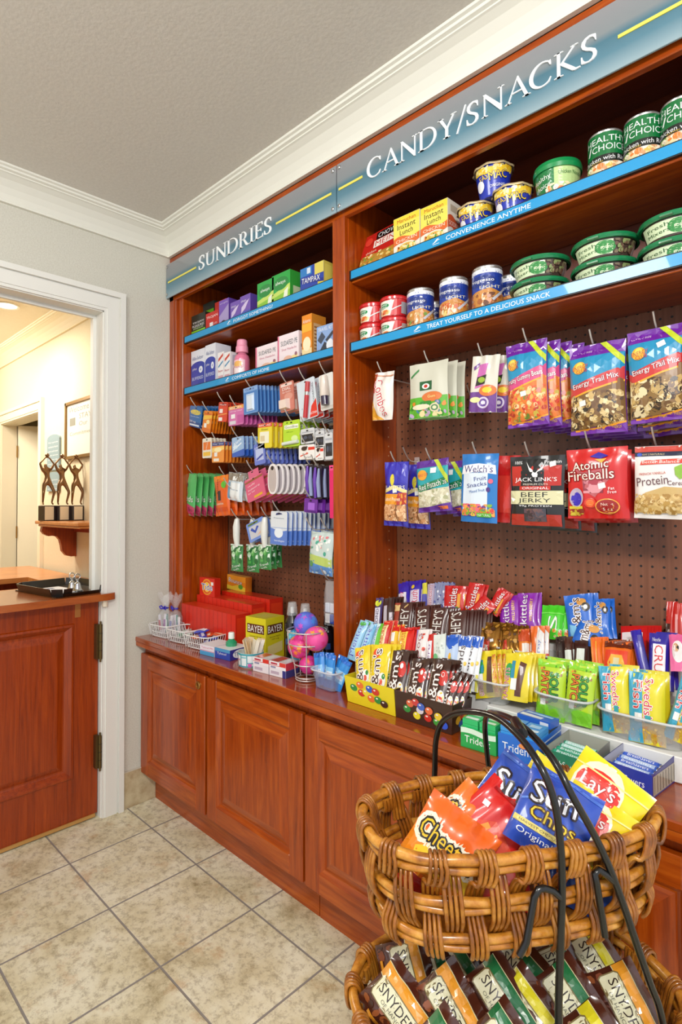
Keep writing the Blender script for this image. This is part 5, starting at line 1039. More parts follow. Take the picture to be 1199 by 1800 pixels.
card('e', 'blister_card', '6A9AD0', [r(0, .84, 1, 1, '8AB0E0'), r(.05, .05, .95, .82, '4A80C4'), t('Oral-B', .45, .91, .6, .07, '1A3A8A'), r(.2, .1, .75, .75, 'B8D0EC')], 'light blue dental blister card', 'card', 'light blue dental cards', n=10, dy=.017, dx=.012, blister=[(.3, .12, .72, .7, .008, 'D8E4F2', 'blister')], edge='2A5AB0')
def jar_child(o, w, h):
    b = MB(); b.lathe([(0, -.016), (.014, -.016), (.016, -.012), (.016, 0)], mat('E8D8CC', .3, 0, .3), 20); c = b.build('cream_jar', o); c.rotation_euler = (PI/2, 0, 0); c.location = (0, -.001, h*.25)
    b = MB(); b.lathe([(.012, 0), (.016, 0), (.016, .014), (.013, .016), (0, .016)], mat('EFE4DA', .3, 0, .4), 20); c2 = b.build('cream_jar', o) if False else None
    c.rotation_euler = (-PI/2, 0, 0); c.rotation_euler = (PI/2, 0, 0)
card('f', 'cosmetic_card', 'C87868', [r(.1, .86, .9, .96, 'E8D0C8'), t('DIAL', .5, .78, .6, .1, 'F4E8E4'), t('lip balm', .5, .66, .6, .06, 'F4E8E4'), e(.62, .5, .3, .12, 'D89888')], 'dusty pink cosmetic card with round pot', 'card', 'dusty pink cosmetic cards', n=3, dy=.03, dx=.006, blister=[(.1, .06, .7, .42, .018, 'E8D4C8', 'cream_pot')])
def lip(o, w, h):
    b = MB(); b.tube([(-w*.12, -.008, h*.04), (w*.10, -.008, h*.58)], .0085, mat('B82A30', .25, 0, .5), 12); b.build('lipstick_tube', o)
    b = MB(); b.tube([(w*.10, -.008, h*.58), (w*.13, -.008, h*.66)], .0082, mat('C8C4C0', .25, .9), 12); b.tube([(w*.13, -.008, h*.66), (w*.22, -.008, h*.90)], .0088, mat('B8383A', .3, 0, .4), 12); b.build('lipstick_cap', o)
card('g', 'cosmetic_card', 'D4DEE6', [q([(.55, .02), (.98, .02), (.98, .45), (.7, .3)], 'D8382C'), t('COVERGIRL', .86, .62, .5, .09, '3A4450', 90), t('KATANA', .78, .12, .36, .06, 'F0F0F0'), t('lip color', .3, .3, .3, .04, '5A8AB0')], 'pale card with long red lipstick', 'card', 'lipstick cards', n=5, dy=.030, dx=.008, extra=lip)
def tubeb(o, w, h):
    b = MB(); b.tube([(0, -.012, h*.18), (0, -.012, h*.36), (0, -.012, h*.38), (0, -.009, h*.92)], [.013, .013, .017, .011], mat('E4D8CC', .3, 0, .4), 16); b.build('cream_tube', o)
    b = MB(); b.tube([(0, -.012, h*.12), (0, -.012, h*.36)], .0135, mat('2E2440', .3, 0, .4), 16); b.build('tube_cap', o)
card('h', 'cosmetic_card', 'E4E2DC', [r(.05, .02, .95, .1, 'D0CCC4')], 'white card with cream tube and dark cap', 'card', 'cream tube cards', n=3, dy=.03, dx=.006, extra=tubeb)
card('i', 'medicine_card', 'ECE4D0', [r(.1, .4, .9, .8, 'E87A28'), t('Tylenol', .5, .6, .7, .14, 'F4F0E8', 70), r(.1, .1, .9, .3, 'F0C040')], 'narrow white packet with orange panel', 'packet', 'narrow white packets', n=4, dy=.02, dx=.006)
card('j', 'medicine_card', 'EC9438', [r(0, .82, 1, 1, '3A4A8A'), q([(0, .5), (1, .62), (1, .8), (0, .72)], 'F8D070'), e(.5, .62, .3, .12, 'F8E8B0'), r(.2, .3, .45, .5, 'F0F0EC'), r(.15, .06, .6, .2, 'F0E8D8'), t('DayTime', .5, .9, .8, .08, 'F0F0F0')], 'orange cold remedy card with blue top', 'packet', 'orange cold remedy cards', n=8, dy=.018, dx=.010, edge='D8641A')
card('k', 'medicine_card', '98B8DC', [q([(0, 0), (1, 0), (1, .35), (0, .2)], '2E5AB8'), t('Aleve', .45, .75, .7, .16, 'F4F8FC', 24), q([(.1, .4), (.8, .7), (.8, .62), (.1, .32)], 'E8F0F8'), e(.3, .5, .2, .1, 'D8E8F4')], 'pale blue packet with white slanting bands', 'packet', 'pale blue packets', n=8, dy=.020, dx=.013, edge='2E5AB8')
card('l', 'medicine_card', '6A7CCC', [r(.15, .2, .85, .75, 'B8C4E8'), t('Nyquil', .5, .85, .8, .1, 'E8ECF8', 12), q([(.2, .3), (.8, .5), (.8, .4), (.2, .2)], '3A4AA8')], 'periwinkle blue packet', 'packet', 'periwinkle blue packets', n=8, dy=.020, dx=.014, edge='3A4AB0')
card('m', 'bandage_box', 'E4D23C', [r(0, .84, 1, 1, 'D84A3A'), t('BAND-AID', .5, .92, .85, .08, 'F4F0E8'), r(.15, .2, .8, .66, 'F0EED8'), t('Sheer', .5, .75, .5, .07, '2A6A3A'), r(.2, .28, .5, .5, 'D8C8A0')], 'yellow bandage box with red top', 'box', 'yellow bandage boxes', n=9, dy=.022, dx=.016, t_=.008, edge='D8B81E')
def brush(o, w, h):
    b = MB(); b.tube([(-w*.46, -.006, h*.12), (w*.46, -.006, h*.16)], .0065, mat('DCE4D8', .3, 0, .4), 10); b.build('clip_roll', o)
card('n', 'blister_card', 'B4D838', [r(.08, .68, .92, .84, 'F0F4E0'), t('Goodline', .5, .76, .76, .1, '2A3A1A'), t('100% pure', .4, .56, .4, .06, '6A9A1A'), e(.7, .3, .2, .12, 'D8ECA0'), r(.2, .9, .3, .95, '5A8A1A')], 'lime green card with white roll', 'card', 'lime green cards', n=4, dy=.028, dx=.006, extra=brush)
for key, nm, nn in (('o', 'dark grooming card left of three below the lipstick', 4), ('p', 'dark grooming card middle of three below the lipstick', 4), ('q2', 'tall dark grooming card beside the divider', 4)):
    card(key, 'grooming_card', 'D4D6D8', [r(.08, .12, .92, .62, '22242C'), e(.35, .4, .14, .12, '4A5468'), e(.68, .4, .14, .12, '3A4050'), r(.1, .72, .9, .8, 'B0B4BC')], nm, 'card', 'dark grooming cards', n=nn, dy=.028, dx=.006)
for key, nm in (('o2', 'white clipper card with red arrow, left one'), ('q', 'white clipper card with red arrow, right one')):
    card(key, 'clipper_card', 'ECEAE6', [e(.35, .75, .22, .2, 'D8D0C8'), e(.35, .75, .18, .15, '3A2A28'), r(.6, .62, 1, .82, 'D8382C'), q([(.1, .28), (.5, .42), (.48, .5), (.62, .42), (.5, .3), (.5, .36), (.1, .2)], 'D8482C'), t('trim', .6, .14, .5, .1, '5A5A5A')], nm, 'card', 'white clipper cards', n=3, dy=.035, dx=.006)
def penx(o, w, h):
    b = MB(); b.tube([(-w*.2, -.006, .004), (-w*.2, -.007, h*.6), (-w*.16, -.006, h*.96)], [.005, .0085, .004], mat('5E2AA0', .25, 0, .5), 12); b.build('razor_handle', o)
    b = MB(); b.tube([(w*.28, -.006, .006), (w*.2, -.007, h*.5), (w*.28, -.006, h*.92)], [.007, .008, .004], mat('8A94B8', .25, 0, .5), 12); b.build('razor_handle', o)
card('pen', 'razor_card', '2A2230', [], 'purple and grey razor handles on dark card, left one', 'card', 'razor cards', n=3, dy=.03, dx=.010, extra=penx)
card('pen2', 'razor_card', '2A2230', [], 'purple and grey razor handles on dark card, right one', 'card', 'more razor cards', n=4, dy=.03, dx=.010, extra=penx)
card('comb', 'comb_card', '6A2A98', [r(.3, .2, .8, .7, 'A060D0')]+[r(.06+i*.09, .02, .10+i*.09, .16, '3A1460') for i in range(10)], 'bright purple comb card under the razors', 'card', 'purple comb cards', n=4, dy=.035, dx=.018)
card('hot', 'hairbrush_card', 'E0206A', [r(0, .9, 1, 1, 'F04A8A')], 'hot pink strip card beside the divider', 'card', None, hk=False)
x, y, z, w, h, l, ro = D['r']
hang('r', 'seed_bag', .020, '52B060', [q([(0, 0), (1, 0), (1, .22), (.5, .30), (0, .2)], 'B83A60'), blob(41, .02, .02, .98, .2, 26, .06, ['C85078', '8A2A4A', 'D8A0A8', '9A3A5A']), e(.35, .72, .14, .07, '5A1A34'), e(.38, .70, .08, .04, '8A3A50'), to('Seeds', .52, .42, .80, .14, 'E8F0E0', '1A5A28', -4, .02), t('sweet', .35, .54, .4, .05, 'C8203A', -4)], 'green seed snack bag with pink bottom', 'bag', 'green seed snack bags', n=6, dy=.024, dx=.012, seed=31, seal=.04, hk=(x+.02, z+h-.008, .05))
x, y, z, w, h, l, ro = D['s']
hang('s', 'ear_plug_bag', .014, 'E0601A', [r(0, .86, 1, 1, 'E8801A'), e(.75, .76, .16, .09, '5AB838'), t('Tums', .28, .72, .4, .1, '2A1A14', 90), r(.3, .38, .5, .62, '2A2420'), t('Smoothies', .4, .30, .6, .06, 'F8E8D0'), q([(.1, .1), (.9, .1), (.9, .2), (.1, .2)], 'D04A14')], 'bright orange tablet pouch', 'pouch', 'bright orange tablet pouches', n=7, dy=.026, dx=.014, seed=32, seal=.04, hk=(x, z+h-.008, .05))
x, y, z, w, h, l, ro = D['t']
hang('t', 'wipes_pouch', .02, 'C8D4DC', [r(0, .72, 1, 1, '8A8070'), r(.42, .74, .66, .88, 'E4E4E0'), r(.05, .05, .25, .66, '6AA8D0'), r(.28, .05, .92, .66, 'E8ECEC'), t('contact case', .6, .4, .5, .05, '5A7A9A')], 'white and grey clear pouch with pale blue edge', 'pouch', 'white and grey clear pouches', n=4, dy=.035, dx=.016, seed=33, seal=.06, hk=(x+.01, z+h-.008, .05))
def tab(o, w, h):
    b = MB(); b.box(-w*.22, w*.34, -.0006, .0006, h*.97, h*1.28, fm('D86488')); b.poly([(w*.0+.006*math.cos(a*PI/5), -.0009, h*1.2+.0025*math.sin(a*PI/5)) for a in range(10)], fm('3A1420')); b.build('hang_tab', o)
card('u', 'hosiery_card', 'DA5C80', [q([(0, .80), (1, .86), (1, .95), (0, .88)], '9A5A3A'), t('CONFIDENCE', .4, .98, .6, .06, 'F0D8D8'), t('really', .35, .68, .4, .09, 'F4E4E8', 6), t('freshened up', .45, .52, .66, .1, 'F4E4E8', 6), t('for her', .3, .38, .4, .07, 'F4E4E8', 6), q([(.4, .08), (.85, .12), (.85, .22), (.4, .18)], 'E8B030')], 'pink hosiery card with brown stripe', 'card', 'pink hosiery cards', n=6, dy=.030, dx=.030, extra=tab, t_=.004, hkdz=.018)
# oval compact mirrors in a fanned row
x, y, z, w, h, l, ro = D['v']
mr = empty('compact_mirror', (x, y-.02, z)); hh = .112; ww = .056
def oval(sx, sz, y0, y1, m, b, n=28):
    P = [(sx*math.copysign(abs(math.cos(a*2*PI/n))**.8, math.cos(a*2*PI/n)), hh/2+sz*math.copysign(abs(math.sin(a*2*PI/n))**.8, math.sin(a*2*PI/n))) for a in range(n)]
    b.extrude(P, lambda u, v, d: (u, d, v), y0, y1, m)
b = MB(); oval(ww/2, hh/2, 0, .006, mat('E8E2E2', .3, 0, .4), b); b.build('mirror_shell', mr)
b = MB(); oval(ww/2-.006, hh/2-.008, -.0012, 0, mat('C8C0C4', .12, .3, .5), b); b.build('mirror_face', mr)
b = MB(); b.poly([(.008*math.cos(a*PI/6), -.0016, hh*.86+.008*math.sin(a*PI/6)) for a in range(12)], mat('2A2020', .4)); b.build('logo_dot', mr)
hook(x, z+hh-.004, y-.03, 'peg hook holding the white oval compact mirrors'); queue(mr, 'white oval compact mirror', 'mirror', 'white oval compact mirrors', 10, .0165, .012)
# toothbrush packs
def tooth(key, kb, noun):
    x, y, z, w, h, l, ro = D[key]; o = empty('brush_pack', (x, y, z))
    p, F = pouch('pack_pouch', w, h, .012, '3A8A4A', [blob(51, .04, .3, .96, .95, 26, .13, ['5AB058', '2A6A38', 'A8D8A0', '1E5A34', 'E0F0E0']), t('Travel', .5, .2, .7, .1, 'F0F4F0', 12), t('soft', .5, .08, .5, .06, 'F0F4F0', 12), r(0, .95, 1, 1, 'D8E0D8')], 52, .03, .001, None, 0, 10, 10, .2, .55, o)
    b = MB(); b.tube([(0, 0, h-.01), (0, -.003, h+.03), (0, -.003, h+.07), (0, 0, h+.10)], [.010, .014, .015, .010], mat('DCDCD4', .3, 0, .3), 14); b.tube([(0, 0, h+.10), (0, 0, h+.104)], [.010, .004], mat('DCDCD4', .3, 0, .3), 14); b.build('brush_handle', o)
    return o
x, y, z, w, h = D['x'][:5]; o = tooth('x', None, ''); hook(x, z+h+.098, .04, 'peg hook holding the green brush packs, left one'); queue(o, 'green travel brush pack with white handle, left row', 'brush', 'left green brush packs', 2, .03, .064)
x, y, z, w, h = D['x3'][:5]; o = tooth('x3', None, ''); hook(x, z+h+.098, .05, 'peg hook holding the green brush packs, right one'); queue(o, 'green travel brush pack with white handle, right row', 'brush', 'right green brush packs', 3, .04, -.016)
card('y', 'floss_card', '6E90DC', [r(.12, .14, .88, .78, 'C8CCD4'), r(.1, .84, .7, .94, '5A7A3A'), q([(.2, .6), (.45, .35), (.7, .62), (.6, .7), (.45, .5), (.3, .7)], '2A50B8'), q([(.5, .2), (.8, .4), (.8, .25)], 'E0B8A0')], 'rounded blue plaster card', 'card', 'rounded blue plaster cards', n=6, dy=.028, dx=.012, t_=.005)
card('z', 'shower_cap_card', 'DCE2E8', [q([(0, 0), (1, 0), (1, .45), (.6, .40), (0, .5)], '5A80D0'), e(.5, .36, .26, .15, 'E8F0F8'), q([(.3, .88), (.7, .92), (.65, .95), (.5, .97), (.35, .95)], '1E3A7A'), t('bandages', .55, .12, .6, .07, 'E8F0F8'), t('Premium', .5, .80, .6, .04, '7A8AA0'), r(.0, .50, 1, .52, 'A8BCE0')], 'white and blue hygiene card', 'card', 'white and blue hygiene cards', n=10, dy=.019, dx=.016, edge='2A60C0', t_=.004, hkdz=-.004)
x, y, z, w, h, l, ro = D['aa']
hang('aa', 'tissue_pouch', .03, 'C8D8D4', [q([(0, 0), (1, 0), (1, .25), (0, .42)], '5A90D0'), q([(0, .28), (1, .2), (1, .40), (0, .48)], 'B8CC6A'), blob(61, .08, .45, .92, .92, 34, .06, ['E07A80', 'F0F0E8', '4AA890', 'E8B0B0', '7AC0B0', 'F4F4F0']), e(.2, .24, .1, .07, '5A9A5A'), e(.72, .08, .08, .05, 'E0E8F0')], 'floral patterned tissue pouch beside the divider', 'pouch', 'floral patterned tissue pouches', n=2, dy=.05, dx=.0, seed=62, seal=.04, hk=(x+.02, z+h+.005, .05))
hook(.915, 1.185, .0, 'long bare peg hook near the divider in the left bay'); hook(.42, 1.335, .02, 'bare peg hook between the orange pouches and pink cards')

# ------------------------------------------------------------------ left part of the worktop
ZW = .7100
WW = mat('EDEDEA', .3, 0, .3)
def wire_basket(cx_, cy_, L_, Wd, yaw, label):
    t_ = lab(empty('wire_basket', (cx_, cy_, ZW), (0, 0, math.radians(yaw))), label, 'basket', 'white wire baskets on the worktop')
    H = .052
    def loop(f, z, n=28):
        return [((L_/2-f)*math.copysign(abs(math.cos(a*2*PI/n))**.45, math.cos(a*2*PI/n)), (Wd/2-f)*math.copysign(abs(math.sin(a*2*PI/n))**.45, math.sin(a*2*PI/n)), z) for a in range(n)]
    b = MB(); b.tube(loop(0, H), .0024, WW, 6, True); b.build('rim', t_)
    b = MB(); b.tube(loop(.012, .0045), .0018, WW, 6, True); b.tube(loop(.007, .024), .0014, WW, 6, True)
    R = random.Random(3)
    for s_ in (-1, 1):
        n = int(L_/.0125)
        for i in range(1, n):
            x_ = -L_/2+i*L_/n; b.tube([(x_, s_*(Wd/2), H), (x_*.95, s_*(Wd/2-.011), .004)], .0013, WW, 5)
        n = int(Wd/.0125)
        for i in range(1, n):
            y_ = -Wd/2+i*Wd/n; b.tube([(s_*(L_/2), y_, H), (s_*(L_/2-.011), y_*.95, .004)], .0013, WW, 5)
    n = int(L_/.016)
    for i in range(1, n):
        x_ = -L_/2+.01+i*(L_-.02)/n; b.tube([(x_, -Wd/2+.012, .0035), (x_, Wd/2-.012, .0035)], .0013, WW, 5)
    b.build('wire_grid', t_)
    return t_
wire_basket(.082, -.055, .135, .110, 6, 'white wire basket at the far left holding clear gift bags')
wire_basket(.222, -.048, .135, .120, 6, 'white wire basket in the middle of three on the worktop')
wire_basket(.366, -.045, .142, .130, 8, 'white wire basket nearest the tissue boxes, with blue and orange packets')
R = random.Random(9)
for k in range(9):
    c, lb = [('3A44B8', 'dark blue'), ('E05A28', 'orange')][k % 2]
    px, py = (.365+R.uniform(-.04, .045), -.05+R.uniform(-.03, .035))
    o, F = pouch('snack_packet', .062, .030, .012, c, [r(.1, .3, .9, .7, 'D8D8E8' if k % 2 == 0 else 'F4D8B0')], 70+k, .1, .0012, None, 0, 8, 6, .3)
    o.location = (px, py, ZW+.020+k*.0036); o.rotation_euler = (math.radians(-80+R.uniform(-8, 8)), R.uniform(-.15, .15), R.uniform(-.8, .9)); lab(o, '%s packet lying in the right-hand wire basket' % lb, 'packet', '%s packets in the wire basket' % lb)
for k in range(5):
    o, F = pouch('clear_packet', .07, .035, .010, 'B8CCC0', [r(.1, .3, .9, .7, '5A9A78' if k % 2 else 'D8E0E0')], 80+k, .1, .0012, None, 0, 8, 6, .3)
    o.location = (.215+R.uniform(-.03, .03), -.055+R.uniform(-.02, .03), ZW+.012+k*.004); o.rotation_euler = (math.radians(-82), R.uniform(-.1, .1), R.uniform(-.6, .6)); lab(o, 'small pale green packet lying in the middle wire basket', 'packet', 'pale green packets in the wire basket')
def giftbag(x, y, yaw, seed, lb):
    g = lab(empty('gift_bag', (x, y, ZW+.006), (0, 0, math.radians(yaw))), lb, 'gift bag', 'clear gift bags of bath items')
    R = random.Random(seed); b = MB(); n = 22
    prof = [(.030, 0), (.040, .02), (.042, .07), (.030, .095), (.010, .108), (.012, .116), (.034, .150), (.042, .170)]
    P = [[(r_*(1+R.uniform(-.10, .10))*math.cos(2*PI*k/n), r_*.7*(1+R.uniform(-.10, .10))*math.sin(2*PI*k/n), z_+(R.uniform(-.012, .012) if z_ > .15 else 0)) for k in range(n)] for r_, z_ in prof]
    b.grid(list(reversed(P)), FILM, True, False, True); b.build('cellophane_wrap', g)
    b = MB(); b.tube([(.013*math.cos(a*PI/5), .010*math.sin(a*PI/5), .112) for a in range(10)], .0025, mat('3A30B8', .4), 6, True)
    for s_ in (-1, 1): b.tube([(0, -.012, .112), (s_*.012, -.016, .122), (s_*.022, -.016, .118), (s_*.016, -.015, .108), (0, -.012, .111)], .003, mat('3A30B8', .4), 6)
    b.build('ribbon_bow', g)
    for i, (c, c2, a) in enumerate((('D8D4DC', 'B83A50', -18), ('E0D8E4', '8A3A90', 8), ('2A7A6A', 'D8E8E0', -6), ('E8E4E8', '4A60B8', 16))):
        b = MB(); x0 = -.024+i*.014; b.cbox(x0-.006, x0+.006, -.006+i*.003, .004+i*.003, 0, .085, fm(c), .002); b.box(x0-.0062, x0+.0062, -.0064+i*.003, -.0058+i*.003, .02, .062, fm(c2))
        o = b.build('toothpaste_carton', g); o.rotation_euler = (0, math.radians(a*.6), 0)
giftbag(.072, -.055, 10, 5, 'clear gift bag with silver top, left of the pair'); giftbag(.120, -.035, -20, 6, 'clear gift bag tied with a blue bow, right of the pair')
# detergent boxes, packed edge to edge
def tide(x, y, z, yaw, lb, grp, logo=False, sc=1.0):
    w, d, h = .0295, .070, .134
    o = carton('detergent_box', w, d, h, 'D62A14', [r(.0, .0, .08, 1, 'B01C0C')], [r(.1, .1, .9, .9, 'DE3A18')], [r(0, 0, 1, 1, 'E03A1A')], 'CE2612', 'E23C1C')
    o.location = (x, y, z); o.rotation_euler = (0, 0, math.radians(yaw)); lab(o, lb, 'box', grp); return o
o = tide(.118, .003, ZW+.0004, 0, 'red detergent box, leftmost in the front row', 'front row of red detergent boxes')
for i in range(1, 13):
    c = o.copy(); COL.objects.link(c); c.location.x = .118+i*.0302; c.location.z = ZW+.0004; lab(c, 'red detergent box, %s from the left in the front row' % ORD[i-1], 'box', 'front row of red detergent boxes')
for row, yy, z1, x0, n, g in ((1, .080, .164, .120, 13, 'middle row of red detergent boxes'), (2, .156, .180, .20, 11, 'back row of red detergent boxes')):
    for i in range(n):
        c = o.copy(); COL.objects.link(c); c.location = (x0+i*.0302, yy, ZW+.0004); c.scale = (1, 1, z1/.134)
        lab(c, 'red detergent box, %s from the left in the %s' % ((['first']+ORD)[i], g.split(' of ')[0]), 'box', g)
tb = carton('detergent_box', .105, .032, .078, 'D42814', [e(.5, .5, .34, .45, 'F0A020'), e(.5, .5, .28, .38, 'E05A18'), e(.5, .5, .20, .28, 'F4C840'), to('Tide', .5, .5, .72, .34, '1A2A90', 'F4F4F4', 0, .04), r(.78, .62, .93, .8, 'ECECE8')], sidec='C4220F', topc='DC3218'); tb.location = (.178, .084, ZW+.1648); tb.rotation_euler = (0, 0, math.radians(4)); lab(tb, 'red detergent box with round orange logo on top of the row', 'box')
bb = carton('dryer_sheet_box', .135, .035, .065, 'E88A20', [r(0, .62, 1, 1, 'F0A030'), to('Bounce', .45, .62, .72, .30, 'F4F4F0', '7A3A10', -4, .03), q([(0, .0), (1, 0), (1, .3), (.6, .42), (.3, .25), (0, .3)], 'E8D040'), e(.75, .3, .12, .16, '5AA838')], sidec='D87A1A', topc='F0B050'); bb.location = (.225, .205, ZW+.1808); bb.rotation_euler = (0, math.radians(2), 0); lab(bb, 'orange and yellow dryer sheet box standing on the back row', 'box')
# mint mouthwash bottle, tissue boxes, sticks cup, aspirin display, small cartons
g = lab(empty('mouthwash_bottle', (.548, -.055, ZW)), 'small green mouthwash bottle with white cap', 'bottle')
b = MB(); b.lathe([(0, 0), (.019, 0), (.021, .004), (.021, .052), (.010, .062), (.010, .068)], mat('1A9A6A', .1, 0, .5, 0, .85), 20); b.build('bottle_body', g)
b = MB(); b.lathe([(.011, .064), (.012, .065), (.0115, .084), (.010, .087), (0, .087)], mat('E8ECE8', .35), 16); b.build('cap', g)
TI_ = [wave(.0, .35, '3A9AD0', .05), t('Puffs', .5, .7, .7, .26, 'C8406A', 0)]
o = carton('tissue_box', .082, .095, .038, 'D8A0B8', [r(0, .5, 1, 1, 'E8E4EC'), t('Tylenol PM', .5, .72, .8, .24, 'C83A70'), r(0, 0, 1, .4, '4AA0D0')], topc='E8ECF0', sidec='C8D0E0'); o.location = (.482, -.118, ZW+.0002); o.rotation_euler = (0, 0, math.radians(6)); lab(o, 'low white-topped box with pink and blue front', 'box', 'low white-topped tissue boxes')
o = carton('tissue_box', .082, .095, .038, '2A48A8', [r(0, .7, 1, 1, '4A9AC8'), t('Tylenol', .45, .5, .6, .28, 'F0F0F0')], [e(.5, .5, .36, .4, 'E8ECF8'), t('TUMS', .5, .5, .6, .4, '20308A')], topc='E8ECF0', sidec='2A2A90'); o.location = (.566, -.108, ZW+.0002); o.rotation_euler = (0, 0, math.radians(6)); lab(o, 'low white-topped box with royal blue front', 'box', 'low white-topped tissue boxes')
bx = lab(empty('aspirin_display', (.648, -.020, ZW), (0, 0, math.radians(7))), 'tall yellow aspirin display box facing out at its corner', 'box')
BY_ = [r(.08, .62, .92, .84, '5A2E14'), t('BAYER', .5, .73, .76, .16, 'F4F4EC'), t('Genuine Aspirin', .5, .54, .6, .05, '6A5A14'), q([(.1, .1), (.9, .16), (.9, .4), (.1, .34)], 'E8D890'), t('325 mg', .5, .48, .4, .04, '6A5A14')]
o = carton('box_body', .102, .098, .150, 'D8CC1E', BY_, BY_, topc='D0C63A', parent=bx, top=[r(.2, .2, .8, .8, 'D8D060')]); 
cp = lab(empty('stick_cup', (.700, -.082, ZW)), 'white and teal patterned cup full of wrapped sticks', 'cup')
turned('cup_body', [(0, 0), (.040, 0), (.043, .004), (.045, .050), (.043, .050), (.041, .010), (0, .010)], mat('DDE4E4', .35, 0, .2), [r(0, .86, 1, 1, '3A9AA8'), r(0, 0, 1, .1, '3A9AA8')]+[r(.04+i*.16, .1, .06+i*.16, .86, '4AA0AC') for i in range(7)]+[r(.06+i*.16, .3+.2*(i % 3), .2+i*.16, .36+.2*(i % 3), ['4AA0AC', 'C860A0', '5AB8C0'][i % 3]) for i in range(6)]+[r(.56, .04, .64, .3, 'C850A0')], parent=cp, R=lambda v: .0432+.002*v, z0=.004, z1=.050, yaw=28, span=190)
R = random.Random(12)
for k in range(16):
    a = R.uniform(0, 2*PI); rr = R.uniform(.004, .030); tl = R.uniform(-.25, .25); b = MB()
    b.cbox(-.0075, .0075, -.0015, .0015, 0, .085, mat(R.choice(['D8B888', 'E0C8A0', 'D0A878', 'E4D8C0']), .3, 0, .4), .0006); b.box(-.0076, .0076, -.0016, -.0012, .03, .08, mat('E8E0D0', .2, 0, .5))
    o = b.build('wrapped_stick'); o.location = (.700+rr*math.cos(a)*.8, -.082+rr*math.sin(a)*.8, ZW+.012); o.rotation_euler = (-math.cos(a)*0+math.sin(a)*-.25, math.cos(a)*.30, a+R.uniform(-.5, .5)); lab(o, 'paper-wrapped wooden stick standing in the teal patterned cup', 'stick', 'wrapped sticks in the cup')
AD_ = [r(0, 0, 1, .42, 'E8E4E8'), r(0, .42, 1, 1, 'D23428'), r(0, .5, .62, 1, 'E8E4E6'), r(.1, .6, .5, .85, 'B8384A'), r(.1, .1, .4, .34, '8A8AA8')]
for k, (ix, iz, lb) in enumerate(((0, 0, 'lower left'), (1, 0, 'lower right'), (0, 1, 'upper left'), (1, 1, 'upper right'))):
    o = carton('small_medicine_box', .074, .062, .0235, 'E4E0E4', AD_ if iz else [r(.1, .3, .6, .7, 'B8A8B8'), r(.8, 0, 1, 1, '2A3080' if ix else 'E4E0E4')], topc='D8CCD0', sidec='3A3A78' if not iz else 'C8384A', top=[r(.05, .05, .5, .95, 'C83A38'), r(.6, .2, .9, .8, 'E8E4E6')])
    o.location = (.792+ix*.0755, -.112+ix*.008, ZW+.0002+iz*.0238); o.rotation_euler = (0, 0, math.radians(6)); lab(o, 'red and white medicine box, %s of the stack of four' % lb, 'box', 'stack of red and white medicine boxes')
# ball rack and patterned balls
rk = lab(empty('ball_rack', (.955, -.055, ZW), (0, 0, math.radians(10))), 'chrome wire rack holding patterned balls', 'rack')
b = MB()
for z_, r_ in ((.004, .036), (.012, .037), (.052, .041), (.118, .060), (.158, .064)):
    b.tube([(r_*math.cos(a*PI/12), r_*math.sin(a*PI/12), z_) for a in range(24)], .0022, WIRE, 6, True)
for k in range(5):
    a = k*2*PI/5+.3; b.tube([(.036*math.cos(a), .036*math.sin(a), .004), (.041*math.cos(a), .041*math.sin(a), .052), (.060*math.cos(a), .060*math.sin(a), .118), (.064*math.cos(a), .064*math.sin(a), .160)], .0018, WIRE, 6)
b.build('wire_frame', rk)
def ball(x, y, z, r_, c, cols, seed, lb):
    b = MB(); nu, nv = 24, 14
    b.grid([[(r_*math.sin(PI*j/nv)*math.cos(2*PI*i/nu), r_*math.sin(PI*j/nv)*math.sin(2*PI*i/nu), -r_*math.cos(PI*j/nv)) for j in range(nv+1)] for i in range(nu)], mat(c, .5), True, True, False)
    R = random.Random(seed)
    for k in range(34):
        d = Vector((R.uniform(-1, 1), R.uniform(-1, .5), R.uniform(-1, 1))).normalized(); x_ = d.cross(Vector((0, 0, 1))).normalized(); y_ = d.cross(x_); m_ = mat(R.choice(cols), .5); n = R.choice((5, 6)); ph = R.uniform(0, 6)
        P = []
        for i in range(2*n):
            f = r_*(.34 if i % 2 == 0 else .13)*R.uniform(.8, 1.1); a = ph+PI*i/n; P.append((d*r_+x_*f*math.cos(a)+y_*f*math.sin(a)))
        cen = d*r_*(1.006+.0002*k)
        for i in range(2*n):
            p1 = P[i].normalized()*r_*(1.005+.0003*k); p2 = P[(i+1) % (2*n)].normalized()*r_*(1.005+.0003*k); b.poly([cen, p2, p1], m_)
    o = b.build('patterned_ball'); o.location = (x, y, z); lab(o, lb, 'ball', 'patterned cloth balls by the rack')
ball(.952, -.045, ZW+.044, .030, 'D83A90', ['E85AA0', 'C02A80', 'F07830', 'E8408A'], 1, 'small pink and orange ball at the bottom of the wire rack')
ball(.924, -.060, ZW+.100, .037, 'E03A90', ['F08030', 'F05AA8', 'D82A80', 'F4A040'], 2, 'pink ball with orange bursts in the middle of the rack')
ball(.990, -.048, ZW+.134, .039, 'E8509A', ['F0A030', 'F070B0', 'E03A80', 'F8B060'], 3, 'large pink and orange ball at the rack top right')
ball(.922, -.028, ZW+.168, .040, '5A70D8', ['C050C0', '7A4AD0', '4A8AE0', 'E050A8'], 4, 'violet and blue ball on top of the rack')
ball(.858, .010, ZW+.036, .036, '2A9AC0', ['4AB8D8', '1A7AB0', '3A60B8', '5AC8D8'], 5, 'turquoise ball lying left of the rack, lower one')
ball(.862, -.008, ZW+.106, .036, '3A8AC8', ['4AB8D8', '2A6AC0', '3AA8B8', '7AD0D8'], 6, 'blue and turquoise ball behind the rack, upper one')
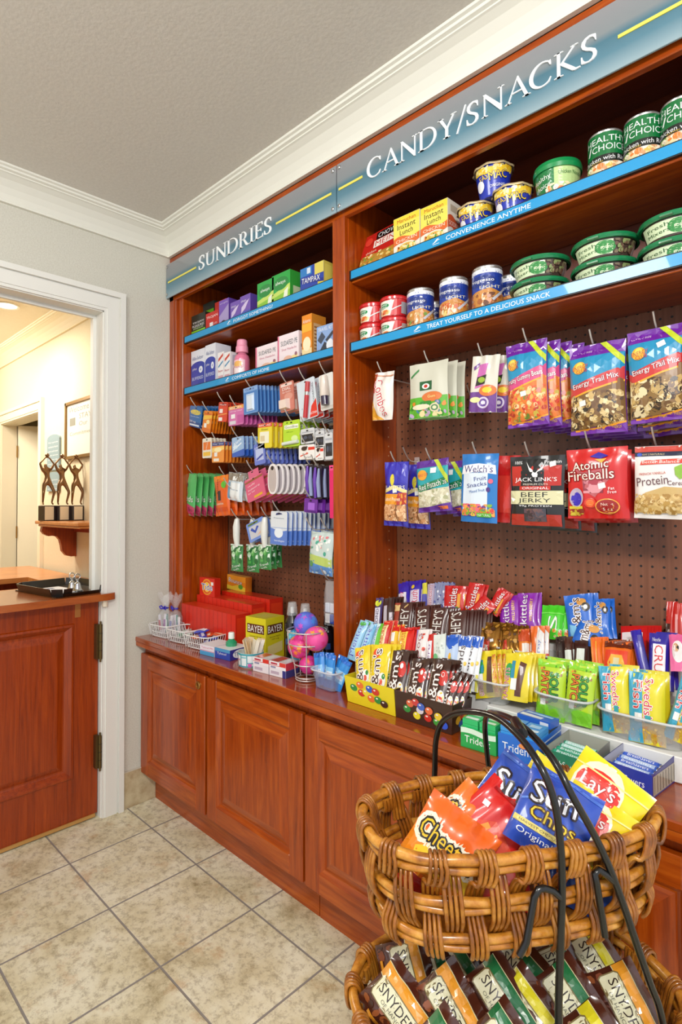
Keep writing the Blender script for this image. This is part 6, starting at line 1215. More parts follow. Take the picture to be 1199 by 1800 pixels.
# black spray bottles
for k, (x_, y_, s_, lb) in enumerate(((.742, .075, 1.0, 'black spray bottle with clear cap, left one behind the aspirin box'), (.800, .085, 1.0, 'black spray bottle with clear cap, right one behind the aspirin box'), (.880, .120, .86, 'shorter dark spray bottle with black cap beside the hanging bag'))):
    g = lab(empty('spray_bottle', (x_, y_, ZW)), lb, 'bottle', 'black spray bottles'); bm_ = mat('17161C', .2, 0, .6); b = MB()
    b.lathe([(0, 0), (.024*s_, 0), (.026*s_, .004), (.026*s_, .135*s_), (.016*s_, .160*s_), (.012*s_, .168*s_)], bm_, 22); b.build('bottle_body', g)
    b = MB(); art(b, lambda u, v, o: ((.0262*s_+o)*math.sin((u-.5)*1.8+.4), -(.0262*s_+o)*math.cos((u-.5)*1.8+.4), .05+v*.07), .05, .07, [r(.3, .55, .65, .85, 'E8E8E8'), r(.1, .1, .9, .4, '2A4A8A')], .15); b.build('label', g)
    b = MB(); b.lathe([(.020*s_, .160*s_), (.0205*s_, .165*s_), (.016*s_, .200*s_), (.015*s_, .206*s_), (0, .207*s_)], CLEAR if k < 2 else bm_, 18); b.build('cap', g)
    b = MB(); b.lathe([(.007, .166*s_), (.007, .188*s_), (0, .190*s_)], mat('E8E8E8', .4), 12); b.build('nozzle', g)
# hanging bag of travel bottles at the divider
g = lab(empty('travel_bottle_bag', (.958, .055, .865)), 'clear bag of travel bottles hanging beside the divider', 'bag')
p, F = pouch('clear_wrap', .060, .150, .03, FILM, [], 91, .06, .002, None, 0, 10, 14, .2, .55, g)
for k, c in enumerate(('E8E4E0', '3A50A8', 'D8E0EC', 'E0DCE4')):
    b = MB(); b.cbox(-.022+.022*(k % 2), -.002+.022*(k % 2), -.008, .008, .008+.036*(k//2), .040+.036*(k//2), fm(c), .002); b.build('travel_bottle', g)
hook(.955, 1.017, .03, 'peg hook holding the clear bag of travel bottles')

# ------------------------------------------------------------------ right part of the worktop: tiered candy display
b = MB(); RW = mat('E6E6E2', .35, 0, .2)
steps = [(0.0, .110, .7625), (.110, .182, .830), (.182, .2595, .900)]
for y0_, y1_, z_ in steps: b.cbox(1.555, 2.070, y0_, .2595, .7102, z_, RW, .002) if y0_ == 0 else b.box(1.556, 2.069, y0_, .259, .7625, z_, RW)
tag(b.build('display_riser'), 'white stepped display riser under the candy tubs', 'riser')
b = MB(); steps2 = [(.020, .090, .772), (.090, .165, .835), (.165, .2595, .905)]
for y0_, y1_, z_ in steps2: b.box(1.095, 1.550, y0_, .259, .7102, z_, RW)
tag(b.build('display_riser'), 'white stepped riser behind the yellow and brown candy boxes', 'riser')
def tub(x0, x1, y0, y1, z0, h, label, grp='clear plastic candy tubs', f=.010, m=None):
    m = m or CLEAR; t_ = lab(empty('plastic_tub', ((x0+x1)/2, (y0+y1)/2, z0)), label, 'tub', grp)
    L_, Wd = (x1-x0), (y1-y0); b = MB(); n = 28
    def loop(g, z): return [((L_/2-g)*math.copysign(abs(math.cos(a*2*PI/n))**.5, math.cos(a*2*PI/n)), (Wd/2-g)*math.copysign(abs(math.sin(a*2*PI/n))**.5, math.sin(a*2*PI/n)), z) for a in range(n)]
    P = [loop(f+.004, .0008), loop(f, .004), loop(0, h), loop(-.006, h), loop(-.006, h+.003), loop(-.002, h+.004), loop(.0015, h+.002), loop(f+.0015, .004), loop(f+.006, .002)]
    b.grid(list(reversed(P)), m, True, False, True); b.poly(loop(f+.004, .001), m); b.build('tub_wall', t_)
    b = MB(); b.tube(loop(-.003, h+.002), .0028, mat('E8ECEC', .2, 0, .4, 0, .6), 6, True); b.build('tub_rim', t_); return t_
tub(1.505, 1.605, .004, .100, .7630, .055, 'clear tub of yellow chocolate raisin packs')
tub(1.672, 1.800, .004, .104, .7630, .058, 'clear tub of lime green sour candy bags')
tub(1.815, 1.985, .004, .104, .7630, .055, 'clear tub of yellow and teal gummy fish bags')
tub(1.100, 1.330, .022, .088, .7724, .050, 'clear tub of mint and fruit chew rolls')
tub(1.340, 1.490, .022, .088, .7724, .050, 'clear tub of coconut and white candy bars')
tub(1.500, 1.606, .114, .180, .8304, .050, 'clear tub of gold wrapped caramel bars')
tub(1.612, 1.690, .114, .180, .8304, .050, 'clear tub of orange peanut bars')
tub(1.700, 1.790, .114, .180, .8304, .050, 'clear tub of dark mint bars')
tub(1.018, 1.118, -.104, -.030, .7104, .055, 'clear tub of bright blue mint bags left of the yellow candy box', m=mat('C8D4F0', .12, 0, .3, 0, .35))
def pack(key, name, d, base, prims, noun, cat, group=None, ext=.03, n=1, dy=.010, dx=.004, dz=0, seed=1, stick=None, wsc=1.0, dxy=(0, 0, 0), seal=.07, wr=.0012, yaw=0, lean=None, roll=None, place_words='behind'):
    x, y, z, w, h, l, ro = D[key]; l = l if lean is None else lean; ro = ro if roll is None else roll; w *= wsc; h2 = h+ext
    o, F = pouch(name, w, h2, d, base, prims, seed, seal, wr, None, 0, 10, 12, .16)
    M = Matrix.Rotation(math.radians(yaw), 4, 'Z') @ Matrix.Rotation(math.radians(l), 4, 'X') @ Matrix.Rotation(math.radians(ro), 4, 'Y'); dn = M @ Vector((0, 0, -ext))
    o.location = (x+dn.x+dxy[0], y+dn.y+dxy[1], z+dn.z+dxy[2]); o.rotation_euler = M.to_euler()
    if stick: sticker(o, F, stick[0], stick[1], w, h2, 6, .010, .0018)
    lab(o, noun if n == 1 else noun+', front one of its stack', cat, group)
    R = random.Random(seed)
    for i in range(1, n):
        c = copy_tree(o); c.location = (o.location.x+dx*i, o.location.y+dy*i, o.location.z+dz*i); c.rotation_euler = (o.rotation_euler[0], o.rotation_euler[1]+math.radians(R.uniform(-2, 2)), o.rotation_euler[2])
        lab(c, '%s, %s back in its stack' % (noun, ORD[i-1]), cat, group)
    return o
# yellow and brown candy boxes with candy-coated chocolate packs
def sweetbox(x0, x1, base, dots, label, side=False):
    bx = lab(empty('candy_box', ((x0+x1)/2, -.068, ZW)), label, 'box', None); b = MB(); m = fm(base, .35, .3); y0_, y1_, h, fl = -.112, -.028, .0735, .007
    xa, xb = x0-(x0+x1)/2, x1-(x0+x1)/2; ya, yb = y0_+.068, y1_+.068
    O = [(xa, ya), (xb, ya), (xb, yb), (xa, yb)]; T = [(xa-(0 if side else fl), ya-fl), (xb+(fl if side else 0), ya-fl), (xb+(fl if side else 0), yb), (xa-(0 if side else fl), yb)]
    for k in range(4):
        a, c = O[k], O[(k+1) % 4]; ta, tc = T[k], T[(k+1) % 4]; hh = h
        b.poly([(*a, .0004), (*c, .0004), (*tc, hh), (*ta, hh)], m); n_ = Vector((-(c[1]-a[1]), c[0]-a[0], 0)).normalized()*.0018
        b.poly([(ta[0]+n_.x, ta[1]+n_.y, hh), (tc[0]+n_.x, tc[1]+n_.y, hh), (c[0]+n_.x, c[1]+n_.y, .002), (a[0]+n_.x, a[1]+n_.y, .002)], m); b.poly([(*ta, hh), (*tc, hh), (tc[0]+n_.x, tc[1]+n_.y, hh), (ta[0]+n_.x, ta[1]+n_.y, hh)], m)
    b.poly([(*p, .0006) for p in O], m)
    W2 = xb-xa
    def F(u, v, o): return (xa+u*W2+(v*(-fl)*(1-u) if not side else v*fl*u), ya-v*fl-o, v*h)
    pr_ = []
    for (cu, cv, c) in dots: pr_ += [e(cu, cv, .065 if side else .075, .13, c), e(cu-.018, cv+.05, .022, .03, 'F0E8E0', 8)]
    art(b, F, W2, h, pr_)
    if side: art(b, lambda u, v, o: (xb+v*fl+o, ya+(yb-ya)*u, v*h), yb-ya, h, [e(.3, .4, .14, .14, 'E8B030'), e(.5, .55, .14, .14, 'D84A2A'), e(.45, .25, .12, .12, '2A6AC0'), e(.65, .38, .12, .13, 'E0D040')])
    b.build('box_tray', bx); return bx
sweetbox(1.184, 1.354, 'E0CC1E', [(.18, .62, '2A8A3A'), (.32, .78, 'E8702A'), (.34, .50, 'C8281E'), (.44, .56, 'E8D030'), (.52, .74, '2A5AC0'), (.64, .70, 'C8301E'), (.54, .40, 'E8702A'), (.68, .42, '2A8A3A'), (.80, .34, '3A1A14')], 'yellow open candy box with a printed heap of coloured sweets')
sweetbox(1.356, 1.524, '3A2018', [(.22, .44, '2A8A3A'), (.28, .66, 'D8603A'), (.38, .76, 'C83A3A'), (.40, .30, 'E8D830'), (.46, .52, 'D8D0D8'), (.48, .66, '3A60C0'), (.60, .34, 'C8281E'), (.62, .60, 'E86A3A'), (.76, .30, '3A9A3A'), (.78, .50, 'E8C830'), (.88, .26, '2A5AD0')], 'dark brown open candy box with a printed heap of coloured sweets', True)
def MMP(c): return [t("m&m's", .42, .50, .82, .34, 'F0ECE8', 90), t("m&m's", .43, .49, .78, .24, '3A1C14', 90) if False else r(.0, .0, .0, .0, c), q([(.1, .94), (.9, .94), (.9, .97), (.1, .97)], 'C89A30')]
def mmp(base, extra): return extra+[to("m&m's", .37, .47, .90, .46, '4A2418' if base != '3A1E16' else 'F0ECE8', 'F4F0EC' if base != '3A1E16' else '5A3A30', 90, .05), t('milk chocolate' if base == '3A1E16' else 'peanut', .12, .45, .6, .08, 'F0E0C0', 90)]
YM = [e(.75, .72, .2, .12, 'E8D020'), e(.3, .84, .2, .09, 'E0502A'), e(.75, .35, .2, .14, 'E8E8E0'), e(.7, .32, .1, .06, 'D84A2A'), e(.82, .42, .09, .05, '3A8A3A')]
BM = [e(.76, .66, .22, .15, 'C8281E'), e(.74, .72, .08, .05, 'F0ECE8'), e(.78, .28, .18, .15, 'E8E4DC'), blob(7, .64, .16, .94, .40, 10, .09, ['D8402A', 'E8C030', '3A9A3A', '2A5AC0', 'E87A2A'])]
pack('mm1', 'candy_pack', .014, 'E4C81E', mmp('Y', YM), 'yellow chocolate pack with brown lettering, leftmost in its box', 'pack', 'yellow and brown candy packs', .055, 2, .012, .006, seed=1)
pack('mm2', 'candy_pack', .014, 'E4C81E', mmp('Y', YM), 'yellow chocolate pack with brown lettering, right one in its box', 'pack', 'yellow and brown candy packs', .055, 3, .012, .006, seed=2)
pack('mm3', 'candy_pack', .014, '3A1E16', mmp('3A1E16', BM), 'dark brown chocolate pack, left one in the brown box', 'pack', 'yellow and brown candy packs', .055, 3, .012, .005, seed=3)
pack('mm4', 'candy_pack', .014, '3A1E16', mmp('3A1E16', BM), 'dark brown chocolate pack, second from left in the brown box', 'pack', 'yellow and brown candy packs', .055, 3, .012, .005, seed=4)
pack('mm5', 'candy_pack', .014, '3A1E16', mmp('3A1E16', BM), 'dark brown chocolate pack, third from left in the brown box', 'pack', 'yellow and brown candy packs', .055, 3, .012, .005, seed=5)
pack('mm6', 'candy_pack', .014, '3A1E16', mmp('3A1E16', BM), 'dark brown chocolate pack tilting at the right end', 'pack', 'yellow and brown candy packs', .05, 3, .010, .010, seed=6)
# blue mint bags in the left tub
for k in range(5):
    o, F = pouch('mint_bag', .040, .098, .010, '2E8AD8', [r(.1, .25, .9, .62, '8AC8F0'), r(.2, .34, .8, .5, 'D8ECF8'), t('mints', .5, .43, .5, .08, 'C83A5A'), r(0, .86, 1, 1, '1E6AC8')], 100+k, .06, .002, None, 0, 10, 10)
    o.location = (1.034+.0165*k, -.072+.012*(k % 2), .7125); o.rotation_euler = (math.radians(-12-4*(k % 2)), math.radians(-16+8*k), 0); lab(o, 'bright blue mint bag in the bluish tub, %s from the left' % (['first']+ORD)[k], 'bag', 'bright blue mint bags')
# chew rolls and fruit chews
ROLL = 'A8D4EC'
for key, c, nm, p in (('men1', '9ACCE8', 'pale blue mint roll', [to('Mentos', .5, .5, .8, .5, '2A50B8', 'E8F4FC', 90, .02), e(.5, .92, .3, .06, '5AB84A')]), ('men2', 'A8D0EC', 'pale blue mint roll with white band', [to('mint', .45, .5, .7, .5, '2A50B8', 'E8F4FC', 90, .02), r(.7, 0, 1, 1, '78B8E0')]), ('men3', '6AC03A', 'bright green fruit roll', [r(0, 0, .55, 1, 'D8ECF4'), t('Mentos', .3, .5, .8, .35, '2A50B8', 90)]), ('stb1', 'F0D8A0', 'cream fruit chew stick with orange letters', [r(.7, 0, 1, 1, 'C8201E'), r(0, .88, 1, 1, 'D82A20'), t('STARBURST', .35, .5, .8, .4, 'D8581E', 90)]), ('stb2', 'F0C43A', 'yellow fruit chew stick with white sticker', [r(0, .80, 1, 1, 'D82A20'), r(.2, .5, .7, .76, 'ECECE8'), t('STAR', .5, .26, .4, .4, 'D8581E', 90)]), ('stb3', 'D8241E', 'red fruit chew stick with yellow panel', [r(.08, .05, .62, .86, 'F0CC50'), t('STARBURST', .36, .45, .76, .32, 'D8481E', 90), r(0, .9, 1, 1, 'C81A1A')])):
    pack(key, 'chew_roll', .020, c, p, nm+' in the left tub', 'roll', 'chew rolls in the left tub', .045, 2, .014, .006, seed=len(nm), wsc=1.0)
pack('mk1', 'candy_bar', .014, 'E8E0DC', [blob(8, .55, .1, .95, .9, 8, .14, ['C8281E', '8A1A24', 'E0503A']), to('Dots', .35, .6, .6, .4, '8A2030', 'F4F0F0', 90), r(0, 0, .12, 1, '8A6AA8')], 'white and red fruit candy bar', 'bar', 'bars in the middle tub', .045, 2, seed=11)
pack('mk2', 'candy_bar', .012, 'C8281E', [r(0, 0, .7, .8, 'ECE8EC'), t('Zero', .35, .4, .6, .4, '7A3A8A', 90)], 'slim white and purple candy bar', 'bar', 'bars in the middle tub', .045, seed=12)
pack('alj', 'candy_bar', .016, 'DCE4DC', [e(.2, .3, .3, .2, '6AB87A'), blob(9, .3, .1, .9, .8, 20, .1, ['C8CCC8', 'E8ECE8', 'B8C0B8'])], 'silvery white coconut bar', 'bar', 'bars in the middle tub', .045, seed=13)
pack('mnd1', 'candy_bar', .016, 'B8CCE8', [r(0, .8, 1, 1, '1E5AC0'), q([(0, .8), (.5, .6), (1, .8)], '1E5AC0'), e(.5, .45, .12, .1, 'F0B840'), blob(10, .1, .1, .9, .7, 12, .08, ['E8F0E8', '6AA85A', 'D8E0F0'])], 'blue topped coconut bar with small flower', 'bar', 'bars in the middle tub', .045, 2, seed=14)
pack('mnd2', 'candy_bar', .018, 'ECEEF0', [r(0, .8, 1, 1, '1E5AC0'), to('Mounds', .45, .42, .8, .48, '3A2420', 'F0F0F4', 90, .02), e(.85, .5, .1, .04, 'F0C840'), r(.85, 0, 1, .3, 'D8D04A')], 'large blue and white coconut bar with dark lettering', 'bar', 'bars in the middle tub', .05, 3, .012, .012, seed=15, wsc=1.1)
# chocolate bars on the second step
pack('milky', 'chocolate_bar', .012, '4A3A6A', [r(.15, 0, .85, .72, 'E0DCE8'), to('ALMOND', .5, .36, .66, .42, '2A2050', 'E0DCE8', 90), e(.5, .85, .4, .1, 'D8E040'), e(.6, .92, .2, .06, '3A30A0')], 'slim purple and white bar standing at the left', 'bar', None, .05, seed=16)
pack('snk', 'chocolate_bar', .008, '3A2420', [r(.1, 0, .4, .8, 'B8B0B8'), r(.62, 0, .92, .6, 'D0C8D0'), t('BAR', .78, .3, .4, .2, '2A2060', 90)], 'dark striped chocolate bar left of the brown blocks', 'bar', 'dark chocolate bars', .05, 4, .008, .005, seed=17)
HB = '451C16'
pack('her1', 'chocolate_bar', .007, HB, [r(.0, .0, .34, 1, '9A3A24'), q([(0, .80), (.34, .80), (.34, .95), (0, .95)], 'D8B87A'), t('HERSHEY', .66, .40, .9, .46, 'E8E4DC', 90), q([(.6, .86), (.8, .94), (.76, .97), (.58, .89)], 'D8B87A')], 'brown chocolate bar with almond picture', 'bar', 'brown chocolate bars in stacks', .065, 6, .0075, .004, seed=18, wr=.0005, seal=.02)
pack('her2', 'chocolate_bar', .007, HB, [t("HERSHEY'S", .5, .45, .92, .66, 'E8E4DC', 90), r(0, 0, 1, .12, 'A82A1E')], 'brown chocolate bar with red lower edge', 'bar', 'brown chocolate bars in stacks', .065, 6, .0075, .003, seed=19, wr=.0005, seal=.02)
pack('her3', 'chocolate_bar', .007, HB, [t("HERSHEY'S", .5, .5, .92, .56, 'E8E4DC', 90)], 'brown chocolate bar with tall white capitals', 'bar', 'brown chocolate bars in stacks', .065, 6, .0075, .004, seed=20, wr=.0005, seal=.02)
pack('her4', 'chocolate_bar', .007, HB, [t("HERSHEY'S", .45, .5, .92, .58, 'E8E4DC', 90)], 'brown chocolate bar with price sticker', 'bar', 'brown chocolate bars in stacks', .065, 9, .0075, .0060, seed=21, wr=.0005, seal=.02, stick=(.7, .52))
# top step, left
pack('baby1', 'candy_bar', .014, '3A2AA8', [r(.1, 0, .8, .5, 'E8E4EC'), t('Baby', .4, .3, .5, .4, 'C83050', 90)], 'blue and white peanut bar, left one at the back', 'bar', 'blue and white bars at the back', .03, 2, .012, .005, seed=22)
pack('baby2', 'candy_bar', .014, '3A2AA8', [r(.2, 0, .9, .62, 'D8D0E0'), t('Ruth', .55, .35, .5, .5, 'C83050', 90), e(.4, .75, .14, .08, 'E8C840')], 'blue and white peanut bar, right one at the back', 'bar', 'blue and white bars at the back', .03, 2, .012, .005, seed=23)
pack('three', 'candy_bar', .012, 'D8D04A', [r(0, 0, 1, .6, '5A5AB0')], 'thin yellow and violet bar at the back', 'bar', None, .03, seed=24)
pack('nest', 'candy_bar', .012, 'B8A8C0', [to('3 Musketeers', .5, .5, .9, .5, 'A82040', 'E0D8E0', 90)], 'lilac bar with long crimson name at the back', 'bar', None, .03, 2, seed=25)
pack('silv', 'candy_bar', .014, '8A90B0', [blob(12, 0, 0, 1, 1, 20, .14, ['E0E0E8', '5A60A0', 'C8C8A0', '3A4080'])], 'crumpled silver and blue bar at the back', 'bar', None, .03, 3, .008, .014, seed=26, wr=.003)
SK_R = lambda w_: [to(w_, .5, .5, .8, .34, 'F4F0F0', '8A1218', 90, .02), r(.72, .1, .86, .7, 'E8A030'), blob(13, .04, .04, .96, .24, 16, .07, ['E8D030', '7A3AA0', 'E87A2A', '3A9A3A', 'F0F0F0'])]
pack('skr1', 'candy_bag', .014, 'C81E20', SK_R('skittles'), 'red fruit candy bag with white letters, leftmost at the back', 'bag', 'red fruit candy bags', .02, 2, .008, .012, seed=27, lean=-18, roll=-4)
pack('skr2', 'candy_bag', .014, 'C81E20', SK_R('skittles'), 'red fruit candy bag standing second at the back', 'bag', 'red fruit candy bags', .02, 2, .008, .010, seed=28, lean=-16, roll=6)
pack('skr3', 'candy_bag', .012, 'C81E20', SK_R('skittles'), 'red fruit candy bag leaning over to the right', 'bag', 'red fruit candy bags', .02, 1, seed=29, lean=-22, roll=34, dxy=(0, -.01, .0), wsc=1.1)
pack('skr4', 'candy_bag', .012, 'C81E20', SK_R('skittles'), 'red fruit candy bag half hidden at the back', 'bag', 'red fruit candy bags', .03, 2, seed=30, lean=-18, roll=24, dxy=(.01, .01, 0))
SK_P = [to('skittles', .36, .5, .9, .36, 'F4F0F4', '5A1070', 90, .02), t('WILD BERRY', .74, .55, .6, .14, 'F0C040', 90)]
pack('skp1', 'candy_bag', .014, '8A22A8', SK_P, 'purple berry candy bag, left one', 'bag', 'purple berry candy bags', .025, 2, .010, .006, seed=31)
pack('skp2', 'candy_bag', .014, '8A22A8', SK_P, 'purple berry candy bag, right one', 'bag', 'purple berry candy bags', .025, 2, .010, .010, seed=32, wsc=1.15)
pack('skg', 'candy_bag', .016, '4ACC2A', [to('S', .58, .42, .5, .4, 'F4F8F0', '2A8A1A', 90, .02), r(.0, .72, 1, .76, '7AE05A'), blob(14, .6, .05, .98, .3, 10, .08, ['E07A3A', 'D8D04A', 'E8E8E0'])], 'bright green sour candy bag at the back', 'bag', 'bright green sour candy bags', .03, 2, .012, .012, seed=33)
GLD = mat('9A6A24', .25, .7, .2)
pack('twx', 'caramel_bar', .022, GLD, [q([(0, .1), (.4, .0), (.5, .45), (.1, .5)], 'B82A24'), q([(.05, .2), (.35, .12), (.4, .3), (.1, .36)], 'F0E8E0'), blob(15, 0, .4, 1, 1, 16, .12, ['6A3A1A', 'C8963A', 'A8702A', '4A2A14'])], 'crumpled gold caramel bar with red corner, left one', 'bar', 'gold caramel bars', .03, 4, .010, .014, seed=34, wr=.004, stick=(.6, .42))
pack('twx2', 'caramel_bar', .022, GLD, [q([(.1, .0), (.5, .0), (.45, .5), (.2, .45)], 'C83A2C'), blob(16, 0, .4, 1, 1, 16, .12, ['6A3A1A', 'C8963A', 'A8702A', '4A2A14'])], 'crumpled gold caramel bar with red corner, right one', 'bar', 'gold caramel bars', .03, 4, .010, .010, seed=35, wr=.004)
pack('pay1', 'peanut_bar', .014, 'E07A24', [r(0, .62, 1, 1, 'C8502A'), r(.4, .3, .95, .56, 'E8E4DC'), t('Pay', .3, .2, .3, .3, 'F0E040', 90)], 'orange peanut bar with white sticker', 'bar', 'orange and white peanut bars', .03, 2, .012, .004, seed=36)
pack('pay2', 'peanut_bar', .014, 'E06A24', [q([(.4, 0), (1, 0), (1, .8), (.5, 1)], 'E4E0DC'), t('PayDay', .68, .34, .6, .26, '3A60B0', 90), r(.8, 0, 1, .3, 'C83A24'), t('day', .25, .22, .3, .3, 'F0D040', 90)], 'orange and white peanut bar, right one', 'bar', 'orange and white peanut bars', .03, 2, .012, .006, seed=37)
pack('rai1', 'raisin_pack', .014, 'E2CC1E', [e(.32, .62, .18, .16, '2E9A4A'), r(.34, .52, .46, .8, '2A8AA8'), q([(.5, .1), (.78, .1), (.82, .86), (.66, .86)], '5A2E1E'), r(.82, 0, 1, .9, 'D8A81E'), t('RAISINETS', .91, .5, .8, .12, 'C82A2A', 90), r(.14, .26, .42, .50, 'ECECEC'), to('GOOBERS', .30, .2, .3, .2, 'C82A4A', 'F0E8E8', 90)], 'yellow chocolate raisin pack, left one in its tub', 'pack', 'yellow chocolate raisin packs', .045, 4, .012, .008, seed=38)
pack('rai2', 'raisin_pack', .014, 'E2CC1E', [e(.22, .62, .15, .16, '2E9A4A'), r(.30, .45, .44, .84, '2A8AA8'), q([(.5, .1), (.72, .1), (.86, .80), (.62, .84)], '5A2E1E'), to('RAISINETS', .16, .34, .66, .2, 'C82A4A', 'F0E8EC', 90, .02), r(.34, .22, .56, .46, 'ECECEC')], 'yellow chocolate raisin pack, right one in its tub', 'pack', 'yellow chocolate raisin packs', .045, 4, .012, .006, seed=39)
MBL = [to("m&m's", .38, .52, .8, .34, '4A2418', 'F0ECEC', 90, .05), e(.62, .82, .17, .08, 'D89A4A'), e(.76, .70, .15, .10, '2A2420'), e(.76, .70, .07, .05, 'E8E4E0'), q([(.1, .05), (.4, .05), (.36, .3), (.12, .34)], '7ABCE0')]
pack('mmb1', 'candy_bag', .018, '1E68CC', MBL, 'bright blue chocolate candy bag, tallest at the back', 'bag', 'bright blue chocolate candy bags', .02, 2, .012, .010, seed=40, wsc=1.15)
pack('mmb2', 'candy_bag', .016, '1E68CC', MBL, 'bright blue chocolate candy bag behind on the right', 'bag', 'bright blue chocolate candy bags', .03, 2, .010, .008, seed=41, wsc=1.3)
pack('mmb3', 'candy_bag', .016, '1E68CC', [to("m&m's", .42, .52, .8, .40, '4A2418', 'F0ECEC', 90, .05), e(.72, .6, .2, .14, 'D89A4A'), e(.84, .3, .13, .12, '2A2420')], 'bright blue chocolate candy bag leaning in front of the tallest', 'bag', 'bright blue chocolate candy bags', .02, 1, seed=42, dxy=(.0, -.022, 0), wsc=1.1)
pack('drk1', 'mint_bar', .012, '2A1C18', [blob(17, 0, 0, 1, 1, 20, .12, ['4A3A34', '1A1210', '5A4A40'])], 'dark textured mint bar, left one', 'bar', 'dark mint bars', .03, 2, .012, .004, seed=43)
pack('drk2', 'mint_bar', .012, '4A2A20', [r(.1, .2, .9, .62, 'DCE4DC'), q([(.1, .1), (.8, .2), (.8, .3), (.1, .18)], '3A9A5A')], 'dark mint bar with white sticker, middle one', 'bar', 'dark mint bars', .03, 2, .012, .004, seed=44)
pack('yrk', 'mint_bar', .012, '3A1E18', [r(.25, .3, .82, .72, 'DCE4DC'), q([(.1, .12), (.8, .2), (.8, .3), (.1, .2)], '2A8A4A')], 'dark mint bar with white sticker, right one', 'bar', 'dark mint bars', .03, 2, .012, .004, seed=45)
RC = 'E86A1A'
pack('ree1', 'peanut_cup_pack', .010, RC, [r(0, 0, .2, 1, 'F08A2A'), r(.5, 0, .56, .9, 'E8C040')], 'orange peanut cup pack standing edge-on', 'pack', 'orange peanut cup packs', .035, 3, .008, .006, seed=46, wr=.0008)
pack('ree2', 'peanut_cup_pack', .014, RC, [r(0, .82, 1, 1, '6A2A14'), r(.06, .04, .9, .74, 'E03A14'), q([(.25, .2), (.7, .18), (.82, .4), (.7, .62), (.3, .62), (.18, .4)], 'F0B030'), q([(.4, .3), (.6, .3), (.62, .54), (.4, .54)], 'D8D0A0')], 'orange peanut cup pack with yellow burst', 'pack', 'orange peanut cup packs', .035, 5, .008, .003, seed=47, wr=.0008)
pack('kit', 'wafer_bar', .008, 'C81E1E', [r(.05, 0, .85, .78, 'E4D8DC'), to('Kit', .4, .3, .4, .5, 'C81E1E', 'F4F0F0', 0)], 'red and white wafer bar behind the orange packs', 'bar', 'red and white wafer bars', .05, 5, .007, .006, seed=48, wr=.0004, seal=.02)
pack('twz', 'licorice_pack', .010, 'C0241E', [r(.0, 0, .5, .6, '3A1614'), t('twists', .3, .3, .4, .3, 'E8D8D0', 90)], 'tall red licorice pack near the right edge, left one', 'pack', 'red licorice packs', .06, 2, .01, .004, seed=49, wsc=1.6)
pack('twz2', 'licorice_pack', .012, 'C42A24', [r(.1, .1, .3, .8, 'E8A0A0')], 'tall red licorice pack near the right edge, right one', 'pack', 'red licorice packs', .06, 2, .01, .004, seed=50, wsc=1.7)
pack('butf', 'candy_bar', .022, '2A1EA0', [r(.6, 0, 1, .9, '5A58A8')], 'tall glossy royal blue bar leaning left', 'bar', None, .04, seed=51, wr=.0006, seal=.03)
pack('cru', 'candy_bar', .020, '2A2098', [r(.24, .0, .86, .80, 'ECE8EC'), to('CRUNCH', .54, .28, 1.0, .42, 'D02028', 'ECE8EC', -90, .02), e(.12, .18, .12, .1, 'E0E040'), t('Nestle', .4, .88, .4, .07, 'E8E8F0')], 'royal blue bar with huge red letters on white', 'bar', 'royal blue crisp bars', .04, 3, .014, .006, seed=52, wr=.0006, seal=.03)
pack('pnk', 'candy_bar', .014, 'E86AA0', [e(.5, .5, .34, .3, 'F0E8E8'), e(.4, .6, .16, .12, 'C89A6A'), e(.5, .6, .07, .06, '2A2020')], 'pink candy bag with white patch at the right edge', 'bag', None, .03, seed=53, wsc=1.3)
SO = [r(0, .88, 1, 1, '8AD030'), blob(19, .05, .74, .95, .94, 8, .05, ['9A6A2A', 'E88A30', '4A9A2A']), to('SOUR', .66, .54, .50, .30, '2A9A2E', '124A18', -90, .04), to('PATCH', .34, .54, .52, .28, 'E8761E', '6A2A10', -90, .04), q([(0, 0), (1, 0), (1, .22), (0, .28)], '7AC42A'), r(.2, .24, .4, .34, 'ECECE8')]
pack('sou1', 'candy_bag', .024, 'B4D42A', SO, 'lime green sour candy bag, left one in its tub', 'bag', 'lime green sour candy bags', -.0, 2, .03, .006, seed=54)
pack('sou2', 'candy_bag', .024, 'B4D42A', SO, 'lime green sour candy bag, right one in its tub', 'bag', 'lime green sour candy bags', -.0, 2, .03, .006, seed=55, wsc=1.1)
SW = [r(0, .0, .42, 1, '3AA0C0'), q([(.42, 0), (1, 0), (1, .3), (.42, .3)], 'C8A030'), to('Swedish', .58, .62, .62, .24, 'D02A2E', 'F4ECEC', -90, .04), to('Fish', .28, .68, .40, .26, 'D02A2E', 'F4ECEC', -90, .04), r(.5, .30, .66, .40, '2AA0A8'), r(.2, .30, .42, .42, 'ECECE8'), blob(20, .44, .03, .98, .28, 20, .05, ['E8C050', 'C88A24', 'D8B040'])]
pack('swe1', 'candy_bag', .024, 'DCD020', SW, 'yellow and teal gummy fish bag tilting left', 'bag', 'yellow and teal gummy fish bags', -.0, 2, .03, .010, seed=56, roll=-8)
pack('swe2', 'candy_bag', .026, 'DCD020', SW, 'yellow and teal gummy fish bag, upright in the middle', 'bag', 'yellow and teal gummy fish bags', -.0, 2, .03, .004, seed=57)
pack('swe3', 'candy_bag', .024, 'DCD020', SW, 'yellow and teal gummy fish bag tilting right', 'bag', 'yellow and teal gummy fish bags', .035, 1, seed=58, roll=12)
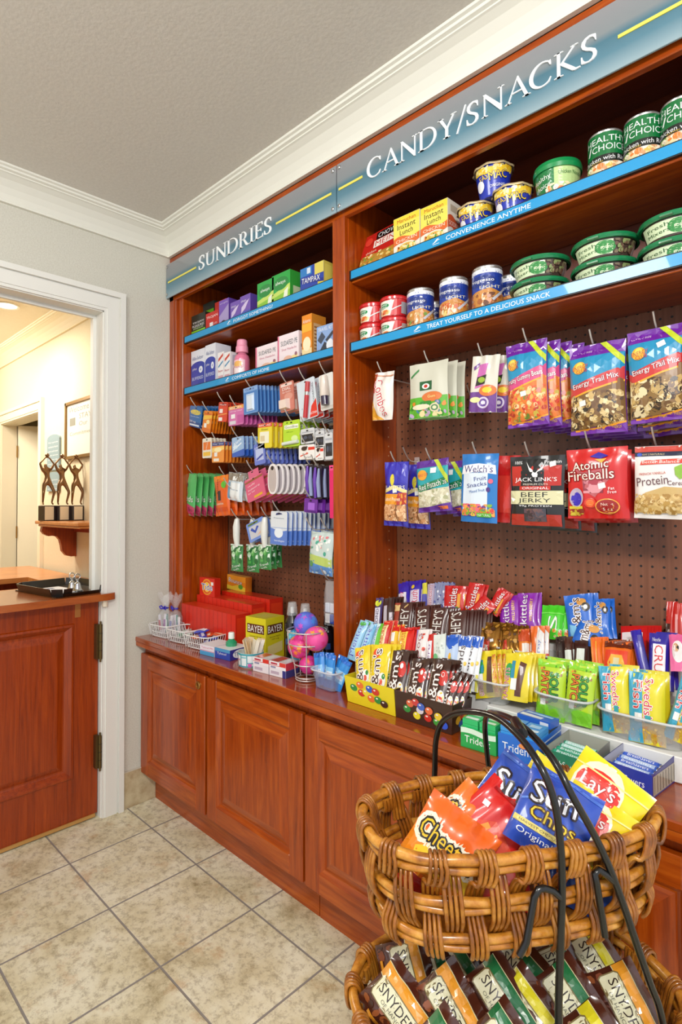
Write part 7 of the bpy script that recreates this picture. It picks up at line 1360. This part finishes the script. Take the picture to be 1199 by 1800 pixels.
# gum and mint boxes in front of the riser
def openbox(x0, y0, w, d, hf, hb, yaw, base, label, front=(), side=(), inner='D8DCD8', sidec=None, grp=None):
    bx = lab(empty('gum_box', (x0, y0, ZW+.0002), (0, 0, math.radians(yaw))), label, 'box', grp); b = MB(); m = fm(base, .35, .3); s_ = fm(sidec or base, .35, .3); im = fm(inner, .5, 0)
    b.poly([(0,0,0),(w,0,0),(w,0,hf),(0,0,hf)], m); b.poly([(w,0,0),(w,d,0),(w,d,hb),(w,0,hf)], s_); b.poly([(0,d,0),(0,0,0),(0,0,hf),(0,d,hb)], s_); b.poly([(w,d,0),(0,d,0),(0,d,hb),(w,d,hb)], m)
    k = .0012
    b.poly([(0,k,hf),(w,k,hf),(w,k,.001),(0,k,.001)], im); b.poly([(w-k,0,hf),(w-k,d,hb),(w-k,d,.001),(w-k,0,.001)], im); b.poly([(k,d,hb),(k,0,hf),(k,0,.001),(k,d,.001)], im); b.poly([(0,d-k,.001),(w,d-k,.001),(w,d-k,hb),(0,d-k,hb)], im); b.poly([(0,0,.001),(w,0,.001),(w,d,.001),(0,d,.001)], im)
    b.poly([(0,0,hf),(w,0,hf),(w,k,hf),(0,k,hf)], m); b.poly([(w-k,0,hf),(w,0,hf),(w,d,hb),(w-k,d,hb)], s_)
    art(b, lambda u, v, o: (u*w, -o, v*hf), w, hf, front); art(b, lambda u, v, o: (w+o, u*d, v*min(hf, hb)), d, min(hf, hb), side); b.build('box_tray', bx); return bx
def loose(parent_loc, yaw, name, w, d, h, base, lx, ly, lz, label, grp, cat, top=(), side=(), ry=0):
    o = carton(name, w, d, h, base, side, (), top, None, None); c, s_ = math.cos(math.radians(yaw)), math.sin(math.radians(yaw))
    o.location = (parent_loc[0]+lx*c-ly*s_, parent_loc[1]+lx*s_+ly*c, ZW+lz); o.rotation_euler = (0, 0, math.radians(yaw+ry)); lab(o, label, cat, grp)
GB = (1.572, -.150); openbox(*GB, .086, .128, .046, .050, 3, '17A24A', 'green gum box beside the brown candy box', [wave(.7, .96, 'D8F0DC', .05), t('Trident', .48, .45, .72, .34, 'F4F8F4')], [t('Trident', .5, .5, .7, .4, 'F4F8F4')])
BB = (1.661, -.142); openbox(*BB, .090, .132, .054, .056, 3, '1E6CD0', 'royal blue gum box with white and orange name', [t('Trident', .48, .52, .74, .34, 'F4F8FC'), e(.62, .70, .10, .10, 'E8904A'), t('original', .3, .14, .4, .12, 'A8D0F4')], [r(0, .8, 1, .86, 'D8E8F8')])
for i in range(3):
    for j in range(2):
        loose(GB, 3, 'gum_pack', .038, .060 if j == 0 else .055, .011, '2ABA6A', .022+.0395*j*1.06, .004+.0, .030+.0115*i, 'green gum pack lying in the green gum box, layer %s' % ['bottom', 'middle', 'top'][i]+(' left' if j == 0 else ' right'), 'green gum packs', 'pack', [r(.1, .1, .9, .3, 'D8F4E0'), r(.2, .5, .8, .8, 'A8E4BC')])
        loose(BB, 3, 'gum_pack', .040, .060 if j == 0 else .058, .011, '3A98E0', .024+.0415*j*1.05, .004+.0, .036+.0115*i if i < 2 else .0595, 'blue gum pack lying in the blue gum box, layer %s' % ['bottom', 'middle', 'top'][i]+(' left' if j == 0 else ' right'), 'blue gum packs', 'pack', [r(.1, .1, .9, .3, 'D8ECFC'), r(.2, .5, .8, .8, '9CCCF4')])
loose(BB, 3, 'gum_pack', .080, .040, .015, '2A62C8', .045, .085, .058, 'long blue gum pack lying across the back of its box', 'blue gum packs', 'pack', [r(.05, .1, .7, .45, 'D8E4F4'), r(.1, .6, .9, .85, '9CC4F0')], [r(.7, .2, .95, .8, 'E0E8F4')], -8)
def mintroll(x, y, z, yaw, c, c2, word, label, grp):
    g = MB(); L_ = .072; g.tube([(-L_/2, 0, 0), (L_/2, 0, 0)], .0085, mat(c, .28, .2, .4), 14)
    g.tube([(-L_/2-.003, 0, 0), (-L_/2+.002, 0, 0)], .0070, mat('C8C8CC', .25, .9), 12); g.tube([(L_/2-.002, 0, 0), (L_/2+.003, 0, 0)], .0070, mat('C8C8CC', .25, .9), 12)
    F = lambda u, v, o: ((u-.5)*L_*.92, -(.0086+o)*math.cos(.5+v*1.9), (.0086+o)*math.sin(.5+v*1.9))
    F2 = lambda u, v, o: ((u-.5)*L_*.92, -(.0086+o)*math.cos(.2+v*2.0), (.0086+o)*math.sin(.2+v*2.0))
    art(g, F2, L_*.92, .018, [r(0, .2, 1, .8, c2), t(word, .5, .5, .8, .42, 'F4F8FC')], .2, .0002)
    o = g.build('mint_roll'); o.location = (x, y, ZW+z); o.rotation_euler = (0, 0, math.radians(yaw)); lab(o, label, 'roll', grp)
A_ = (1.757, -.128); openbox(*A_, .088, .118, .044, .052, -3, '1A7A5A', 'open box of green mint rolls with grey inside', [t('BreathSavers', .45, .5, .8, .3, 'E8F4F0')], [r(.1, .2, .9, .8, '7A8A7A')], 'A8A89C', '8A8A80')
B_ = (1.862, -.095); openbox(*B_, .094, .110, .044, .052, -6, '2A3AA0', 'open box of blue mint rolls with printed side panel', [t('BreathSavers', .45, .5, .8, .3, 'E8ECF8')], [r(.03, .08, .97, .92, 'A8A08C')]+[r(.08+i*.12, .14, .10+i*.12, .86, '5A5448') for i in range(8)], 'B8B8C4', '2A2A80')
for i in range(5):
    mintroll(A_[0]+.044, A_[1]+.016+i*.0195, .012+.0 if i % 2 else .0125, -4, '1E8A6A', '2AA07A' if i < 3 else '8ACCBC', 'BreathSavers', 'green mint roll in the lower layer, %s from the front' % (['first']+ORD)[i], 'green mint rolls')
    mintroll(B_[0]+.048, B_[1]+.014+i*.0185, .012, -7, '2A5AC0', '3A6AD0' if i % 2 else '9AB4E0', 'BreathSavers', 'blue mint roll in the lower layer, %s from the front' % (['first']+ORD)[i], 'blue mint rolls')
for i in range(4):
    mintroll(A_[0]+.045, A_[1]+.025+i*.020, .0290, -6, '1E8A6A', '2AA07A' if i < 2 else 'A8D8CC', 'BreathSavers', 'green mint roll in the upper layer, %s from the front' % (['first']+ORD)[i], 'green mint rolls')
    mintroll(B_[0]+.050, B_[1]+.022+i*.0195, .0285, -10, '2A5AC0', '3A60C8' if i % 2 else 'A8C0E8', 'BreathSavers', 'blue mint roll in the upper layer, %s from the front' % (['first']+ORD)[i], 'blue mint rolls')

# ------------------------------------------------------------------ two-tier wicker basket stand
def _cane(t, b):
    tc = N(t, 'ShaderNodeTexCoord'); n = N(t, 'ShaderNodeTexNoise', i_Scale=34.0, i_Detail=5.0, i_Roughness=0.65); t.links.new(tc.outputs['Object'], n.inputs['Vector'])
    t.links.new(ramp(t, n.outputs[0], [(0.30, '7A400C'), (0.5, 'BC7820'), (0.72, 'E0A648')]), b.inputs['Base Color'])
    b.inputs['Roughness'].default_value = 0.32; b.inputs['Coat Weight'].default_value = 0.5; b.inputs['Coat Roughness'].default_value = 0.2
CANE = nmat('varnished_cane', _cane)
def _cane2(t, b):
    tc = N(t, 'ShaderNodeTexCoord'); n = N(t, 'ShaderNodeTexNoise', i_Scale=26.0, i_Detail=5.0, i_Roughness=0.65); t.links.new(tc.outputs['Object'], n.inputs['Vector'])
    t.links.new(ramp(t, n.outputs[0], [(0.30, '5A2C08'), (0.5, '96560F'), (0.74, 'C88A30')]), b.inputs['Base Color'])
    b.inputs['Roughness'].default_value = 0.35; b.inputs['Coat Weight'].default_value = 0.4
WEAVE = nmat('varnished_weaving_cane', _cane2)
BLKM = mat('141414', .28, .3, .4)
def superring(a, c, n_=2.7, N_=160):
    P = []
    for i in range(N_*4):
        th = 2*PI*i/(N_*4); P.append((a*math.copysign(abs(math.cos(th))**(2/n_), math.cos(th)), c*math.copysign(abs(math.sin(th))**(2/n_), math.sin(th))))
    L_ = [0]
    for i in range(len(P)): q_ = P[(i+1) % len(P)]; L_.append(L_[-1]+math.hypot(q_[0]-P[i][0], q_[1]-P[i][1]))
    tot = L_[-1]
    def at_(s):   # point and outward normal at fraction s of the perimeter
        s = (s % 1.0)*tot; lo, hi = 0, len(P)
        while hi-lo > 1:
            m_ = (lo+hi)//2
            if L_[m_] <= s: lo = m_
            else: hi = m_
        A, B_2 = P[lo % len(P)], P[(lo+1) % len(P)]; f = (s-L_[lo])/max(1e-9, L_[lo+1]-L_[lo])
        A0, B0 = P[(lo-6) % len(P)], P[(lo+7) % len(P)]; tx, ty = B0[0]-A0[0], B0[1]-A0[1]; l = math.hypot(tx, ty)
        return (A[0]+(B_2[0]-A[0])*f, A[1]+(B_2[1]-A[1])*f), (ty/l, -tx/l)
    return at_, tot
def wicker(c, th, a, cc, H, taper, label, nb, seed):
    bk_ = lab(empty('wicker_basket', (c[0], c[1], c[2]-H), (0, 0, th)), label, 'basket', 'wicker baskets on the stand'); R = random.Random(seed)
    ring = {}
    def pt(s, off, z):   # z measured from the basket foot
        k = taper+(1-taper)*min(1.05, z/H); key = round(k, 3)
        if key not in ring: ring[key] = superring(a*k, cc*k)
        (x, y), (nx, ny) = ring[key][0](s); return (x+nx*off, y+ny*off, z)
    n = 90
    b = MB(); b.tube([pt(i/n, 0.0, H+.001*math.sin(i*.9)) for i in range(n)], .0078, CANE, 10, True); b.build('rim_cane', bk_)
    b = MB(); b.tube([pt(i/n, -.001, H-.0155+.001*math.sin(i*.7+1)) for i in range(n)], .0062, CANE, 8, True); b.build('rim_cane', bk_)
    for zz, nm in ((H*.52, 'ring_cane'), (H*.06+.004, 'foot_cane')):
        b = MB(); b.tube([pt(i/n, 0, zz+.0012*math.sin(i*.8)) for i in range(n)], .0068, CANE, 8, True); b.build(nm, bk_)
        b = MB(); b.tube([pt(i/n, 0, zz-.0125+.0012*math.sin(i*.6+2)) for i in range(n)], .0054, CANE, 8, True); b.build(nm, bk_)
    per = ring[round(1.0, 3)][1] if round(1.0, 3) in ring else superring(a, cc)[1]
    m1, f1 = H*.52, H*.06
    OVER = [(-.013, H-.040, .0), (-.012, H-.012, .0), (-.009, H+.005, .02), (.000, H+.0115, .04), (.009, H+.005, .05), (.0125, H-.012, .03), (.011, H-.030, -.12), (.002, (H+m1)/2, -.32), (-.010, m1+.004, -.46), (-.010, m1-.016, -.50), (.000, (m1+f1)/2-.004, -.50), (.0105, f1+.010, -.50), (.0105, f1-.010, -.50), (.004, f1-.022, -.50)]
    UNDER = [(-.012, H-.004, .50), (-.011, H-.022, .50), (.001, (H+m1)/2+.006, .50), (.0115, m1+.008, .50), (.0125, m1-.006, .50), (.0105, m1-.022, .50), (.000, (m1+f1)/2-.010, .50), (-.009, f1+.006, .50), (-.009, f1-.014, .50)]
    def smooth(P):
        out = []
        for i in range(len(P)-1):
            for k in range(3):
                f = k/3; p0 = P[max(0, i-1)]; p1 = P[i]; p2 = P[i+1]; p3 = P[min(len(P)-1, i+2)]
                out.append(tuple(.5*((2*p1[j])+(-p0[j]+p2[j])*f+(2*p0[j]-5*p1[j]+4*p2[j]-p3[j])*f*f+(-p0[j]+3*p1[j]-3*p2[j]+p3[j])*f**3) for j in range(3)))
        return out+[P[-1]]
    for i in range(nb):
        for kind, path in ((0, OVER), (1, UNDER)):
            b = MB(); sp = smooth(path)
            for k in range(4):
                ds = (k-1.5)*.0072/per; jit = R.uniform(-.0012, .0012); rr = .0031+R.uniform(-.0003, .0004)
                b.tube([pt((i+s_*.5+.0)/nb+ds*(1.0 if z_ < H else .85), o_+jit*.5, z_) for o_, z_, s_ in sp], rr, WEAVE, 6)
            b.build('woven_cane_bundle', bk_)
    b = MB(); o_ = [pt(i/60, -.002, f1-.012) for i in range(60)]; b.poly(o_, WEAVE); b.poly([(x, y, z-.004) for x, y, z in reversed(o_)], WEAVE)
    b.build('base_panel', bk_)
    return bk_
wicker((1.846, -.459, .780), .99, .235, .115, .126, .90, 'upper wicker basket of the stand, filled with crisp bags', 18, 4)
wicker((1.852, -.457, .505), 1.05, .254, .165, .150, .88, 'larger lower wicker basket, filled with brown pretzel bags', 20, 5)
st = lab(empty('basket_stand', (1.845, -.455, 0)), 'black metal arched stand carrying the two wicker baskets', 'stand')
def cr(P, k=6):
    out = []
    for i in range(len(P)-1):
        for j in range(k):
            f = j/k; p0, p1, p2, p3 = P[max(0, i-1)], P[i], P[i+1], P[min(len(P)-1, i+2)]
            out.append(tuple(.5*((2*p1[m])+(-p0[m]+p2[m])*f+(2*p0[m]-5*p1[m]+4*p2[m]-p3[m])*f*f+(-p0[m]+3*p1[m]-3*p2[m]+p3[m])*f**3) for m in range(3)))
    return out+[P[-1]]
def stpart(b, nm): o = b.build(nm, st); o.matrix_parent_inverse = Matrix.Translation(-st.location)
b = MB(); b.tube(cr([(1.650, -.400, .006), (1.655, -.402, .45), (1.665, -.405, .68), (1.675, -.410, .765), (1.680, -.412, .83), (1.702, -.420, .874), (1.755, -.440, .908), (1.825, -.465, .925), (1.885, -.502, .922), (1.932, -.533, .902), (1.952, -.535, .862), (1.957, -.527, .80), (1.958, -.526, .737), (1.956, -.529, .657), (1.954, -.532, .56), (1.968, -.555, .4), (1.980, -.575, .15), (1.980, -.575, .006)]), .0052, BLKM, 10); stpart(b, 'arch')
b = MB(); b.tube(cr([(1.700, -.205, .006), (1.70, -.215, .45), (1.697, -.240, .68), (1.697, -.256, .765), (1.700, -.268, .822), (1.730, -.310, .865), (1.78, -.370, .894), (1.84, -.425, .912), (1.89, -.465, .913), (1.937, -.497, .898), (1.967, -.508, .862), (1.988, -.479, .799), (2.005, -.454, .731), (2.031, -.413, .598), (2.044, -.395, .531), (2.060, -.372, .35), (2.070, -.360, .15), (2.070, -.360, .006)]), .0052, BLKM, 10); stpart(b, 'arch')
b = MB(); b.tube([(1.850, -.440, .917), (1.868, -.465, .9195), (1.884, -.485, .919)], .0085, BLKM, 10); stpart(b, 'apex_tie')
b = MB(); b.tube([(1.958, -.526, .727), (1.950, -.538, .740), (1.943, -.549, .745), (1.939, -.556, .745), (1.935, -.561, .735), (1.928, -.571, .677), (1.922, -.580, .660)], .0048, BLKM, 8); stpart(b, 'basket_bracket')
b = MB(); b.tube([(2.003, -.456, .738), (1.996, -.467, .750), (1.989, -.478, .759), (1.986, -.484, .755), (1.988, -.482, .74), (1.994, -.471, .667)], .0048, BLKM, 8); stpart(b, 'basket_bracket')
# base feet ring
for P in ([(1.650, -.400, .006), (1.700, -.205, .006)], [(1.980, -.575, .006), (2.070, -.360, .006)], [(1.675, -.302, .006), (2.025, -.468, .006)]):
    b = MB(); b.tube(P, .0052, BLKM, 8); stpart(b, 'foot_bar')
# crisp bags
def crisp(x, y, z, w, h, l, ro, yaw, d, base, prims, label, seed, ext=.05, stick=None, grp=None, wr=.0026, name='crisp_bag', seal=.05):
    h2 = h+ext; o, F = pouch(name, w, h2, d, base, prims, seed, seal, wr, None, 0, 18, 18, .1)
    M = Matrix.Rotation(math.radians(yaw), 4, 'Z') @ Matrix.Rotation(math.radians(l), 4, 'X') @ Matrix.Rotation(math.radians(ro), 4, 'Y'); dn = M @ Vector((0, 0, -ext))
    o.location = (x+dn.x, y+dn.y, z+dn.z); o.rotation_euler = M.to_euler()
    if stick: sticker(o, F, stick[0], stick[1], w, h2, 10, .011, .0022)
    lab(o, label, 'bag', grp); return o
SB = '2A4CB0'
SUN = [e(.82, .2, .2, .2, '3A68C8'), q([(.0, .92), (.5, .95), (1, .9), (1, .94), (.5, .985), (0, .96)], '4A70C8'), q([(.02, .5), (.4, .7), (.98, .6), (.98, .62), (.4, .73), (.02, .53)], '5A80D0'), to('Sun', .42, .70, .62, .26, 'ECECF0', '2A1A20', 6, .05), to('Chips', .50, .42, .62, .20, 'E8C830', '4A2A10', 0, .04), r(.02, .24, .8, .31, 'D8C870'), t('HARVEST CHEDDAR', .4, .275, .6, .03, '4A3A14'), t('Original', .36, .16, .5, .09, 'F0F4F8')]
crisp(1.828, -.446, .758, .112, .090, -25, 35.9, 27, .040, SB, SUN, 'blue multigrain crisp bag standing highest at the back left', 201, .055, grp='blue multigrain crisp bags')
crisp(1.915, -.478, .774, .108, .088, -28, 24, 27, .040, SB, SUN, 'blue multigrain crisp bag at the front under the handle', 202, .03, grp='blue multigrain crisp bags')
CH = lambda flip: [q([(0, 0), (1, 0), (1, .4), (.5, .62), (0, .5)], 'E8861A'), q([(.2, .06), (.95, .2), (.95, .62), (.5, .55), (.15, .3)], 'F0C830'), to('Cheetos', .48, .55, .84, .30, '1A1612', 'F0E8D0', -2, .10), to('Cheetos', .48, .55, .80, .24, 'F0C020', '1A1612', -2, .05), r(.1, .12, .5, .18, 'F0F0E8')]
crisp(1.783, -.566, .712, .120, .088, -25, 31, 30, .040, 'E8641A', CH(0), 'orange cheese puff bag at the front left of the basket', 203, .03, grp='orange cheese puff bags', name='puff_bag')
crisp(1.776, -.508, .738, .086, .075, -25, 46, 30, .030, 'E8701A', CH(1), 'orange cheese puff bag tucked behind the front one', 204, .05, grp='orange cheese puff bags', name='puff_bag')
crisp(1.820, -.486, .742, .105, .078, -30, 42.8, 27, .034, 'CC1E1A', [q([(.1, .3), (.5, .6), (.9, .5), (.7, .2)], 'D8401E'), q([(.3, .3), (.42, .52), (.5, .5), (.42, .28)], 'F09A30'), q([(.5, .28), (.62, .5), (.68, .47), (.58, .26)], 'F0B040'), q([(.15, .86), (.6, .9), (.6, .94), (.15, .9)], 'A81414')], 'red corn chip bag between the orange and blue bags', 205, .05, (.22, .66), name='corn_chip_bag')
LY = [e(.40, .64, .33, .34, 'F4ECC8'), e(.40, .66, .30, .20, 'D82A20'), to("Lay's", .40, .66, .46, .20, 'F4F0EC', 'B81A14', 4, .03), q([(.0, .8), (1, .86), (1, .84), (0, .78)], 'F4E890')]
crisp(1.940, -.378, .778, .116, .085, -28, 33.9, 22, .042, 'ECD41A', LY, 'bright yellow potato crisp bag with round red logo', 206, .05, grp='yellow potato crisp bags', name='crisp_bag')
crisp(1.950, -.412, .762, .100, .062, -30, 27, 22, .030, 'E8CE1A', LY, 'yellow potato crisp bag lying lower in front of the bright one', 207, .05, grp='yellow potato crisp bags')
crisp(1.866, -.378, .782, .085, .055, -25, 32, 27, .025, 'ECD41A', [q([(0, .8), (1, .86), (1, .84), (0, .78)], 'F4E890')], 'yellow potato crisp bag peeking out behind the blue ones', 208, .05, grp='yellow potato crisp bags')
crisp(1.745, -.545, .655, .10, .07, -40, 10, 30, .03, 'CC241E', [], 'red snack bag low inside the upper basket', 209, .02, grp='snack bags low in the upper basket')
crisp(1.86, -.52, .655, .11, .08, -40, -10, 30, .03, 'C82420', [], 'second red snack bag low inside the upper basket middle', 210, .0, grp='snack bags low in the upper basket')
crisp(1.93, -.43, .655, .11, .08, -40, 20, 30, .03, '2A5AC0', [], 'blue snack bag low inside the upper basket right', 211, .0, grp='snack bags low in the upper basket')
# pretzel bags
def pretzel(x, y, z, ang, band, lab_, seed, lean=-34, yaw=27, sc=1.0):
    w, h = .108*sc, .086*sc; body = mat('4A2216', .22, 0, .6)
    pr_ = [blob(seed, .03, .03, .97, .40, 26, .07, ['5A2A18', '7A3A1E', '3A1A10', '8A4A24']), q([(.0, .60), (1, .60), (1, .84), (0, .84)], band), q([(.0, .592), (1, .592), (1, .605), (0, .605)], 'D8D0A0'), q([(.0, .835), (1, .835), (1, .848), (0, .848)], 'D8D0A0'), q([(.06, .34), (.09, .28), (.91, .28), (.94, .34), (.94, .60), (.91, .66), (.09, .66), (.06, .60)], '7A6A40'), q([(.075, .35), (.10, .30), (.90, .30), (.925, .35), (.925, .59), (.90, .64), (.10, .64), (.075, .59)], 'DCD8B4'), t("SNYDER'S", .5, .51, .74, .17, '2A1A14'), t('OF HANOVER', .5, .37, .5, .06, '5A5A48'), q([(.2, .04), (.8, .04), (.8, .10), (.2, .10)], band)]
    o, F = pouch('pretzel_bag', w, h, .030, body, pr_, seed, .06, .003, None, 0, 16, 14, .1)
    M = Matrix.Rotation(math.radians(yaw), 4, 'Z') @ Matrix.Rotation(math.radians(lean), 4, 'X') @ Matrix.Rotation(math.radians(ang), 4, 'Y')
    o.location = Vector((x, y, z))-(M @ Vector((0, 0, h*.47))); o.rotation_euler = M.to_euler()
    lab(o, lab_, 'bag', 'brown pretzel bags in the lower basket')
GN, OR_, YL_ = '1A6A3A', 'E0962A', 'D8CC24'
for (x, y, z, a, c, l_) in ((1.722, -.560, .500, 66, OR_, 'pretzel bag with orange band, leftmost in the lower basket'), (1.752, -.532, .492, 66, GN, 'pretzel bag with green band, second from left at the back'), (1.770, -.497, .505, 47, GN, 'pretzel bag with green band and full cream label, back left'), (1.803, -.460, .485, 42, 'A83A4A', 'pretzel bag with dark red band, back centre'), (1.850, -.424, .500, 38, GN, 'pretzel bag with green band right of the centre back'), (1.892, -.380, .492, 60, GN, 'pretzel bag with green band behind the black stand leg'), (1.930, -.330, .505, 54, YL_, 'pretzel bag with yellow band at the back right'), (1.862, -.520, .520, 48, GN, 'pretzel bag with green band in the middle front'), (1.938, -.450, .520, 50, GN, 'pretzel bag with green band, front right of the stand leg'), (1.895, -.500, .508, 44, YL_, 'pretzel bag with yellow band at the bottom centre'), (1.990, -.385, .510, 62, OR_, 'pretzel bag with orange band, rightmost in the lower basket'), (1.815, -.580, .515, 50, OR_, 'pretzel bag with orange band, front left'), (1.752, -.622, .505, 40, OR_, 'pretzel bag with orange band at the lower left corner'), (1.900, -.570, .500, 46, GN, 'pretzel bag with green band at the very bottom beside the stand leg'), (1.985, -.480, .500, 52, YL_, 'pretzel bag with yellow band at the bottom right'), (1.840, -.630, .490, 44, GN, 'pretzel bag with green band at the bottom left edge')):
    pretzel(x, y, z, a, c, l_, 300+int(x*1000) % 97)
